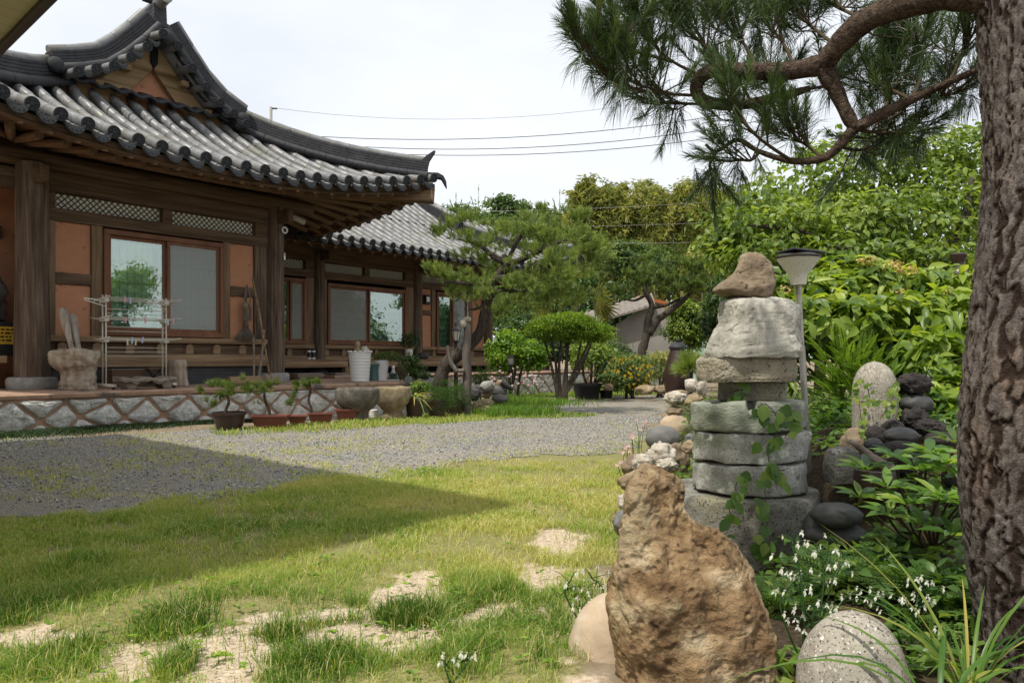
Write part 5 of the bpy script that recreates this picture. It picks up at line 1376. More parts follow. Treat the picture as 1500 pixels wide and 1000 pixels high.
def limbs(name, paths, mt, parent, n=9, loc=(0, 0, 0), knob=.06, seed=0):
    mb = MB(); rr = random.Random(seed)
    for pts, rad in paths:
        pts = [Vector(p) - Vector(loc) for p in pts]
        P2, R2 = [], []
        for i in range(len(pts) - 1):
            p0 = pts[max(i - 1, 0)]; p1 = pts[i]; p2 = pts[i + 1]; p3 = pts[min(i + 2, len(pts) - 1)]
            for k in range(4):
                t = k / 4; P2.append(.5 * ((2 * p1) + (p2 - p0) * t + (2 * p0 - 5 * p1 + 4 * p2 - p3) * t * t + (3 * p1 - p0 - 3 * p2 + p3) * t ** 3)); R2.append(lerp(rad[i], rad[i + 1], t) * (1 + rr.uniform(-knob, knob)))
        P2.append(pts[-1]); R2.append(rad[-1]); mb.tube(P2, R2, n)
    return mb.build(name, mt, parent, smooth=True)
def PP(*pts): return [P(*p) for p in pts]
def ell(px, py, D, rx, ry, w=1.0, dz=None):
    s = D / F; return (tuple(P(px, py, D)), (rx * s, (dz if dz else rx * s * .8), ry * s), w)

def bark(name, c1, c2, c3, crack, vs=(1, 1, .28), sc=26, bump=1.0, bd=.02):
    m, nt, b, out = nodes_of(name); v = texco(nt, vs)
    wob = nnoise(nt, v, 9, 4, .6); vv = nt.nodes.new('ShaderNodeVectorMath'); vv.operation = 'ADD'; cmb = nt.nodes.new('ShaderNodeCombineXYZ')
    for i in range(3): nt.links.new(madd(nt, wob, .08, 'MULTIPLY'), cmb.inputs[i])
    nt.links.new(v, vv.inputs[0]); nt.links.new(cmb.outputs[0], vv.inputs[1])
    e = nvor(nt, vv.outputs[0], sc, 'DISTANCE_TO_EDGE'); fis = nnoise(nt, v, sc * .55, 6, .68, 1.2); plate = madd(nt, mrange(nt, e, 0.0, .16, 0, .5), mrange(nt, fis, .36, .56))
    c = ramp(nt, [(.25, c1), (.5, c2), (.75, c3)], nnoise(nt, v, sc * 2.2, 8, .75))
    c = mixc(nt, mrange(nt, fis, .47, .38, 0, .85), c, crack); nt.links.new(c, b.inputs['Base Color']); b.inputs['Roughness'].default_value = .9; b.inputs['Specular IOR Level'].default_value = .15
    bumpit(nt, b, madd(nt, plate, madd(nt, nnoise(nt, v, sc * 5, 6, .7), .7, 'MULTIPLY')), bump, bd); return m
M['branchbark'] = bark('pine_branch_bark', (.045, .031, .023), (.11, .078, .056), (.2, .152, .115), (.03, .018, .012), vs=(1, 1, 1), sc=45, bd=.008)
M['greybark'] = bark('grey_brown_bark', (.03, .024, .019), (.075, .06, .048), (.14, .115, .095), (.03, .025, .02), sc=20, bd=.012)
M['twig'] = plain('brown_twig', (.065, .05, .03), .85, .1)
M['needle_dark'] = leafmat('dark_pine_needle', [(.018, .034, .014), (.042, .075, .022), (.075, .13, .034), (.15, .21, .06)], .15, .4, .4)
M['needle_mid'] = leafmat('garden_pine_needle', [(.035, .06, .018), (.115, .17, .042), (.22, .29, .075), (.37, .43, .14)], .33, .45, .35)
M['leaf_pers'] = leafmat('persimmon_leaf', [(.028, .056, .012), (.09, .15, .026), (.19, .265, .048), (.34, .4, .1)], .4, .42, .35)
M['leaf_hyd'] = leafmat('hydrangea_leaf', [(.035, .075, .012), (.1, .17, .022), (.2, .28, .035), (.34, .41, .075)], .42, .4, .4)
M['leaf_fir'] = leafmat('bright_fir_needle', [(.025, .07, .012), (.07, .15, .022), (.13, .23, .035), (.22, .32, .06)], .35, .45, .3)
M['leaf_dark'] = leafmat('dark_glossy_leaf', [(.012, .03, .008), (.03, .065, .014), (.06, .115, .024), (.11, .17, .05)], .3, .35, .5)
M['leaf_forest'] = leafmat('forest_leaf', [(.022, .05, .015), (.055, .1, .027), (.1, .16, .04), (.17, .23, .065)], .3, .5, .3)
M['leaf_bamboo'] = leafmat('yellowish_bamboo_leaf', [(.07, .1, .028), (.16, .2, .05), (.27, .28, .085), (.42, .39, .16)], .35, .5, .3)
M['leaf_bright'] = leafmat('bright_shrub_leaf', [(.04, .1, .012), (.1, .2, .02), (.18, .3, .03), (.28, .38, .06)], .42, .45, .35)
M['leaf_yew'] = leafmat('topiary_yew_leaf', [(.03, .075, .01), (.1, .18, .016), (.19, .29, .022), (.3, .39, .035)], .3, .5, .25)
M['leaf_fern'] = leafmat('fern_leaf', [(.02, .055, .014), (.05, .105, .022), (.085, .155, .03), (.15, .22, .055)], .38, .5, .25)
M['leaf_ivy'] = leafmat('ivy_leaf', [(.03, .075, .014), (.075, .15, .025), (.14, .23, .04), (.27, .32, .07)], .42, .4, .4)
M['leaf_rhodo'] = leafmat('long_glossy_leaf', [(.04, .095, .02), (.085, .17, .03), (.15, .26, .05), (.28, .36, .09)], .38, .35, .45)
M['leaf_blade'] = leafmat('strap_leaf', [(.03, .085, .014), (.06, .14, .02), (.12, .21, .03), (.45, .36, .1)], .35, .4, .4)
M['leaf_mondo'] = leafmat('dark_mondo_leaf', [(.01, .022, .008), (.018, .04, .012), (.03, .06, .018), (.05, .085, .03)], .2, .5, .25)
M['petal_white'] = leafmat('white_petal', [(.62, .62, .58), (.76, .76, .72)], .3, .6, .2); M['petal_pink'] = leafmat('pink_petal', [(.7, .42, .5), (.8, .6, .65)], .35, .6, .2)
M['petal_yellow'] = leafmat('yellow_petal', [(.55, .33, .015), (.7, .48, .03)], .3, .6, .2); M['petal_rose'] = leafmat('dull_rose_flower', [(.4, .2, .15), (.55, .4, .2), (.4, .45, .12)], .3, .7, .2)

# ---------------------------------------------------------------- FOREGROUND PINE
TD = 1.95
tb = on_ground(1508, TD)
pine = empty('pine_tree', tb, 0, 'large foreground pine with thick cracked bark trunk at the right edge and long branches overhead', 'tree')
tp = [(1548, 1040, .168), (1542, 1000, .165), (1527, 900, .163), (1512, 800, .160), (1500, 700, .157), (1497, 640, .154), (1500, 550, .147), (1506, 450, .137), (1511, 350, .126), (1514, 250, .119), (1508, 150, .112), (1499, 0, .11), (1497, -90, .108), (1505, -330, .09), (1500, -600, .06)]
NT = 170; NZ = 430; V = []; Fs = []; CK = []
def trunk_pt(py):
    ys = [-q[1] for q in tp]; return interp_s(-py, ys, [q[0] for q in tp]), .95 * interp_s(-py, ys, [q[2] for q in tp])
for i in range(NZ + 1):
    py = lerp(1040, -500, i / NZ); cx, rr_ = trunk_pt(py); c = P(cx, py, TD) - tb
    for k in range(NT):
        a = 2 * math.pi * k / NT; e3 = Vector((math.cos(a) * .155, math.sin(a) * .155, c.z))
        q = Vector((e3.x, e3.y, e3.z * .14)); wv_ = nse(e3, 9, 3, 1) * .03; q = q + Vector((wv_, -wv_, wv_))
        f1 = abs(nse(q, 17, 3, 3)); f2 = abs(nse(q, 27, 2, 8)); ck = max(1 - f1 / .13, .5 * (1 - f2 / .1), 0); fl = nse(e3, 38, 4, 2); cell = noise.voronoi(Vector((e3.x, e3.y, e3.z * .5)) * 46)[0]; ed = min(1, (cell[1] - cell[0]) * 2.2)
        rad = rr_ * (1 + .03 * nse(e3, 3, 2, 4)) - .012 * ck ** 1.2 + .004 * fl + .004 * ed; V.append((c.x + math.cos(a) * rad, c.y + math.sin(a) * rad, c.z)); CK.append(min(1, ck * 1.15 + .25 * (1 - ed) ** 3))
for i in range(NZ):
    for k in range(NT): Fs.append((i * NT + k, i * NT + (k + 1) % NT, (i + 1) * NT + (k + 1) % NT, (i + 1) * NT + k))
m, nt, b, out = nodes_of('pine_plate_bark'); v = texco(nt, (1, 1, .4)); at = nt.nodes.new('ShaderNodeAttribute'); at.attribute_name = 'crack'; fn = nnoise(nt, v, 55, 8, .75)
c = ramp(nt, [(.3, (.055, .047, .042)), (.5, (.135, .116, .103)), (.7, (.255, .226, .203))], fn); c = mixc(nt, mrange(nt, nnoise(nt, v, 6, 4), .52, .7, 0, .5), c, (.24, .15, .1)); c = mixc(nt, mrange(nt, at.outputs['Fac'], .1, .55, 0, .95), c, (.035, .022, .016)); nt.links.new(c, b.inputs['Base Color'])
b.inputs['Roughness'].default_value = .92; b.inputs['Specular IOR Level'].default_value = .12; bumpit(nt, b, madd(nt, fn, nnoise(nt, texco(nt), 160, 4)), 1.0, .008); M['pinebark'] = m
mb = MB(); mb.add(V, Fs); o = mb.build('trunk', M['pinebark'], pine, smooth=True); a_ = o.data.attributes.new('crack', 'FLOAT', 'POINT'); a_.data.foreach_set('value', np.array(CK, np.float32))
LB = [(PP((1475, -15, 1.96), (1440, -2, 1.97), (1390, -6, 2.02), (1325, 8, 2.1), (1268, 30, 2.18), (1232, 62, 2.24), (1205, 96, 2.3)), [.052, .042, .038, .036, .035, .033, .03]),
      (PP((1210, 92, 2.3), (1165, 103, 2.32), (1110, 105, 2.35), (1060, 103, 2.38), (1030, 110, 2.4), (1020, 130, 2.42), (1030, 147, 2.43), (1060, 153, 2.44), (1100, 152, 2.46), (1150, 140, 2.5), (1185, 130, 2.52)), [.034, .027, .025, .024, .023, .022, .02, .018, .017, .015, .01]),
      (PP((1205, 100, 2.3), (1222, 128, 2.3), (1238, 162, 2.3), (1252, 188, 2.3)), [.028, .024, .021, .019]),
      (PP((1252, 188, 2.3), (1290, 168, 2.28), (1335, 146, 2.25), (1392, 120, 2.2), (1450, 95, 2.15)), [.019, .017, .014, .011, .009]),
      (PP((1252, 186, 2.3), (1228, 215, 2.32), (1205, 232, 2.34), (1160, 236, 2.38), (1112, 222, 2.42), (1080, 205, 2.45), (1050, 222, 2.48), (1034, 212, 2.5)), [.017, .014, .013, .01, .008, .007, .006, .005])]
pine_l = limbs('limb', LB, M['branchbark'], pine, 14, tb, .09, 3)
TW = [  # twig skeleton: path, number of shoots, upward bias, hanging tufts
    (PP((1030, 140, 2.42), (985, 138, 2.4), (935, 132, 2.36), (890, 112, 2.3), (872, 92, 2.26), (862, 76, 2.24)), 17, .9, 7),
    (PP((1030, 112, 2.4), (985, 90, 2.42), (955, 62, 2.4), (938, 34, 2.38), (932, 20, 2.38)), 14, 1.0, 4),
    (PP((985, 138, 2.45), (930, 122, 2.55), (905, 98, 2.6), (890, 82, 2.62)), 11, 1.0, 6),
    (PP((985, 90, 2.4), (930, 75, 2.3), (905, 64, 2.28), (896, 54, 2.28)), 10, 1.0, 3),
    (PP((1060, 103, 2.38), (1035, 70, 2.4), (1000, 40, 2.42), (975, 12, 2.44)), 14, 1.0, 4),
    (PP((1110, 103, 2.35), (1090, 65, 2.4), (1060, 30, 2.45), (1045, -5, 2.48)), 16, .9, 5),
    (PP((1165, 100, 2.32), (1145, 60, 2.4), (1115, 25, 2.48), (1100, -15, 2.5)), 18, .9, 5),
    (PP((1225, 68, 2.25), (1190, 40, 2.4), (1160, 10, 2.5), (1150, -20, 2.55)), 18, .8, 6), (PP((1268, 30, 2.2), (1215, 5, 2.4), (1180, -20, 2.5)), 14, .6, 6),
    (PP((1060, 153, 2.44), (1010, 152, 2.5), (965, 150, 2.55), (935, 142, 2.6)), 8, .5, 7), (PP((1100, 150, 2.46), (1085, 125, 2.6), (1050, 110, 2.7)), 10, .7, 6),
    (PP((1150, 140, 2.5), (1140, 120, 2.65), (1110, 110, 2.8)), 10, .7, 4), (PP((1185, 130, 2.52), (1215, 125, 2.65), (1240, 110, 2.8)), 9, .7, 4),
    (PP((1392, 120, 2.2), (1410, 80, 2.2), (1425, 50, 2.2)), 9, 1.0, 3), (PP((1335, 146, 2.25), (1350, 110, 2.3), (1345, 70, 2.35), (1320, 45, 2.4)), 13, .9, 5),
    (PP((1290, 168, 2.28), (1310, 130, 2.4), (1320, 95, 2.5)), 12, .9, 3), (PP((1392, 120, 2.2), (1380, 140, 2.3), (1420, 130, 2.35)), 10, .6, 6), (PP((1335, 146, 2.25), (1290, 125, 2.4), (1265, 120, 2.5)), 9, .8, 4),
    (PP((1160, 236, 2.38), (1115, 205, 2.3), (1085, 175, 2.28), (1075, 165, 2.28)), 8, 1.0, 3), (PP((1205, 232, 2.34), (1180, 212, 2.4), (1155, 200, 2.42)), 9, .9, 3),
    (PP((1050, 222, 2.48), (1040, 240, 2.48), (1042, 256, 2.48)), 4, .1, 5), (PP((1112, 222, 2.42), (1100, 235, 2.4), (1075, 232, 2.4)), 5, .4, 6), (PP((1252, 190, 2.3), (1300, 195, 2.35), (1345, 182, 2.4)), 11, .5, 9), (PP((1228, 215, 2.32), (1262, 220, 2.4), (1290, 208, 2.45)), 7, .5, 6)]
rr = random.Random(12); tw_paths = []; sp, sd_, hp, hd = [], [], [], []
for path, ns, upb, nh in TW:
    tw_paths.append((path, [.0065] + [.005] * (len(path) - 2) + [.003]))
    def along(t):
        f = t * (len(path) - 1); i = min(int(f), len(path) - 2); return path[i].lerp(path[i + 1], f - i), (path[i + 1] - path[i]).normalized()
    for k in range(int(ns * 2)):
        t = 1.0 if k == 0 else rr.uniform(.25, 1); p, d = along(t)
        q = (d * rr.uniform(.2, .9) + Vector((rr.gauss(0, .45), rr.gauss(0, .55), rr.gauss(.5 * upb, .3)))).normalized(); L_ = rr.uniform(.05, .13); e = p + q * L_
        q2 = (q + Vector((0, 0, .6 * upb))).normalized(); tw_paths.append(([p, p + q * L_ * .6, e, e + q2 * .08], [.0028, .0026, .0023, .002])); sp.append(e); sd_.append(q2)
    for k in range(int(nh * .9)):
        p, d = along(rr.uniform(.35, 1)); hp.append(p + Vector((rr.gauss(0, .03), rr.gauss(0, .05), 0))); hd.append(Vector((rr.gauss(-.1, .3), rr.gauss(0, .3), -.75)))
limbs('twigs', tw_paths, M['twig'], pine, 5, tb, .05)
sp, sd_, hp, hd = (np.array([tuple(q) for q in a]) for a in (sp, sd_, hp, hd))
parts = [needles(sp, sd_, +0.085, 95, .05, .0016, 1, .62, .05, (.1, 1), True), needles(sp - sd_ * .05, sd_, .05, 24, .105, .0016, 2, 1.05, .4, (0, .6), True), needles(hp, hd, .05, 34, .1, .0015, 3, .62, .55, (0, .6), True)]
leaf_obj('needles', [(V - np.array(tb), f, q) for V, f, q in parts], M['needle_dark'], pine)

# ---------------------------------------------------------------- GARDEN PINE, SMALL PINE
def pine_tree(name, label, base, paths, pads, D, dens, seed, nl=.1, w=.009, k=26, tone=(0, 1), mt='needle_mid', group=None, candles=(), sl=.1, knb=.1):
    T = empty(name, base, 0, label, 'tree', group)
    limbs('trunk', paths, M['greybark'], T, 10, base, knb, seed)
    r = np.random.default_rng(seed); pp, dd = [], []
    for (px, py, rx, ry, dd_) in pads:
        n = int(dens * rx * ry / 1000); s = D / F; c = np.array(P(px, py, D + dd_)); k_ = max(3, int(rx * ry / 130)); cc = rdir(r, k_) * (r.random((k_, 1)) ** .45); u = cc[r.integers(0, k_, n)] + r.normal(0, .17, (n, 3)) * np.array([1, 1, .75])
        pp.append(c + u * np.array([rx * s, rx * s * .9, ry * s])); dd.append(nrm(u * .55 + np.array([0, 0, .75]) + r.normal(0, .35, (n, 3))))
    pp, dd = np.concatenate(pp), np.concatenate(dd)
    parts = [needles(pp, dd, sl, k, nl, w, seed, .8, .05, tone)]
    for (px, py, h) in candles:
        c = np.array([P(px + q, py + h - abs(q) * .7, D) for q in (0, -4, 4)]); parts.append(needles(c, np.array([[0, 0, 1.], [-.35, 0, 1], [.3, 0, 1]]), np.array([h * D / F, h * .5 * D / F, h * .55 * D / F]), 60, nl * .55, w, seed + 1, .5, 0, (.2, .8)))
    leaf_obj('needles', [(V - np.array(base), f, q) for V, f, q in parts], M[mt], T)
    return T
GD = 13.2; gb = on_ground(648, GD)
g0 = [tuple(P(648, 600, GD)), tuple(P(645, 560, GD)), tuple(P(655, 532, GD)), tuple(P(680, 512, GD)), tuple(P(702, 488, GD)), tuple(P(710, 460, GD)), tuple(P(713, 430, GD)), tuple(P(728, 405, GD)), tuple(P(742, 386, GD)), tuple(P(738, 372, GD))]
pine_tree('pine_tree', 'garden pine with leaning dark trunk and layered crown in front of the rear range', gb,
          [(g0, [.15, .125, .12, .11, .1, .09, .08, .07, .058, .04]), (PP((742, 386, GD), (722, 375, GD), (700, 358, GD + .3), (672, 350, GD + .4)), [.06, .05, .04, .02]), (PP((742, 386, GD), (765, 380, GD - .2), (795, 365, GD - .3), (830, 350, GD - .3)), [.06, .05, .04, .02]),
           (PP((728, 408, GD), (760, 402, GD - .3), (785, 388, GD - .4), (840, 395, GD - .5)), [.06, .05, .045, .02]), (PP((713, 432, GD), (700, 418, GD - .3), (680, 415, GD - .5), (650, 412, GD - .6)), [.05, .04, .035, .02]),
           (PP((711, 445, GD), (698, 452, GD), (680, 452, GD)), [.03, .025, .015]), (PP((742, 386, GD), (760, 350, GD), (785, 320, GD)), [.05, .035, .02]), (PP((708, 470, GD), (716, 440, GD), (738, 425, GD), (790, 430, GD)), [.05, .045, .035, .02])],
          [(698, 326, 32, 14, .2), (792, 316, 28, 12, 0), (840, 310, 22, 14, 0), (655, 340, 36, 24, .3), (690, 362, 40, 22, .2), (722, 345, 40, 22, .2), (760, 352, 52, 32, -.2), (800, 332, 44, 20, 0), (815, 355, 50, 30, -.3), (855, 365, 34, 34, -.2), (885, 378, 24, 22, 0), (650, 408, 34, 20, -.5), (690, 412, 44, 20, -.4),
           (668, 432, 34, 18, -.3), (730, 425, 40, 26, -.5), (785, 412, 54, 34, -.5), (830, 400, 46, 34, -.5), (760, 452, 50, 20, -.2), (815, 440, 46, 24, -.2), (720, 380, 40, 18, .4), (838, 318, 18, 14, 0)],
          GD, 120, 5, .1, .0085, 30, (0, 1), candles=((701, 272, 40), (820, 278, 34), (838, 292, 34), (812, 296, 30), (668, 284, 26), (655, 300, 20)))
SD = 21.0; sb2 = on_ground(941, SD)
pine_tree('pine_tree', 'smaller dark pine with a forked trunk before the grey outbuilding', sb2,
          [([tuple(sb2)] + PP((940, 520, SD), (946, 495, SD), (949, 470, SD), (955, 448, SD), (946, 428, SD), (944, 415, SD)), [.16, .14, .12, .1, .09, .07, .05]), (PP((950, 490, SD), (962, 470, SD), (975, 460, SD), (1000, 440, SD), (1020, 420, SD)), [.12, .11, .1, .08, .04]), (PP((955, 450, SD), (975, 447, SD), (1000, 435, SD)), [.06, .05, .03]), (PP((946, 432, SD), (930, 440, SD), (915, 438, SD)), [.05, .04, .02])],
          [(950, 395, 45, 20, 0), (990, 385, 44, 22, 0), (920, 412, 34, 18, 0), (970, 415, 50, 20, -.4), (1010, 408, 44, 24, 0), (1035, 398, 30, 26, .2), (905, 425, 24, 14, .2), (1000, 428, 30, 14, -.4)], SD, 150, 9, .13, .015, 28, (-.2, .75))

# potted pines by the terrace
def potted(base, D, trunk, pads, label, seed):
    pine_tree('potted_pine', label, base, [(PP(*trunk), [.022] + [.018] * (len(trunk) - 2) + [.008])], pads, D, 210, seed, .07, .0042, 34, (-.1, .75), group='small pines in pots before the terrace', sl=.05)
b1 = BP1 + Vector((0, 0, .2)); d1 = b1.y
potted(b1, d1, ((331, 612, d1), (331, 600, d1), (335, 588, d1), (331, 574, d1), (332, 566, d1)), [(330, 568, 26, 10, 0), (310, 575, 15, 10, 0), (352, 568, 16, 10, 0), (308, 590, 9, 8, 0), (338, 578, 14, 8, 0), (362, 560, 8, 7, 0)], 'small spreading pine in the round dark brown pot', 1)
b1 = gpt(395, 628) + Vector((0, .1, .15)); d1 = b1.y
potted(b1, d1, ((396, 613, d1), (394, 600, d1), (388, 585, d1), (387, 570, d1)), [(385, 570, 18, 9, 0), (398, 566, 9, 8, 0), (374, 574, 9, 7, 0), (376, 590, 4, 4, 0)], 'thin pine growing in the widest red planter', 2)
b1 = gpt(462, 621.5) + Vector((0, .1, .13)); d1 = b1.y
potted(b1, d1, ((455, 608, d1), (456, 598, d1), (452, 586, d1), (455, 570, d1), (452, 560, d1)), [(458, 562, 14, 9, 0), (446, 565, 8, 7, 0), (432, 570, 10, 8, 0), (430, 580, 8, 8, 0), (432, 595, 9, 9, 0), (468, 564, 5, 4, 0)], 'taller pine with tufted pads in a red planter', 3)

# ---------------------------------------------------------------- LEAFY TREES AND SHRUBS
def tree(name, label, base, paths, blobs, per, ll, lw, seed, mt, cat='tree', group=None, hi=False, bark_='greybark', **kw):
    T = empty(name, base, 0, label, cat, group)
    if paths: limbs('trunk' if cat == 'tree' else 'stems', paths, M[bark_], T, 8, base, .06, seed)
    leaf_obj('crown' if cat == 'tree' else 'foliage', [(V - np.array(base), f, q) for V, f, q in crown(blobs, per, ll, lw, seed, hi, **kw)], M[mt], T)
    return T
# persimmon on the right
pd = 8.0; pb = on_ground(1330, pd)
tree('persimmon_tree', 'broad leaved tree with fresh green leaves behind the hydrangea, filling the right background', pb,
     [([tuple(pb)] + PP((1325, 480, pd), (1335, 420, pd), (1310, 370, pd), (1290, 320, pd), (1270, 270, pd)), [.12, .1, .1, .08, .06, .03]), (PP((1325, 420, pd), (1370, 380, pd - .3), (1410, 330, pd - .4), (1425, 260, pd - .4)), [.08, .06, .05, .03]), (PP((1312, 385, pd), (1240, 370, pd - .5), (1170, 340, pd - .8), (1100, 330, pd - 1)), [.07, .05, .035, .015]),
      (PP((1300, 350, pd), (1240, 320, pd + .3), (1180, 290, pd + .3)), [.05, .035, .015]), (PP((1330, 420, pd), (1290, 375, pd - .7), (1220, 362, pd - 1.1)), [.05, .035, .02])],
     [ell(1075, 335, 7.4, 50, 34, .6), ell(1110, 300, 7.6, 60, 40, .8), ell(1180, 275, 8, 70, 46, 1), ell(1160, 340, 7.2, 80, 40, 1), ell(1260, 255, 8.3, 80, 55, 1.1), ell(1250, 330, 7.4, 85, 48, 1.1), ell(1345, 250, 8.2, 80, 55, 1.1), ell(1340, 320, 7.5, 85, 50, 1.1), ell(1420, 300, 7.8, 70, 75, 1.1), ell(1480, 250, 8, 70, 90, .8),
      ell(1400, 215, 8.2, 60, 34, .6), ell(1240, 375, 7, 80, 24, .6), ell(1345, 372, 7, 80, 24, .6), ell(1050, 362, 7.4, 40, 26, .4), ell(1110, 372, 7, 50, 24, .5), ell(1190, 228, 8.4, 40, 18, .15), ell(1300, 208, 8.4, 40, 14, .15)], 900, .088, .052, 21, 'leaf_pers', hi=True, clump=.3, nclump=36, up=.55, shell=.2, droop=.25, tone=(-.05, 1.05))
# hydrangea mass
hd_ = 5.6; hb = on_ground(1290, hd_)
hy = tree('hydrangea_shrub', 'big bright green hydrangea with a few pinkish flower heads behind the garden stones', hb,
          [([tuple(hb + Vector((x * .3, 0, 0)))] + PP((1290 + x * 60, 480, hd_), (1290 + x * 90, 430, hd_)), [.02, .014, .008]) for x in (-1, -.5, 0, .5, 1)],
          [ell(1180, 430, 5.4, 55, 32, .8), ell(1240, 418, 5.5, 60, 34, 1), ell(1310, 420, 5.6, 70, 34, 1.1), ell(1380, 430, 5.5, 60, 30, 1), ell(1220, 470, 5.0, 70, 36, 1), ell(1310, 470, 5.0, 80, 36, 1.1), ell(1395, 475, 5.0, 55, 40, 1), ell(1150, 470, 5.3, 40, 40, .7), ell(1380, 530, 4.6, 50, 45, .9), ell(1400, 590, 4.2, 40, 40, .7), ell(1140, 520, 5.0, 40, 50, .5), ell(1330, 520, 4.9, 60, 40, .7)],
          580, .125, .064, 22, 'leaf_hyd', 'shrub', hi=True, clump=.2, nclump=42, up=.75, shell=.55, droop=.35, tone=(-.08, 1.1))
for px, py in ((1270, 381), (1308, 387), (1285, 391), (1330, 396), (1310, 428), (1150, 425), (1385, 428)):
    r = np.random.default_rng(px); n = 70; c = np.array(P(px, py, 5.25)) - np.array(hb); u = rdir(r, n) * np.array([.06, .06, .022])
    V, fl = leaf_geo(c + u, rdir(r, n), nrm(u + np.array([0, 0, .05])), np.full(n, .022), np.full(n, .02)); leaf_obj('flower_head', [(V, fl, r.random(n))], M['petal_rose'], hy)
# fronds: two-ranked needle sprays and ferns
def frond(r, base, d, L_, nseg, pin, w, droop, ang=1.1, fr=.5):
    """positions and directions of leaflets on both sides of a drooping axis"""
    d = nrm(np.array(d)); up = np.array([0, 0, 1.]); sd = nrm(np.cross(d, up)); t = np.linspace(.06, 1, nseg); ax = base + np.outer(t * L_, d) + np.outer(-droop * L_ * t ** 2, up)
    tg = nrm(np.gradient(ax, axis=0)); nr_ = nrm(np.cross(np.broadcast_to(sd, tg.shape), tg)); s = np.concatenate([ax, ax]); tg2 = np.concatenate([tg, tg]); n2 = np.concatenate([nr_, nr_]); side = np.concatenate([np.ones(nseg), -np.ones(nseg)])[:, None]
    dir_ = nrm(tg2 * math.cos(ang) + sd * side * math.sin(ang) + r.normal(0, .06, (2 * nseg, 3))); tt = np.concatenate([t, t]); ln = pin * np.clip((1 - tt ** 2.2) * 1.05, .12, 1) * np.clip(tt * 5 + fr, 0, 1)
    return ax, s, dir_, n2, ln, np.full(2 * nseg, w)
fb0 = on_ground(1275, 4.5); fir = empty('fir_bush', fb0, 0, 'low bush of feathery bright green needle sprays behind the upright egg stone', 'shrub')
r = np.random.default_rng(31); pr_, axp = [], []
for k in range(270):
    px, py = r.uniform(1165, 1395), r.uniform(490, 635); D = r.uniform(4.1, 4.9); b_ = np.array(P(lerp(px, 1275, .35), lerp(py, 600, .3), D + .15)) ; dx_ = (px - 1275) / 110; d = np.array([dx_ * .8 + r.normal(0, .3), -.35 + r.normal(0, .35), .35 + .5 * (600 - py) / 110 + r.normal(0, .15)])
    ax, s, di, n2, ln, w_ = frond(r, b_, d, r.uniform(.16, .34), 52, .036, .0062, .25, .95)
    V, fl = leaf_geo(s, di, n2, ln, w_, False, .05, .0); pr_.append((V - np.array(fb0), fl, np.clip(np.full(len(s), .4 + .45 * (640 - py) / 150) + r.normal(0, .18, len(s)), 0, 1))); axp.append(([Vector(q) for q in ax[::9]], [.0022] * len(ax[::9])))
leaf_obj('foliage', pr_, M['leaf_fir'], fir); limbs('stems', axp, M['leaf_fir'], fir, 4, fb0)
def fern_plant(name, label, base, n, L0, seed, group=None, spread=1.0, tone=(.1, .9)):
    T = empty(name, base, 0, label, 'fern', group); r = np.random.default_rng(seed); pr_ = []; axp = []
    for k in range(n):
        a = r.uniform(0, 6.283); d = np.array([math.cos(a) * spread, math.sin(a) * spread, r.uniform(.35, 1.2)]); b_ = np.array(base) + np.array([math.cos(a) * .03, math.sin(a) * .03, 0]); L_ = L0 * r.uniform(.7, 1.3)
        ax, s, di, n2, ln, w_ = frond(r, b_, d, L_, 17, .32 * L_, .01, .45, 1.15, .6); axp.append(([Vector(q) for q in ax[::4]], [.0022] * len(ax[::4])))
        for j in range(0, len(s)):
            m_ = 7; t = np.linspace(.12, 1, m_); q = s[j] + np.outer(t * ln[j], di[j]); sd = nrm(np.cross(di[j], n2[j])); tn = r.uniform(*tone)
            for sg in (1, -1):
                V, fl = leaf_geo(q, np.broadcast_to(di[j] * .55 + sd * sg, q.shape), np.broadcast_to(n2[j], q.shape), ln[j] * .34 * (1.1 - t) + .004, np.full(m_, .0065), False, .0, .0); pr_.append((V - np.array(base), fl, np.full(m_, tn)))
    leaf_obj('fronds', pr_, M['leaf_fern'], T); limbs('stems', axp, M['leaf_fern'], T, 4, base); return T
for i, (px, py, D, n, L0, lb) in enumerate(((1245, 830, 2.55, 16, .34, 'fern spreading behind the white speckled boulder'), (1330, 850, 2.5, 18, .34, 'dense fern clump in front of the long leaved shrub'), (1395, 880, 2.35, 14, .3, 'fern close to the foot of the big pine trunk'),
                                           (1150, 880, 2.45, 12, .26, 'small fern between the orange rock and the white flowers'), (1380, 810, 2.8, 12, .3, 'fern behind the others under the long leaved shrub'))):
    p = P(px, py, D); p.z = max(p.z - .08, float(gz(p.x, p.y)) - .02); fern_plant('fern', lb, p, n, L0, 40 + i, 'ferns in the stone garden')
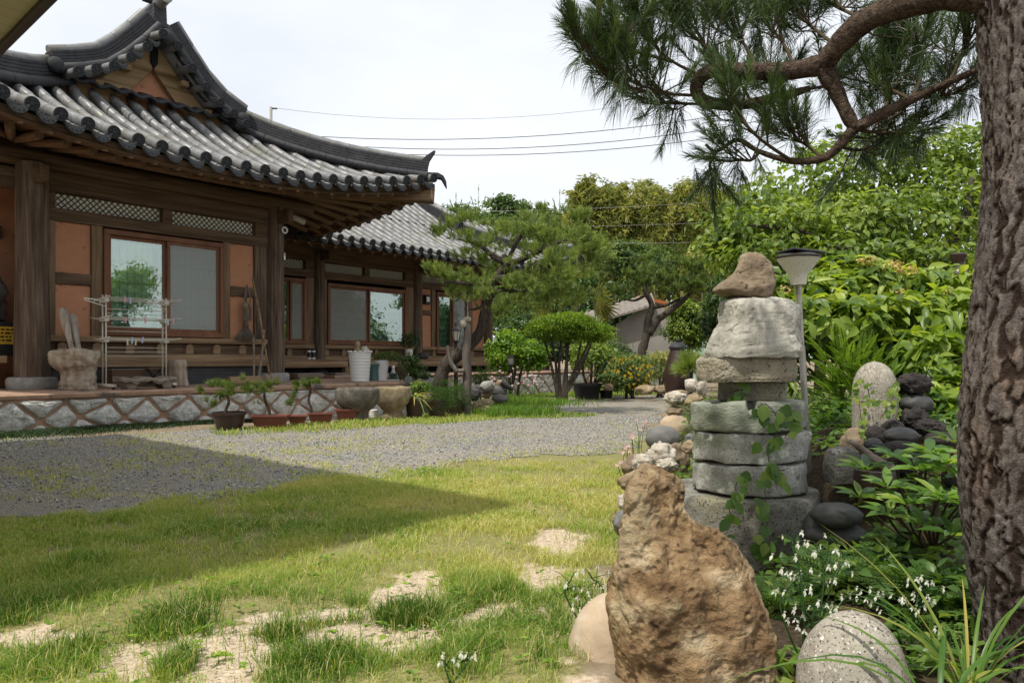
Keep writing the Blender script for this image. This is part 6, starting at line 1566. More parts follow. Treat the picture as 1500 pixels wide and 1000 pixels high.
# ---------------------------------------------------------------- MILLSTONE STACK
TX = lambda px, D: (px - CX) / F * D
ZD = lambda py, D: CH - (py - HZ) / F * D
def disc_stone(name, loc, R, h, mt, seed, label, notch=None, hole=False, group='stacked millstones', cat='millstone', tilt=(0, 0), nth=96, octo=0, rough=.012):
    V = []; Fs = []
    prof = [(.0, 0), (.6, 0), (.93, .0), (.99, .03), (1, .08), (1.0, .3), (.995, .5), (1.0, .7), (.998, .92), (.985, .98), (.94, 1.0), (.6, 1.0), (.25, .995), (.0, .99)]
    for q, z in prof:
        for k in range(nth):
            a = 2 * math.pi * k / nth; rr_ = R * max(q, .002)
            if octo: s_ = 2 * math.pi / octo; rr_ *= lerp(1, math.cos(s_ / 2) / math.cos((a % s_) - s_ / 2), .65)
            zz = z * h
            if notch and q > .5 and z > .6:
                for a0, wd, dp in notch:
                    if abs((a - a0 + math.pi) % (2 * math.pi) - math.pi) < wd: zz = min(zz, h * dp); rr_ = rr_ if z < .9 else rr_ * .97
            p = Vector((math.cos(a) * rr_, math.sin(a) * rr_, zz))
            if q > .3: p += Vector((math.cos(a), math.sin(a), 0)) * (rough * nse(p, 7, 5, seed) + rough * .5 * nse(p, 28, 3, seed)) + Vector((0, 0, rough * .7 * nse(p, 5, 4, seed + 3)))
            V.append(p)
    n = len(prof)
    for i in range(n - 1):
        for k in range(nth): Fs.append((i * nth + k, i * nth + (k + 1) % nth, (i + 1) * nth + (k + 1) % nth, (i + 1) * nth + k))
    mb = MB(); mb.add(V, Fs); o = mb.build(name, mt, None, smooth=True, loc=loc); o.data.set_sharp_from_angle(angle=math.radians(55)); o.rotation_euler = (*tilt, seed * .7); tag(o, label, cat, group); return o
D = 3.42; cx = TX(1096, D)
tz0 = ZD(718, D)
disc_stone('millstone', (TX(1092, D), D + .05, tz0 - .42), .365, .42, M['basestone'], 1, 'wide dark eight sided base stone under the stack of millstones', octo=8, rough=.014)
zA = tz0 + .005
disc_stone('millstone', (cx, D, zA), .248, .132, M['mill'], 2, rough=.018, label='lowest round grey millstone of the stack, resting on the wide base', notch=[(5.4, .05, .2)], tilt=(0.0, .03))
zB = zA + .142; disc_stone('millstone', (cx + .003, D, zB), .252, .132, M['mill'], 3, rough=.02, label='middle rough grey millstone of the stack', tilt=(.0, .025))
zC = zB + .142; disc_stone('millstone', (cx, D, zC), .25, .125, M['millgreen'], 4, rough=.022, label='uppermost greenish millstone of the stack, with a notch in its rim', notch=[(1.75, .13, .62)], tilt=(0, .035))
zD = zC + .128
o = loft('block_stone', (TX(1103, D), D + .02, zD), [(0, -.14, .14, .2, 0), (.05, -.138, .142, .2, 0), (.085, -.14, .14, .2, 0)], M['basestone'], 5, ex=7, amp=.006, freq=9, nz=10, label='dark square block between the greenish millstone and the flat slab', cat='stone')
zE = zD + .088
o = loft('flat_slab', (TX(1097, D - .05), D - .03, zE), [(0, -.2, .18, .3, 0), (.02, -.206, .186, .31, 0), (.06, -.207, .188, .31, 0), (.098, -.206, .186, .305, 0), (.112, -.19, .175, .29, 0)], M['sandmill'], 6, ex=8, amp=.006, freq=6, fine=.004, nth=120, nz=24, label='flat pitted rectangular slab carrying the pale block stone', cat='stone')
zF = zE + .113; D2 = D - .06
loc, pr = outline([(531, 1038, 1162), (522, 1038, 1165), (508, 1044, 1164), (494, 1052, 1163), (482, 1059, 1164), (468, 1061, 1165), (458, 1061, 1162), (450, 1062, 1152), (446, 1068, 1136), (444.5, 1080, 1120)], D2, .8); loc.z = zF - .004
loft('pale_block', loc, pr, M['paleblock'], 7, ex=4.5, amp=.012, freq=6, ridged=.012, fine=.004, crease=.007, facet=.01, ff=10, vst=.45, nth=130, nz=80, label='pale cracked blocky stone standing on the flat slab', cat='stone')
# leaning bird shaped rock on top
loc, pr = outline([(444, 1092, 1122), (440, 1072, 1128), (436, 1052, 1130), (430, 1045, 1132), (424, 1050, 1134), (416, 1063, 1134), (407, 1074, 1133), (398, 1079, 1131), (390, 1082, 1128), (382, 1084, 1122), (377, 1087, 1116), (373.5, 1094, 1108)], D2, .62); loc.z = zF + (ZD(444.5, D2) - ZD(531, D2)) - .012
loft('beaked_rock', loc, pr, M['brownrock'], 8, ex=2.6, amp=.007, freq=7, ridged=.006, fine=.002, crease=.005, facet=.008, ff=12, nth=100, nz=70, label='brown rock with a beak like point balanced on top of the whole stone stack', cat='rock')

# ---------------------------------------------------------------- FOREGROUND ROCKS
D = 2.0
loc, pr = outline([(1030, 898, 1140), (1000, 896, 1132), (970, 894, 1128), (940, 892, 1126), (905, 893, 1122), (870, 894, 1117), (835, 900, 1108), (810, 906, 1096), (790, 910, 1078), (770, 914, 1050), (752, 917, 1020), (735, 918, 1006), (718, 920, 1004), (704, 926, 1000), (694, 936, 990), (689, 950, 978)], D, .62)
loft('ochre_rock', loc, pr, M['ochre'], 11, ex=2.7, amp=.045, freq=3.2, ridged=.022, fine=.008, nth=220, nz=230, vst=.6, crease=.009, facet=.03, ff=8, label='big craggy ochre rock standing upright in the foreground', cat='rock')
loc, pr = outline(dome(905, 76, 870, 985, [(1040, 815, 975)]), 2.2, .8)
loft('beige_boulder', loc, pr, M['beige'], 12, ex=2, amp=.012, freq=3, fine=.002, nth=80, nz=60, label='smooth beige boulder leaning against the left of the ochre rock', cat='boulder')
loc, pr = outline(dome(1248, 80, 895, 1010, [(1060, 1164, 1330)]), 1.85, .85)
loft('speckled_boulder', loc, pr, M['whitegran'], 13, ex=2, amp=.008, freq=3, nth=80, nz=60, label='white speckled granite boulder at the bottom right', cat='boulder')
def prock(name, px0, px1, py0, py1, D, mt, seed, label, depth=.8, cat='stone', group=None, **kw):
    """rock whose silhouette fills a given width and height at distance D"""
    w = (px1 - px0) / F * D; h = (py1 - py0) / F * D; c = P((px0 + px1) / 2, py1, D)
    kw.setdefault('sink', .02); k = 1 - kw['sink']
    return rock(name, c, (w, w * depth, h / k), M[mt], seed, label=label, cat=cat, group=group, **kw)
BG = 'stones edging the garden bed'
for a in (('edging_rock', 897, 945, 745, 790, 3.2, 'river', 3, 'grey brown stone jutting out left of the ochre rock'), ('edging_rock', 905, 950, 785, 850, 2.9, 'tanrock', 4, 'tan stone wedged under the grey one left of the ochre rock'), ('edging_rock', 903, 935, 722, 750, 3.5, 'limest', 5, 'small whitish stone above the grey brown jutting stone'), ('edging_rock', 904, 948, 690, 722, 3.9, 'tanrock', 6, 'brown stone under the shell stone'),
          ('edging_rock', 910, 952, 667, 700, 4.1, 'brownrock', 7, 'round weathered stone beside the shell stone'), ('shell_stone', 926, 955, 666, 690, 4.0, 'limest', 8, 'white flower like shell stone on the bed edge'), ('knotted_rock', 950, 990, 650, 690, 4.2, 'limest', 9, 'white twisted stone leaning behind the ochre rock'), ('knotted_rock', 975, 1010, 652, 695, 4.4, 'brownrock', 10, 'brown knotted stone close to the lowest millstone'),
          ('knotted_rock', 962, 992, 672, 690, 3.9, 'limest', 11, 'pale pitted stone just above the ochre rock tip'), ('grey_boulder', 945, 996, 624, 660, 5.0, 'river', 12, 'smooth dark grey round boulder left of the millstones'), ('edging_rock', 944, 962, 655, 672, 5.0, 'river', 13, 'small flat stone under the smooth grey boulder'),
          ('cream_boulder', 966, 1010, 606, 648, 6.0, 'beige', 14, 'cream rounded stone carrying two small stacked stones'), ('edging_rock', 1002, 1020, 634, 650, 4.6, 'river', 15, 'small oval pebble left of the upper millstone'), ('edging_rock', 998, 1022, 645, 665, 4.2, 'tanrock', 16, 'small tan pebble left of the middle millstone')):
    kw = dict(ridged=.35, amp=.3) if a[0] in ('knotted_rock', 'shell_stone') else dict(ang=.6) if a[0] == 'edging_rock' else dict(amp=.08)
    prock(*a, group=BG if a[0] == 'edging_rock' else None, **kw)
prock('stacked_stone', 976, 1002, 592, 608, 6.0, 'brownrock', 17, 'brown middle stone of the little cairn on the cream boulder', group='little cairn', ang=.8); prock('stacked_stone', 974, 1005, 574, 593, 6.0, 'limest', 18, 'pale pitted top stone of the little cairn on the cream boulder', group='little cairn', ridged=.3)
# egg stone, lava stack and pebbles in the garden
loc, pr = outline(dome(1281, 30, 529, 572, [(632, 1250, 1308), (600, 1250, 1311)]), 3.7, .9)
EGG = loft('egg_stone', loc, pr, M['whitegran'], 21, ex=2, amp=.006, freq=4, nth=60, nz=50, label='upright egg shaped speckled stone draped with ivy in front of the feathery fir', cat='stone')
LG = 'dark pebbles heaped by the egg stone'
for a in (('lava_stone', 1316, 1362, 550, 580, 3.7, 'lava', 2, 'knobbly porous black lava stone crowning the dark stack'), ('lava_stone', 1318, 1366, 576, 606, 3.7, 'basalt', 3, 'rounded dark middle stone of the lava stack'), ('lava_stone', 1320, 1358, 600, 632, 3.65, 'lava', 4, 'dark lower stone of the lava stack'),
          ('dark_pebble', 1296, 1345, 625, 650, 3.35, 'basalt', 5, 'large smooth black pebble in the middle of the heap'), ('dark_pebble', 1265, 1300, 624, 652, 3.5, 'lava', 6, 'rough dark pebble at the left of the heap'), ('dark_pebble', 1290, 1325, 615, 638, 3.6, 'lava', 7, 'black porous stone behind the large smooth pebble'), ('dark_pebble', 1294, 1345, 645, 668, 3.2, 'lava', 8, 'porous grey pebble below the large smooth black pebble'),
          ('dark_pebble', 1340, 1382, 615, 640, 3.5, 'lava', 9, 'dark angular stone right of the lava stack'), ('dark_pebble', 1354, 1402, 632, 656, 3.3, 'lava', 10, 'broad brownish pebble at the right of the heap'), ('dark_pebble', 1266, 1293, 641, 660, 3.3, 'basalt', 11, 'small flat black pebble at the left of the heap'), ('dark_pebble', 1280, 1296, 655, 668, 3.2, 'basalt', 12, 'smallest round black pebble of the heap'),
          ('dark_pebble', 1380, 1420, 680, 715, 3.1, 'lava', 13, 'dark stone half hidden behind the long leaved shrub'), ('dark_pebble', 1300, 1350, 665, 700, 3.3, 'lava', 14, 'dark porous stone under the heap')):
    prock(*a, group=LG if a[0] == 'dark_pebble' else 'dark lava stack', **(dict(ridged=.4, amp=.2) if a[7] in (2, 4, 9) else dict(amp=.07)))
prock('mossy_stone', 1232, 1275, 630, 672, 3.55, 'brownrock', 31, 'reddish brown stone at the foot of the egg stone', cat='stone'); prock('flat_pebble', 1187, 1262, 736, 772, 2.95, 'basalt', 32, 'large flat grey pebble lying above another right of the millstones', group='flat grey pebbles', amp=.05); prock('flat_pebble', 1180, 1270, 764, 800, 3.0, 'basalt', 33, 'lower flat grey pebble under the large flat one', group='flat grey pebbles', amp=.05)
prock('flat_pebble', 1176, 1215, 748, 800, 3.05, 'basalt', 34, 'dark pebble peeping out left of the large flat pebble', group='flat grey pebbles', amp=.05)
loc, pr = outline([(705, 1212, 1275), (690, 1210, 1272), (672, 1211, 1262), (660, 1214, 1255), (655, 1225, 1245)], 3.3, .7)
loft('hollow_stone', loc, pr, M['basestone'], 41, ex=3.5, amp=.008, freq=5, fine=.003, label='squarish porous grey stone block left of the dark pebbles', cat='stone')
bk = empty('brown_bowl', P(1282, 733, 3.1), 0, 'dark brown round bottomed pottery bowl with small holes by the heap', 'bowl'); MB().lathe([(.04, 0), (.07, .02), (.085, .06), (.085, .1), (.08, .13), (.07, .132), (.072, .1), (.02, .03)], 28).build('vessel', M['brownpot'], bk, smooth=True, auto=True)
for k in range(5): MB().lathe([(.006, 0), (.006, .003)], 8).build('hole', M['dark'], bk, loc=(-.04 + .02 * k, -.084, .08 - .004 * abs(k - 2))).rotation_euler = (math.pi / 2, 0, 0)
stick('clay_pipe', PP((1246, 646, 3.35), (1268, 660, 3.25), (1292, 680, 3.15), (1310, 690, 3.1)), [.012, .013, .022, .028], 'greywood', 'grey brown wooden ladle handle lying across the stones', 'ladle', 10)
# brown bottle on the hydrangea side
ob = empty('onggi_bottle', P(1404, 500, 5.9), 0, 'dark brown narrow necked pottery jar rising over the hydrangea by the pine trunk', 'jar')
MB().lathe([(.1, 0), (.2, .1), (.24, .25), (.225, .38), (.16, .46), (.07, .53), (.04, .58), (.042, .62), (.06, .66), (.062, .68), (.04, .69), (.03, .62)], 36).build('vessel', M['brownpot'], ob, smooth=True, auto=True).scale = (1, 1, 1.02)

# ---------------------------------------------------------------- SOLAR GARDEN LAMP
def solar_lamp(base, top, R, label, pole_r, h=.155):
    L_ = empty('garden_lamp', base, 0, label, 'garden lamp'); d = top - base
    MB().tube([(0, 0, 0), d * .38, d * .381, d * .72, d * .721, d], [pole_r * 1.15, pole_r * 1.15, pole_r, pole_r, pole_r * .8, pole_r * .8], 14).build('pole', M['steel'], L_, smooth=True, auto=True)
    s = R / .1
    MB().lathe([(.028 * s, 0), (.034 * s, .003), (.04 * s, .045 * s), (.05 * s, .06 * s), (.07 * s, .085 * s), (.095 * s, .12 * s), (.1 * s, .126 * s)], 28, tuple(d)).build('lamp_shade', M['lampshade'], L_, smooth=True, auto=True)
    MB().lathe([(.102 * s, .126 * s), (.104 * s, .136 * s), (.085 * s, .146 * s), (.07 * s, .15 * s)], 28, tuple(d)).build('shade_rim', M['darkmetal'], L_, smooth=True, auto=True)
    MB().box(-.085 * s, .085 * s, -.075 * s, .075 * s, .152 * s, .162 * s).build('solar_panel', M['panel'], L_, bevel=.003, loc=d).rotation_euler = (.0, .06, .25)
    return L_
M['steel'] = mat('worn_steel_tube', [(0, (.2, .19, .17)), (.5, (.36, .35, .33)), (1, (.5, .49, .46))], 12, .4, .1, .002, metallic=.6, patch=((.22, .14, .08), 6, .55, .7), stretch=(1, 1, .3)); M['panel'] = plain('solar_panel_black', (.012, .013, .018), .15, .6)
m, nt, b, out = nodes_of('dotted_cream_shade'); v = texco(nt); vo = nvor(nt, v, 140, 'F1'); nt.links.new(mixc(nt, mrange(nt, vo, .2, .35), (.56, .55, .44), (.82, .8, .68)), b.inputs['Base Color']); b.inputs['Roughness'].default_value = .4; bumpit(nt, b, vo, .5, .003); M['lampshade'] = m
lb_ = P(1187, 735, 3.62); solar_lamp(lb_, P(1169.5, 418, 3.55), .101, 'solar garden lamp on a thin steel pole beside the stone stack', .0155)
# driftwood post carrying another solar lamp, lantern post, curved branch
db = G(684, 607); dD = db.y
o = MB(); o.tube([db + Vector((0, 0, -.05)), P(683, 580, dD), P(685, 550, dD), P(683, 520, dD), P(685, 490, dD), P(685, 475, dD), P(684, 468, dD)], [.1, .085, .08, .075, .07, .065, .03], 12); o = o.build('driftwood_post', M['drift'], None, smooth=True, auto=True); tag(o, 'grey driftwood post in front of the leaning garden pine', 'post')
solar_lamp(P(685, 470, dD), P(685, 442, dD), .1, 'small solar lamp fixed on top of the driftwood post', .014)
rock('knob_stone', P(678, 480, dD - .05), (.14, .12, .14), M['limest'], 3, sub=3, label='pale knobbly stone tied to the driftwood post', cat='stone', sink=0)
rock('knob_stone', P(685, 472, dD), (.14, .14, .1), M['limest'], 9, sub=3, label='pale stone capping the driftwood post under the lamp', cat='stone', sink=0)
stick('curved_branch', PP((680, 543, dD - .1), (668, 543, dD - .1), (661, 532, dD - .1), (657, 518, dD - .1), (656, 506, dD - .1)), [.04, .045, .04, .035, .03], 'drift', 'curved grey branch hooked on the driftwood post', 'branch', 10)
lp_b = G(668, 596); lD = lp_b.y; lp = empty('lantern_post', lp_b, 0, 'slim black garden lantern on a post by the leaning pine', 'lantern'); zt = ZD(502, lD) - lp_b.z
MB().tube([(0, 0, 0), (0, 0, zt * .5), (0, 0, zt)], [.05, .04, .04], 10).build('post', M['darkmetal'], lp, smooth=True); k_ = lD / F
MB().lathe([(.04, zt), (.075, zt + .03), (.06, zt + .05)], 6).lathe([(.12, zt + .24), (.1, zt + .28), (.03, zt + .34), (.02, zt + .4)], 6).build('cap', M['darkmetal'], lp); MB().lathe([(.05, zt + .05), (.085, zt + .238)], 6).build('lamp_glass', M['lampshade'], lp)
mb = MB(); [mb.tube([(.058 * math.cos(a), .058 * math.sin(a), zt + .05), (.092 * math.cos(a), .092 * math.sin(a), zt + .24)], .008, 4) for a in [i * math.pi / 3 for i in range(6)]]; mb.build('cage', M['darkmetal'], lp)
# rockery by the post
for a in (('mushroom_cap', 702, 726, 558, 574, 14.0, 'mill', 3, 'pale dome stone sitting like a mushroom cap in the rockery'), ('rockery_stone', 706, 720, 572, 584, 14.1, 'tanrock', 4, 'short stem stone under the mushroom cap stone'), ('rockery_stone', 695, 707, 563, 582, 14.2, 'mill', 5, 'pale upright stone left of the mushroom stone'), ('rockery_stone', 684, 704, 570, 588, 13.9, 'basalt', 6, 'dark round stone beside the driftwood post'), ('rockery_stone', 720, 742, 565, 582, 14, 'river', 7, 'brownish round stone right of the mushroom stone'),
          ('rockery_stone', 726, 738, 556, 567, 14, 'tanrock', 8, 'small stone on top of the round right rockery stone'), ('rockery_stone', 694, 725, 582, 596, 13.6, 'tanrock', 9, 'flat brown stone in front of the mushroom stone'), ('rockery_stone', 720, 744, 578, 590, 13.8, 'river', 10, 'grey flat stone at the right foot of the rockery'), ('rockery_stone', 686, 702, 586, 606, 13.2, 'brownrock', 11, 'wedge shaped stone at the foot of the driftwood post'), ('rockery_stone', 700, 722, 594, 606, 13.2, 'brownrock', 12, 'low brown stone in front of the rockery'),
          ('rockery_stone', 590, 606, 550, 566, 13.1, 'river', 13, 'grey triangular stone at the terrace corner'), ('rockery_stone', 604, 622, 556, 568, 13.4, 'tanrock', 14, 'small tan stone right of the terrace corner'), ('rockery_stone', 618, 640, 553, 570, 13.8, 'mill', 15, 'pale bluish stone behind the heath shrub')):
    prock(*a, group='rockery stones' if a[0] == 'rockery_stone' else None, sub=3, **(dict(ang=.5) if a[7] in (9, 12, 13, 11) else {}))
sl_ = empty('spot_light', P(742, 566, 13.9), 0, 'small black garden spotlight tilted beside the rockery', 'spotlight'); MB().tube([(0, 0, -.15), (0, 0, 0)], .012, 6).build('stake', M['darkmetal'], sl_); MB().tube([(-.1, 0, .09), (.0, 0, .02), (.12, 0, -.05)], [.05, .06, .03], 10).build('housing', M['darkmetal'], sl_, smooth=True, auto=True)
cl = empty('cube_lantern', P(748, 527, 17), 0, 'small black box lantern at the end of the rear porch', 'lantern'); mb = MB(); [mb.box(x - .015, x + .015, y - .015, y + .015, -.15, .15) for x in (-.12, .12) for y in (-.12, .12)]; mb.box(-.14, .14, -.14, .14, .15, .19).box(-.14, .14, -.14, .14, -.19, -.15).box(-.02, .02, -.02, .02, -.8, -.19); mb.build('cage', M['darkmetal'], cl); MB().box(-.1, .1, -.1, .1, -.145, .145).build('lamp_glass', M['river'], cl); cl.scale = (.62, .62, .62)

# ---------------------------------------------------------------- middle and far plants
def gshrub(name, label, px, py_base, D, blobs, per, ll, lw, seed, mt, cat='shrub', stems=4, group=None, **kw):
    b_ = on_ground(px, D); pts = []
    rr = random.Random(seed)
    for k in range(stems):
        c, rad, w = blobs[k % len(blobs)]; tip = Vector(c) + Vector((rr.uniform(-.3, .3) * rad[0], 0, 0)); pts.append(([b_ + Vector((rr.uniform(-.12, .12), 0, 0)), b_.lerp(tip, .5) + Vector((rr.uniform(-.1, .1), 0, .05)), tip], [.04, .03, .015]))
    return tree(name, label, b_, pts, blobs, per, ll, lw, seed, mt, cat, group, **kw)
# flat topped yew
yd = 16.5
T = gshrub('topiary_yew', 'flat topped clipped yew with bare branching stems beside the gravel', 822, 560, yd, [ell(832, 480, yd, 46, 18, 1.4), ell(800, 482, yd, 26, 14, .8), ell(866, 484, yd, 24, 14, .8), ell(830, 470, yd, 40, 10, .9), ell(850, 492, yd, 36, 8, .5)], 2600, .09, .022, 51, 'leaf_yew', 'shrub', 9, clump=.2, nclump=60, up=.2, shell=.4, droop=.0, flat=.8, tone=(-.1, 1.1))
for c_ in T.children:
    if c_.name.startswith('stems'): c_.data.materials[0] = M['greybark']
gshrub('green_shrub', 'bright green leafy shrub at the end of the rear porch', 752, 545, 18.5, [ell(745, 512, 18.5, 24, 26, 1), ell(775, 518, 18.5, 22, 22, .9), ell(735, 520, 18.3, 16, 22, .5)], 1500, .12, .06, 52, 'leaf_bright', clump=.25)
gshrub('flower_bush', 'rounded bush covered with yellow flowers at the far edge of the gravel', 922, 572, 18, [ell(922, 545, 18, 36, 26, 1.5), ell(905, 552, 17.8, 22, 18, .6)], 2600, .07, .035, 53, 'leaf_forest', clump=.25, nclump=60, tone=(.2, 1.1))
r = np.random.default_rng(5); n = 150; u = rdir(r, n); u[:, 1] = -np.abs(u[:, 1]); p = np.array(P(920, 545, 18)) + u * np.array([.6, .5, .42]); tb2 = bpy.data.objects['flower_bush']
for i in range(100):
    a = np.arange(5) * 1.257 + i; d = np.stack([np.cos(a), np.full(5, -.2), np.sin(a)], -1); V, fl = leaf_geo(np.tile(p[i], (5, 1)), d, np.tile([0, -1., .2], (5, 1)), np.full(5, .036), np.full(5, .033), False, 0, .05); leaf_obj('flower', [(V - np.array(tb2.location), fl, r.random(5))], M['petal_yellow'], tb2)
gshrub('rusty_shrub', 'shrub with rusty flower tufts right of the yellow flowering bush', 968, 570, 18.5, [ell(968, 535, 18.5, 22, 20, 1), ell(985, 530, 18.6, 14, 14, .4)], 1100, .09, .035, 54, 'leaf_bamboo', clump=.3)
gshrub('potted_shrub', 'leafy shrub growing from a black tub behind the flat topped yew', 862, 550, 18.2, [ell(862, 520, 18.2, 26, 24, 1), ell(880, 500, 18.6, 20, 20, .7), ell(890, 530, 18.3, 16, 20, .4)], 900, .11, .055, 55, 'leaf_pers', clump=.3)
pot('black_tub', [(.28, 0), (.33, .3), (.36, .33), (.36, .38)], on_ground(860, 17.9, 0), M['blackpot'], 'round black plastic tub at the far side of the gravel', 'tub')
pot('black_tub', [(.14, 0), (.16, .18), (.17, .2)], on_ground(888, 18.2, 0), M['blackpot'], 'small black pot right of the big tub', 'tub')
# round dark plants near the terrace
def small_plant(name, label, blobs, base, per, ll, lw, seed, mt, **kw): return tree(name, label, base, [([base, Vector(blobs[0][0])], [.015, .01])], blobs, per, ll, lw, seed, mt, 'plant', **kw)
small_plant('potted_bush', 'round dark bush in the small white pot on the rear porch', [ell(600, 498, PB.y, 13, 13, 1)], PB + Vector((0, 0, .2)), 500, .07, .035, 61, 'leaf_dark')
small_plant('bonsai_shrub', 'wispy brownish bonsai spilling over the smooth white planter', [ell(566, 521, WP2.y, 13, 6, 1), ell(578, 523, WP2.y, 8, 6, .4), ell(554, 523, WP2.y, 8, 5, .4)], WP2 + Vector((0, 0, .32)), 700, .035, .012, 62, 'leaf_fern', clump=.3)
b_ = hw(hS(606, 1.0), .8, .0)
small_plant('leafy_bush', 'green leafy bush behind the terrace corner bowl', [ell(598, 532, 13.6, 14, 12, .8), ell(612, 548, 13.8, 16, 16, 1), ell(625, 556, 14, 12, 10, .5)], on_ground(608, 13.8), 900, .06, .03, 63, 'leaf_dark', tone=(.2, 1.1))
small_plant('leafy_ground_plant', 'low bright leafed plant behind the strap leaved planter', [ell(613, 568, 12.2, 16, 8, 1)], on_ground(613, 12.2), 500, .05, .035, 64, 'leaf_ivy')
small_plant('heath_shrub', 'dense fine leaved heath shrub spilling over two dark planters', [ell(640, 585, SH1.y, 22, 18, 1.2), ell(664, 582, SH2.y, 22, 18, 1.2), ell(655, 565, SH2.y + .3, 22, 10, .6)], SH1 + Vector((.1, 0, .25)), 3000, .03, .008, 65, 'leaf_fern', clump=.3, nclump=60, tone=(-.1, .8))
small_plant('olive_shrub', 'small olive shrub behind the driftwood post', [ell(704, 552, 14.8, 12, 14, 1)], on_ground(704, 14.8), 700, .05, .02, 66, 'leaf_fern', tone=(.2, .9))
# strap leaved plant in the brown planter
def straps(name, label, base, specs, mt, w, seed, parent=None, cat='plant'):
    """specs: (azimuth, length, rise, fall, tone)"""
    r = np.random.default_rng(seed); Vs, Fs, Rs = [], [], []; b0 = 0
    for az, L_, rise, fall, tn in specs:
        N = 9; t = np.linspace(0, 1, N); d = np.array([math.cos(az), math.sin(az), 0]); q = np.outer(t * L_, d) * (.25 + .75 * t[:, None]) ; q[:, 2] = L_ * (rise * t - fall * t ** 2.4); sd = np.array([-d[1], d[0], 0]) if abs(d[1]) < .85 else np.array([1., .2, 0]); ww = w * np.sin(np.clip(.35 + t * 2.2, 0, 3.1)) * (1 - t ** 6) / 2
        fold = np.zeros((N, 3)); fold[:, 2] = ww * .5; V = np.stack([q - sd * ww[:, None] + fold, q, q + sd * ww[:, None] + fold], 1).reshape(-1, 3); i = np.arange(N - 1)[:, None] * 3
        Vs.append(V); Fs += [b0 + i + np.array([[0, 1, 4, 3]]), b0 + i + np.array([[1, 2, 5, 4]])]; Rs += [np.full(N - 1, tn)] * 2; b0 += len(V)
    o = mesh_np(name, np.concatenate(Vs), Fs, M[mt], rnd=Rs, smooth=True, loc=base); tag(o, label, cat); return o
rr = random.Random(6)
straps('strap_plant', 'spidery strap leaved plant with yellowing leaves in the brown planter', PLT + Vector((0, 0, .3)), [(rr.uniform(0, 6.28), rr.uniform(.22, .5), rr.uniform(.5, .9), rr.uniform(.5, 1.3), rr.choice([.3, .6, 1, 1, .95])) for _ in range(18)], 'leaf_blade', .026, 7)

for px, py, a, lb in ((312, 968, .4, 'single fallen green leaf on the sand patch at the bottom left'), (556, 944, 1.2, 'small fallen leaf on the sandy patch at the bottom centre')):
    c = G(px, py, .012); V, fl = leaf_geo(np.zeros((1, 3)), np.array([[math.cos(a), math.sin(a), .12]]), np.array([[.1, -.2, 1.]]), np.array([.06]), np.array([.03]), True, .25); o = leaf_obj('fallen_leaf', [(V, fl, np.array([.8]))], M['leaf_bright'], None, tuple(c)); o.data.transform(Matrix.Translation(c)); tag(o, lb, 'leaf')
# ---------------------------------------------------------------- FAR BACKGROUND
for i, (px, py, D, rx, ry, lb) in enumerate(((672, 336, 58, 50, 48, 'dark green tree just right of the eave corner, behind the garden pine'), (742, 318, 60, 48, 40, 'tallest rounded dark tree behind the garden pine'), (800, 340, 56, 46, 48, 'dark tree beside the yellowish bamboo'),
                                            (700, 420, 44, 60, 46, 'dark tree mass low behind the garden pine crown'), (790, 430, 40, 60, 44, 'dark leafy tree low behind the clipped yew'))):
    b_ = on_ground(px, D); cs = [ell(px + q * rx * .5, py + abs(q) * 10 + (6 if q else 0), D, rx * .62, ry * .7, 1) for q in (-1, 0, 1)] + [ell(px, py + ry * .6, D, rx, ry * .7, 1.2)]
    tree('forest_tree', lb, b_, [([b_, Vector(cs[3][0]), Vector(cs[1][0])], [.3, .22, .1])], cs, 3200, .36, .22, 70 + i, 'leaf_forest', group='trees behind the garden', clump=.2, nclump=46, up=.35, shell=.7)
for i, (px, py, D, rx, ry, ll, mt, lb) in enumerate(((880, 445, 31, 46, 44, .22, 'leaf_dark', 'dark broadleaf tree behind the clipped yew and the palm'), (1010, 470, 24, 34, 36, .15, 'leaf_pers', 'glossy leaved tree right of the small forked pine'), (1070, 460, 22, 40, 50, .15, 'leaf_dark', 'shady tree behind the beaked rock'), (930, 375, 36, 50, 26, .24, 'leaf_forest', 'tree crown in front of the bamboo'),
                                                    (1110, 420, 17, 60, 40, .13, 'leaf_dark', 'dark leaved tree between the stone stack and the hydrangea'), (1200, 335, 15, 120, 50, .16, 'leaf_forest', 'tree far behind the persimmon crown on its left'), (1480, 345, 16.5, 220, 110, .16, 'leaf_forest', 'tree far behind the persimmon crown at the right'), (1040, 395, 30, 40, 30, .2, 'leaf_bamboo', 'yellow green tree crown left of the beaked rock'), (800, 480, 30, 70, 30, .2, 'leaf_dark', 'dark hedge like tree behind the bright shrub'), (845, 512, 24, 75, 16, .14, 'leaf_dark', 'low dark hedge tree seen between the bare yew stems'), (1500, 430, 17.3, 240, 130, .2, 'leaf_forest', 'tall hedge tree added behind the big pine trunk to darken a window reflection'), (1290, 470, 11, 160, 60, .14, 'leaf_dark', 'dark shrubbery tree behind the hydrangea'))):  # hedge tree by the pine trunk is added so the rear pane mirrors less sky
    b_ = on_ground(px, D); cs = [ell(px - rx * .4, py, D, rx * .6, ry * .8, 1), ell(px + rx * .4, py + 4, D, rx * .6, ry * .8, 1), ell(px, py + ry * .4, D, rx * .8, ry * .6, .8)]
    tree('garden_tree', lb, b_, [([b_, Vector(cs[2][0])] + [Vector(cs[0][0])], [.12, .09, .03]), ([Vector(cs[2][0]), Vector(cs[1][0])], [.07, .03])], cs, 1700 if rx < 100 else 2300, ll, ll * .5, 90 + i, mt, group='leafy trees of the far garden', clump=.24, nclump=44, up=.45, shell=.4)
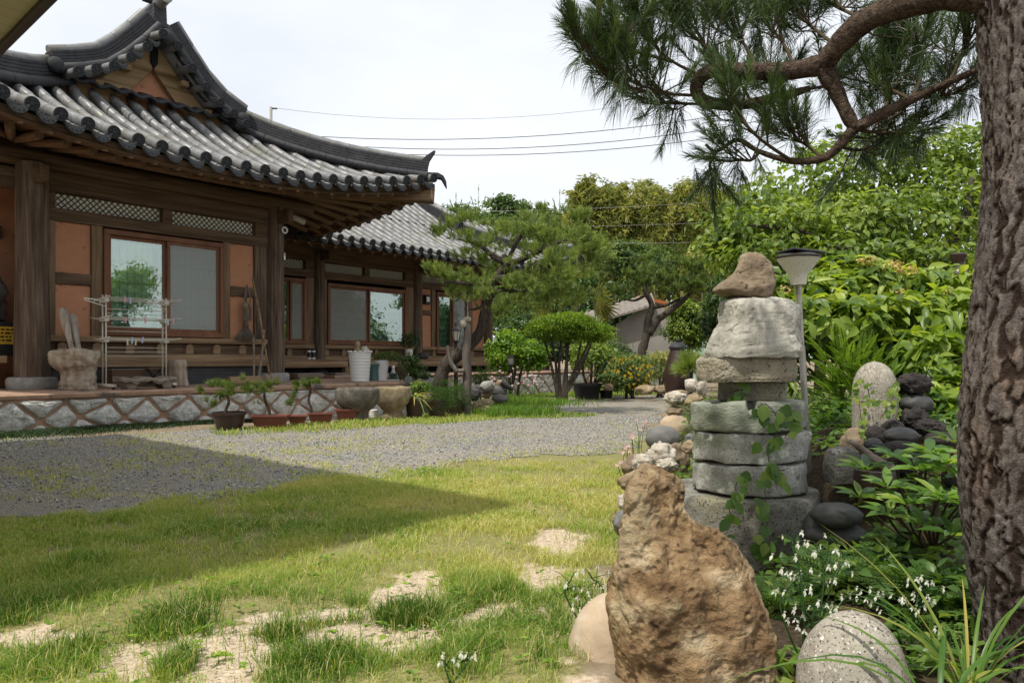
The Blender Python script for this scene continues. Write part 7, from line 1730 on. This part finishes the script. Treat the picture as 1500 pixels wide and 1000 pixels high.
# bamboo grove: uncountable
r = np.random.default_rng(81); bl, cu, plm = [], [], []
for i in range(95):
    px, D = r.uniform(832, 1075), r.uniform(40, 52); tp_ = 312 - 8 * math.sin((px - 830) / 70) + r.normal(0, 10); s0 = D / F
    for py_, rx_, ry_, w_ in ((tp_, 9, 16, .5), (tp_ + 30, 14, 24, .8), (tp_ + 72, 13, 30, .7), (tp_ + 115, 9, 26, .3)): bl.append((tuple(P(px + r.normal(0, 4), py_, D)), (rx_ * s0, rx_ * s0, ry_ * s0), w_))
    x0 = (px - CX) / F * D; cu.append(([Vector((x0, D, -.1)), P(px, tp_ + 90, D), P(px + r.normal(0, 3), tp_, D)], [.07, .06, .02]))
    for k in range(2):                                    # arching plume tips
        a = r.choice([-1, 1]); h = r.uniform(8, 22); ww = r.uniform(4, 13) * a; t = np.linspace(0, 1, 46); q = np.stack([np.array(P(px + ww * u ** 2, tp_ - 8 - h * (u * 1.6 - .6 * u * u * u), D)) for u in t]); plm.append(q + r.normal(0, .09, q.shape))
q = np.concatenate(plm); N = len(q); dv = r.normal(0, 1, (N, 3)) * np.array([.8, .6, .3]) + np.array([0, 0, -.35]); pl_ = leaf_geo(q, dv, rdir(r, N), r.uniform(.22, .45, N), r.uniform(.05, .09, N), False, .2)
bm_ = leaf_obj('bamboo_leaves', crown(bl, 620, .42, .075, 82, clump=.34, nclump=14, up=.25, shell=.3, droop=.3, tone=(.05, 1.05)) + [(*pl_, np.repeat(.35 + .5 * r.random(N // 46), 46))], M['leaf_bamboo']); tag(bm_, 'tall yellowish bamboo grove on the slope behind the garden', kind='stuff')
mb = MB(); [mb.tube(p, rd, 5, cap=False) for p, rd in cu]; bc = mb.build('bamboo_culms', plain('bamboo_culm', (.26, .25, .11), .5), None); tag(bc, 'culms of the bamboo grove', kind='stuff')
# grey outbuilding, orange tiled roof beyond
OD = 27; o0 = on_ground(905, OD); ow = (1000 - 905) / F * OD
ou = empty('outbuilding', o0, -.12, 'plain grey walled outbuilding with a low grey roof behind the forked pine', 'building'); zt = ZD(474, OD) - o0.z
M['cement'] = mat('grey_cement_render', [(0, (.2, .185, .165)), (1, (.3, .28, .25))], 1.5, .95, .3, .01, 20)
MB().prism([(0, -.3), (ow, -.3), (ow, zt + .3), (ow * .5, zt + .75), (0, zt)], 0, 3).build('wall', M['cement'], ou)
M['slate'] = mat('weathered_asbestos_roof', [(0, (.13, .11, .095)), (1, (.26, .23, .2))], 9, .9, .6, .01, 40, stretch=(.4, 1, 1))
mb = MB(); V = []; N = 40
for i in range(N + 1): x = -1.4 + (ow * .55 + 1.4) * i / N; w_ = .025 * math.sin(i * 2.2); z_ = zt + .02 + (.75) * (x + 1.4) / (ow * .5 + 1.4); V += [(x, -.45, z_ + w_ - .12), (x, 1.2, z_ + .42 + w_), (x, 1.2, z_ + .36), (x, -.45, z_ - .2)]
mb.add(V, [(i * 4 + k, i * 4 + (k + 1) % 4, i * 4 + 4 + (k + 1) % 4, i * 4 + 4 + k) for i in range(N) for k in range(4)]); mb.build('roof', M['slate'], ou)
OR = 33; o1 = on_ground(935, OR); orf = empty('orange_roofed_house', o1, .2, 'house beyond the outbuilding showing only orange roof tiles and pale green wall', 'house'); zz = ZD(449, OR) - o1.z
M['orange'] = mat('orange_roof_tile', [(0, (.3, .085, .025)), (1, (.42, .15, .05))], 5, .5, .4, .02, 20); M['mint'] = plain('mint_wall_paint', (.35, .5, .42), .8)
MB().box(-.2, 4.2, .3, 5, -.2, zz - .4).build('wall', M['mint'], orf)
for a, b_ in (((-1.6, -.9), (.1, .35)), ((.1, .35), (1.4, .1)), ((1.2, -.1), (4.5, -.75))):
    MB().prism([(a[0], zz + a[1]), (b_[0], zz + b_[1]), (b_[0], zz + b_[1] + .15), (a[0], zz + a[1] + .15)], 0, .4).build('roof_ridge', M['orange'], orf)
MB().prism([(-1.5, zz - .95), (.1, zz + .25), (4.4, zz - .85)], .3, 4).build('roof', M['slate'], orf)
# tall jar, spiky young pine, far edging stones
JD = 16.5; jb = on_ground(993, JD); jr = empty('onggi_jar', jb, 0, 'tall dark brown lidded pottery jar standing on stones beyond the little cairn', 'jar'); s_ = JD / F; hj = ZD(512, JD) - jb.z
MB().lathe([(.17, 0), (.26, hj * .18), (.32, hj * .4), (.3, hj * .62), (.22, hj * .85), (.17, hj), (.19, hj + .02)], 28).build('vessel', M['brownpot'], jr, smooth=True, auto=True); MB().lathe([(.2, hj + .022), (.2, hj + .06), (.12, hj + .15), (.05, hj + .17), (.06, hj + .22), (.02, hj + .25)], 24).build('lid', M['blackpot'], jr, smooth=True, auto=True)
yb2 = on_ground(1012, 15.5, .1); yp = empty('young_pine', yb2, 0, 'small spiky bright pine bush in front of the tall brown jar', 'shrub'); r = np.random.default_rng(4); u = rdir(r, 60); u[:, 2] = np.abs(u[:, 2]); p_ = np.array(P(1012, 545, 15.5)) - np.array(yb2) + u * .1
V, f, q = needles(p_, u, .2, 60, .28, .012, 5, .5, .05, (.2, 1)); leaf_obj('needles', [(V, f, q)], M['needle_mid'], yp); limbs('stem', [([(0, 0, -.1), tuple(P(1012, 545, 15.5) - yb2)], [.04, .03])], M['greybark'], yp, 6)
for a in (('far_rock', 930, 962, 562, 578, 17, 'tanrock', 2, 'flat tan stone under the yellow flowering bush, left one'), ('far_rock', 956, 980, 564, 577, 17.2, 'tanrock', 3, 'second tan edging stone right of the yellow flowering bush'), ('far_rock', 975, 1010, 570, 580, 15.5, 'tanrock', 4, 'flat tan stone at the foot of the tall brown jar'), ('far_rock', 1002, 1024, 552, 574, 14, 'limest', 5, 'white pitted stone right of the tall brown jar'), ('far_rock', 1020, 1036, 556, 582, 13, 'limest', 6, 'upright pale stone close to the flat slab'),
          ('far_rock', 1000, 1032, 578, 598, 12, 'tanrock', 7, 'pinkish broad stone behind the greenish millstone'), ('far_rock', 985, 1010, 574, 590, 13, 'tanrock', 8, 'pinkish stone behind the little cairn'), ('far_rock', 882, 900, 560, 572, 17.5, 'brownrock', 9, 'brown stone at the left foot of the yellow flowering bush')):
    prock(*a, group='far edging stones', sub=3, ang=.6)
# palm fronds behind the pine
pm = on_ground(850, 26); T = empty('palm_tree', pm, 0, 'fan palm with a few drooping pale dry leaves behind the garden pine', 'palm'); limbs('trunk', [([tuple(pm)] + PP((845, 480, 26), (842, 440, 26)), [.12, .1, .08])], M['greybark'], T, 8, pm); r = np.random.default_rng(3); pr_ = []
for k in range(9):
    a = r.uniform(0, 6.28); c = np.array(P(842, 440, 26)) + np.array([math.cos(a) * .9, math.sin(a) * .5, r.uniform(-.5, .5)]); m_ = 13; an = np.linspace(-1.3, 1.3, m_); o_ = np.array([math.cos(a), math.sin(a) * .6, -.1]); s2 = np.array([0, 0, 1.]); V, fl = leaf_geo(np.tile(c, (m_, 1)), np.outer(np.cos(an), o_) + np.outer(np.sin(an), s2), np.tile([0, -1., .3], (m_, 1)), np.full(m_, .75), np.full(m_, .035), False, .25); pr_.append((V - np.array(pm), fl, np.clip(np.full(m_, r.uniform(.3, 1)), 0, 1)))
leaf_obj('fronds', pr_, M['leaf_bamboo'], T)
# utility pole and cables
M['cable'] = plain('black_cable', (.03, .03, .032), .6); up_ = P(397, 157, 42); uz = up_.copy(); uz.z = -.2
pl = empty('utility_pole', uz, 0, 'thin grey utility pole tip rising behind the roof ridge', 'utility pole'); MB().tube([(0, 0, 0), (0, 0, 10), (0, 0, up_.z - uz.z)], [.12, .1, .08], 8).build('post', M['cement'], pl, smooth=True); MB().box(-.06, .35, -.04, .04, up_.z - uz.z - .12, up_.z - uz.z - .05).build('crossarm', M['darkmetal'], pl)
for i, (a, b_, D, sag, rd, lb) in enumerate((((400, 158), (1060, 128), 42, 30, .009, 'uppermost thin overhead cable from the pole tip'), ((420, 197), (1150, 152), 40, 25, .02, 'second overhead cable above the roof'), ((480, 212), (1150, 170), 40, 23, .02, 'third overhead cable, just above the hip ridge end'), ((540, 224), (1150, 185), 40, 18, .02, 'lowest overhead cable over the roof corner'),
                                           ((680, 310), (1120, 290), 33, 4, .007, 'pale cable crossing the treetops and bamboo'), ((700, 333), (1120, 322), 33, 3, .006, 'cable crossing the middle of the bamboo'), ((830, 356), (1100, 352), 30, 2, .006, 'low cable across the lower bamboo'))):
    pts = [P(lerp(a[0], b_[0], t), lerp(a[1], b_[1], t) + sag * 4 * t * (1 - t) , D) for t in [k / 16 for k in range(17)]]; o = MB().tube(pts, rd, 5).build('overhead_cable', M['cable'] if i < 4 else M['steel'], None); tag(o, lb, 'cable', 'overhead cables')

# ---------------------------------------------------------------- NEAR PLANTS
# long leaved shrub
rb = on_ground(1370, 2.75); rh = empty('rhododendron', rb, 0, 'shrub with long glossy leaves in whorls between the dark pebbles and the pine trunk', 'shrub'); r = np.random.default_rng(9); pr_ = []; ax = []
for px, py, D in ((1345, 690, 2.55), (1300, 715, 2.6), (1390, 680, 2.5), (1375, 730, 2.45), (1330, 740, 2.5), (1405, 740, 2.4), (1270, 690, 2.8), (1310, 670, 2.75), (1400, 650, 2.7), (1360, 665, 2.6), (1300, 755, 2.6), (1260, 730, 2.8), (1350, 770, 2.5), (1395, 785, 2.4), (1410, 700, 2.55)):
    c = np.array(P(px, py, D)); m_ = 9; a = np.arange(m_) * 2.4 + r.uniform(0, 6); d = np.stack([np.cos(a), np.sin(a) * .8 - .25, .25 + .35 * r.random(m_)], -1); V, fl = leaf_geo(np.tile(c, (m_, 1)) + d * .01, d, np.array([0, -.25, 1.]) - d * .3, r.uniform(.075, .125, m_), r.uniform(.03, .042, m_), True, .22, .1); pr_.append((V - np.array(rb), fl, np.clip(r.normal(.5, .25, m_), 0, 1))); ax.append(([rb, rb.lerp(Vector(c), .55) + Vector((0, .05, -.02)), Vector(c)], [.007, .005, .004]))
leaf_obj('foliage', pr_, M['leaf_rhodo'], rh); limbs('stems', ax, M['twig'], rh, 6, rb)
# white flowering stems
def white_flowers(label, base, heads, seed, n=7, fs=.0155):
    T = empty('white_flower', base, 0, label, 'flowers', 'white flowering stems'); r = np.random.default_rng(seed); ax = []; pr_ = []
    for (px, py, D, sp) in heads:
        c = P(px, py, D); m1 = base.lerp(c, .6) + Vector((r.normal(0, .02), 0, .03)); ax.append(([base, m1, c], [.0035, .0028, .0018]))
        for k in range(n):
            st = m1.lerp(c, r.uniform(.15, 1)); e = st + Vector((r.normal(0, sp), r.normal(0, sp * .8), r.normal(.02, sp * .5))); ax.append(([st, st.lerp(e, .5) + Vector((0, 0, .008)), e], [.0014, .001, .0008]))
            q = np.array(e); d = np.array([[r.normal(0, .35), -.2, -1], [r.normal(-.5, .3), -.2, -.8], [r.normal(.5, .2), -.3, .35], [-.4, -.2, .5], [.1, -.3, .6]]); ln = np.array([1, .8, .3, .3, .3]) * fs * r.uniform(.8, 1.3); V, fl = leaf_geo(np.tile(q, (5, 1)), d, np.tile([0, -1., .3], (5, 1)) + r.normal(0, .3, (5, 3)), ln, ln * np.array([.42, .42, .7, .7, .7]), False, .1); leaf_obj('flower', [(V - np.array(base), fl, r.random(5))], M['petal_white'], T)
    limbs('stems', ax, M['leaf_blade'], T, 4, base)
white_flowers('tall airy spray of small white flowers behind the speckled boulder', on_ground(1185, 1.95), [(1160, 790, 2.0, .035), (1200, 800, 2.0, .04), (1240, 810, 2.05, .04), (1170, 845, 2.0, .045), (1215, 850, 2.0, .045), (1150, 830, 2.05, .03), (1245, 870, 2.0, .04), (1180, 895, 1.95, .04), (1220, 905, 1.95, .03)], 1)
white_flowers('loose spray of white flowers before the pine trunk', on_ground(1330, 2.05), [(1350, 850, 2.1, .03), (1330, 890, 2.05, .035), (1290, 880, 2.1, .03), (1370, 880, 2.1, .03)], 2, 10)
white_flowers('white flowers left of the ochre rock over the grass', on_ground(865, 2.25), [(865, 845, 2.3, .04), (835, 850, 2.3, .03), (880, 880, 2.25, .03), (850, 890, 2.25, .03)], 3, 8)
white_flowers('few white blossoms in the grass at the bottom centre', on_ground(660, 1.95), [(655, 975, 1.97, .02), (675, 970, 1.97, .015)], 4, 6)
# strap blades at the lower right
rr = random.Random(9)
straps('lily_leaves', 'long arching strap leaves beside the speckled boulder', on_ground(1375, 1.62), [(rr.uniform(2.2, 4.2), rr.uniform(.2, .42), rr.uniform(.9, 1.5), rr.uniform(.6, 1.5), rr.uniform(.2, .75)) for _ in range(9)] + [(rr.uniform(-1, 1), rr.uniform(.15, .3), 1.3, .7, rr.uniform(.2, 1)) for _ in range(12)] + [(2.9, .5, 1.0, .85, .6), (3.3, .42, .9, .8, .6)], 'leaf_blade', .013, 2)
straps('lily_leaves', 'upright narrow leaves in front of the pine trunk', on_ground(1420, 1.72), [(rr.uniform(0, 6.28), rr.uniform(.16, .34), rr.uniform(1.2, 1.7), rr.uniform(.2, .8), rr.uniform(.1, 1)) for _ in range(30)], 'leaf_blade', .009, 3)
# ivy on the stack and on the egg stone
def ivy(label, strands, seed, size, mt='leaf_ivy', tone=(.1, .9)):
    r = np.random.default_rng(seed); T = empty('ivy', strands[0][0], 0, label, 'ivy'); b_ = np.array(strands[0][0]); pr_ = []; ax = []
    for st in strands:
        ax.append((st, [.002] * len(st)))
        for i in range(len(st) - 1):
            m_ = max(3, int((st[i + 1] - st[i]).length / (size * .36))); t = r.random(m_)[:, None]; q = np.array(st[i]) * (1 - t) + np.array(st[i + 1]) * t + r.normal(0, size * .35, (m_, 3)) * np.array([1, .25, .7]); q[:, 1] -= .015
            V, fl = leaf_geo(q, np.stack([r.normal(0, .6, m_), np.full(m_, -.35), np.full(m_, -.8)], -1), np.stack([r.normal(0, .3, m_), np.full(m_, -1.), r.uniform(0, .8, m_)], -1), size * r.uniform(.6, 1.2, m_), size * r.uniform(.6, 1.1, m_), True, .15, .08); pr_.append((V - b_, fl, np.clip(r.uniform(*tone, m_), 0, 1)))
    leaf_obj('foliage', pr_, M[mt], T); limbs('vines', ax, M['twig'], T, 4, b_)
d1, d2 = 3.13, 3.07
ivy('ivy trailing down the front of the stacked millstones', [PP((1120, 590, d1), (1135, 605, d1), (1140, 630, d1), (1125, 655, d1), (1128, 690, d1), (1120, 720, d2)), PP((1140, 600, d1), (1160, 615, d1 + .03), (1150, 640, d1)), PP((1110, 595, d1), (1150, 610, d1)), PP((1120, 720, d2), (1122, 745, d2), (1115, 770, d2), (1112, 800, d2), (1130, 810, d2)), PP((1075, 725, d2), (1068, 745, d2), (1075, 765, d2)), PP((1090, 690, d1), (1078, 710, d1), (1080, 730, d2)), PP((1130, 690, d1), (1150, 688, d1 + .04)), PP((1068, 575, 3.3), (1085, 570, 3.3), (1100, 572, 3.3))], 3, .062)
ivy('yellow green ivy strands over the upright egg stone', [PP((1262, 552, 3.55), (1250, 570, 3.6), (1258, 590, 3.55), (1262, 620, 3.52), (1263, 650, 3.5)), PP((1300, 575, 3.55), (1312, 560, 3.62), (1305, 590, 3.55), (1290, 612, 3.52)), PP((1258, 588, 3.53), (1280, 588, 3.51), (1305, 586, 3.55)), PP((1270, 560, 3.55), (1275, 590, 3.52))], 4, .03, tone=(.5, 1))
# pink flowers by the bed and along the far terrace wall
def pink(label, base, spots, seed, fs):
    T = empty('pink_flower', base, 0, label, 'flowers', 'pink flowering plants'); r = np.random.default_rng(seed); ax, pr_, lf = [], [], []
    for px, py, D in spots:
        e = P(px, py, D); s0 = base + Vector((e.x - base.x, e.y - base.y, 0)) * .7; ax.append(([s0, s0.lerp(e, .5) + Vector((r.normal(0, .02), 0, 0)), e], [.003, .0025, .002])); a = np.arange(4) * 1.57 + r.uniform(0, 1); d = np.stack([np.cos(a), np.full(4, -.35), np.sin(a)], -1); V, fl = leaf_geo(np.tile(np.array(e), (4, 1)), d, np.tile([0, -1., .3], (4, 1)), np.full(4, fs), np.full(4, fs * .9), False, -.05, .05); pr_.append((V - np.array(base), fl, r.random(4)))
        m_ = 7; t = r.random(m_)[:, None] * .8; q = np.array(s0) * (1 - t) + np.array(e) * t; V, fl = leaf_geo(q, rdir(r, m_) + np.array([0, 0, .4]), rdir(r, m_) + np.array([0, 0, 1]), np.full(m_, fs * 1.6), np.full(m_, fs * .45)); lf.append((V - np.array(base), fl, r.random(m_)))
    [leaf_obj('flower', [q_], M['petal_pink'], T) for q_ in pr_]; leaf_obj('leaves', lf, M['leaf_bright'], T); limbs('stems', ax, M['leaf_blade'], T, 4, base)
pink('pink flowers on thin stems beside the smooth grey boulder', on_ground(930, 5.6), [(945, 617, 6), (938, 628, 5.8), (942, 622, 6), (926, 640, 5.6), (916, 655, 5.4), (922, 660, 5.3), (910, 676, 5.2), (904, 680, 5.1), (912, 662, 5.3), (920, 652, 5.4), (925, 636, 5.7), (932, 615, 6.2), (760, 764, 4.2), (846, 738, 4.4), (783, 716, 4.8)][:12], 5, .019)
for k, (x0, x1, y0, y1, D, lb) in enumerate(((640, 690, 535, 575, 13.6, 'haze of tiny pink flowers above the heath shrub'), (715, 770, 542, 580, 15.5, 'tiny pink flowers before the far stone terrace wall'), (765, 800, 548, 585, 17, 'sparse pink flowers at the right end of the far terrace wall'))):
    r = np.random.default_rng(50 + k); pink(lb, on_ground((x0 + x1) / 2, D), [(r.uniform(x0, x1), r.uniform(y0, y1 - 12), D + r.uniform(-.3, .3)) for _ in range(18)], 60 + k, .03)
# ground cover: uncountable low leaves in the stone garden, mondo grass at the terrace foot, grassy tussocks by the rockery
r = np.random.default_rng(77); n = 26000; y = r.uniform(1.9, 16, n) ; y = 1.9 * (16 / 1.9) ** r.random(n); x = border(y) + .12 + r.random(n) ** .8 * np.maximum(2.2, .45 * y)
cl = fbm(x * 2.2, y * 2.2, 33); k = (cl > .38) & ~((np.abs(x - 1.09) < .42) & (np.abs(y - 3.4) < .42)) & ~((y < 3.1) & (r.random(n) < .5)) & ~((x > 1.25) & (y < 2.1) & (x < 1.75)); x, y, cl = x[k], y[k], cl[k]; n = len(x); z = gz(x, y) + np.clip(cl - .36, 0, 1) * r.random(n) * np.minimum(.9, .25 + y * .12)
q = np.stack([x, y, z], -1); V, fl = leaf_geo(q, rdir(r, n) * np.array([1, 1, .5]) + np.array([0, -.2, .25]), rdir(r, n) * .6 + np.array([0, -.2, 1]), r.uniform(.03, .075, n), r.uniform(.016, .04, n), True, .25); gc = leaf_obj('ground_cover_leaves', [(V, fl, np.clip(fbm(x * 3, y * 3, 8) * 1.2 - .15 + r.normal(0, .15, n), 0, 1))], M['leaf_ivy']); tag(gc, 'low leafy ground cover between the garden stones', kind='stuff')
s_ = r.uniform(-1.6, 2.6, 16000); nn = 1.82 + np.abs(r.normal(0, .19, 16000)) * np.clip((2.75 - s_) * .55, .25, 1.6); x = OX + DX * s_ + DY * nn; y = OY + DY * s_ - DX * nn
grass_obj('mondo_grass', 'dark mondo grass border along the foot of the near terrace', x, y, r.uniform(.03, .085, len(x)), .007, r.uniform(.5, 1.6, len(x)), r.random(len(x)), r, m=M['leaf_mondo'])
b_ = G(735, 606); x = np.concatenate([b_.x + r.normal(0, .28, 1500), P(770, 560, 15.5).x + r.normal(0, .55, 3000), P(665, 0, 13.8).x + r.normal(0, .3, 900)]); y = np.concatenate([b_.y + r.normal(0, .3, 1500), 15.8 + r.normal(0, .5, 3000), 13.9 + r.normal(0, .25, 900)])
grass_obj('tussock_grass', 'taller green grass tussocks around the rockery', x, y, r.uniform(.08, .22, len(x)), .01, r.uniform(.2, 1, len(x)), np.clip(r.normal(.18, .14, len(x)), 0, 1), r)

# broad leaved weeds in the lawn: uncountable
r = np.random.default_rng(17); n = 260; y = 1.7 * (5.4 / 1.7) ** r.random(n); x = r.uniform(-.75, .12, n) * y; k = lawn_mask(x, y) & (fbm(x * 2, y * 2, 44) > .45); x, y = x[k], y[k]; n = len(x); m_ = 5
a = r.uniform(0, 6.28, n * m_); q = np.repeat(np.stack([x, y, gz(x, y) + .022], -1), m_, 0); V, fl = leaf_geo(q, np.stack([np.cos(a), np.sin(a), r.uniform(.1, .6, n * m_)], -1), np.tile([0, 0, 1.], (n * m_, 1)), r.uniform(.012, .034, n * m_), r.uniform(.01, .022, n * m_), True, .2); w_ = leaf_obj('lawn_weeds', [(V, fl, r.random(n * m_))], M['leaf_bright']); tag(w_, 'small broad leaved weeds scattered in the lawn', kind='stuff')
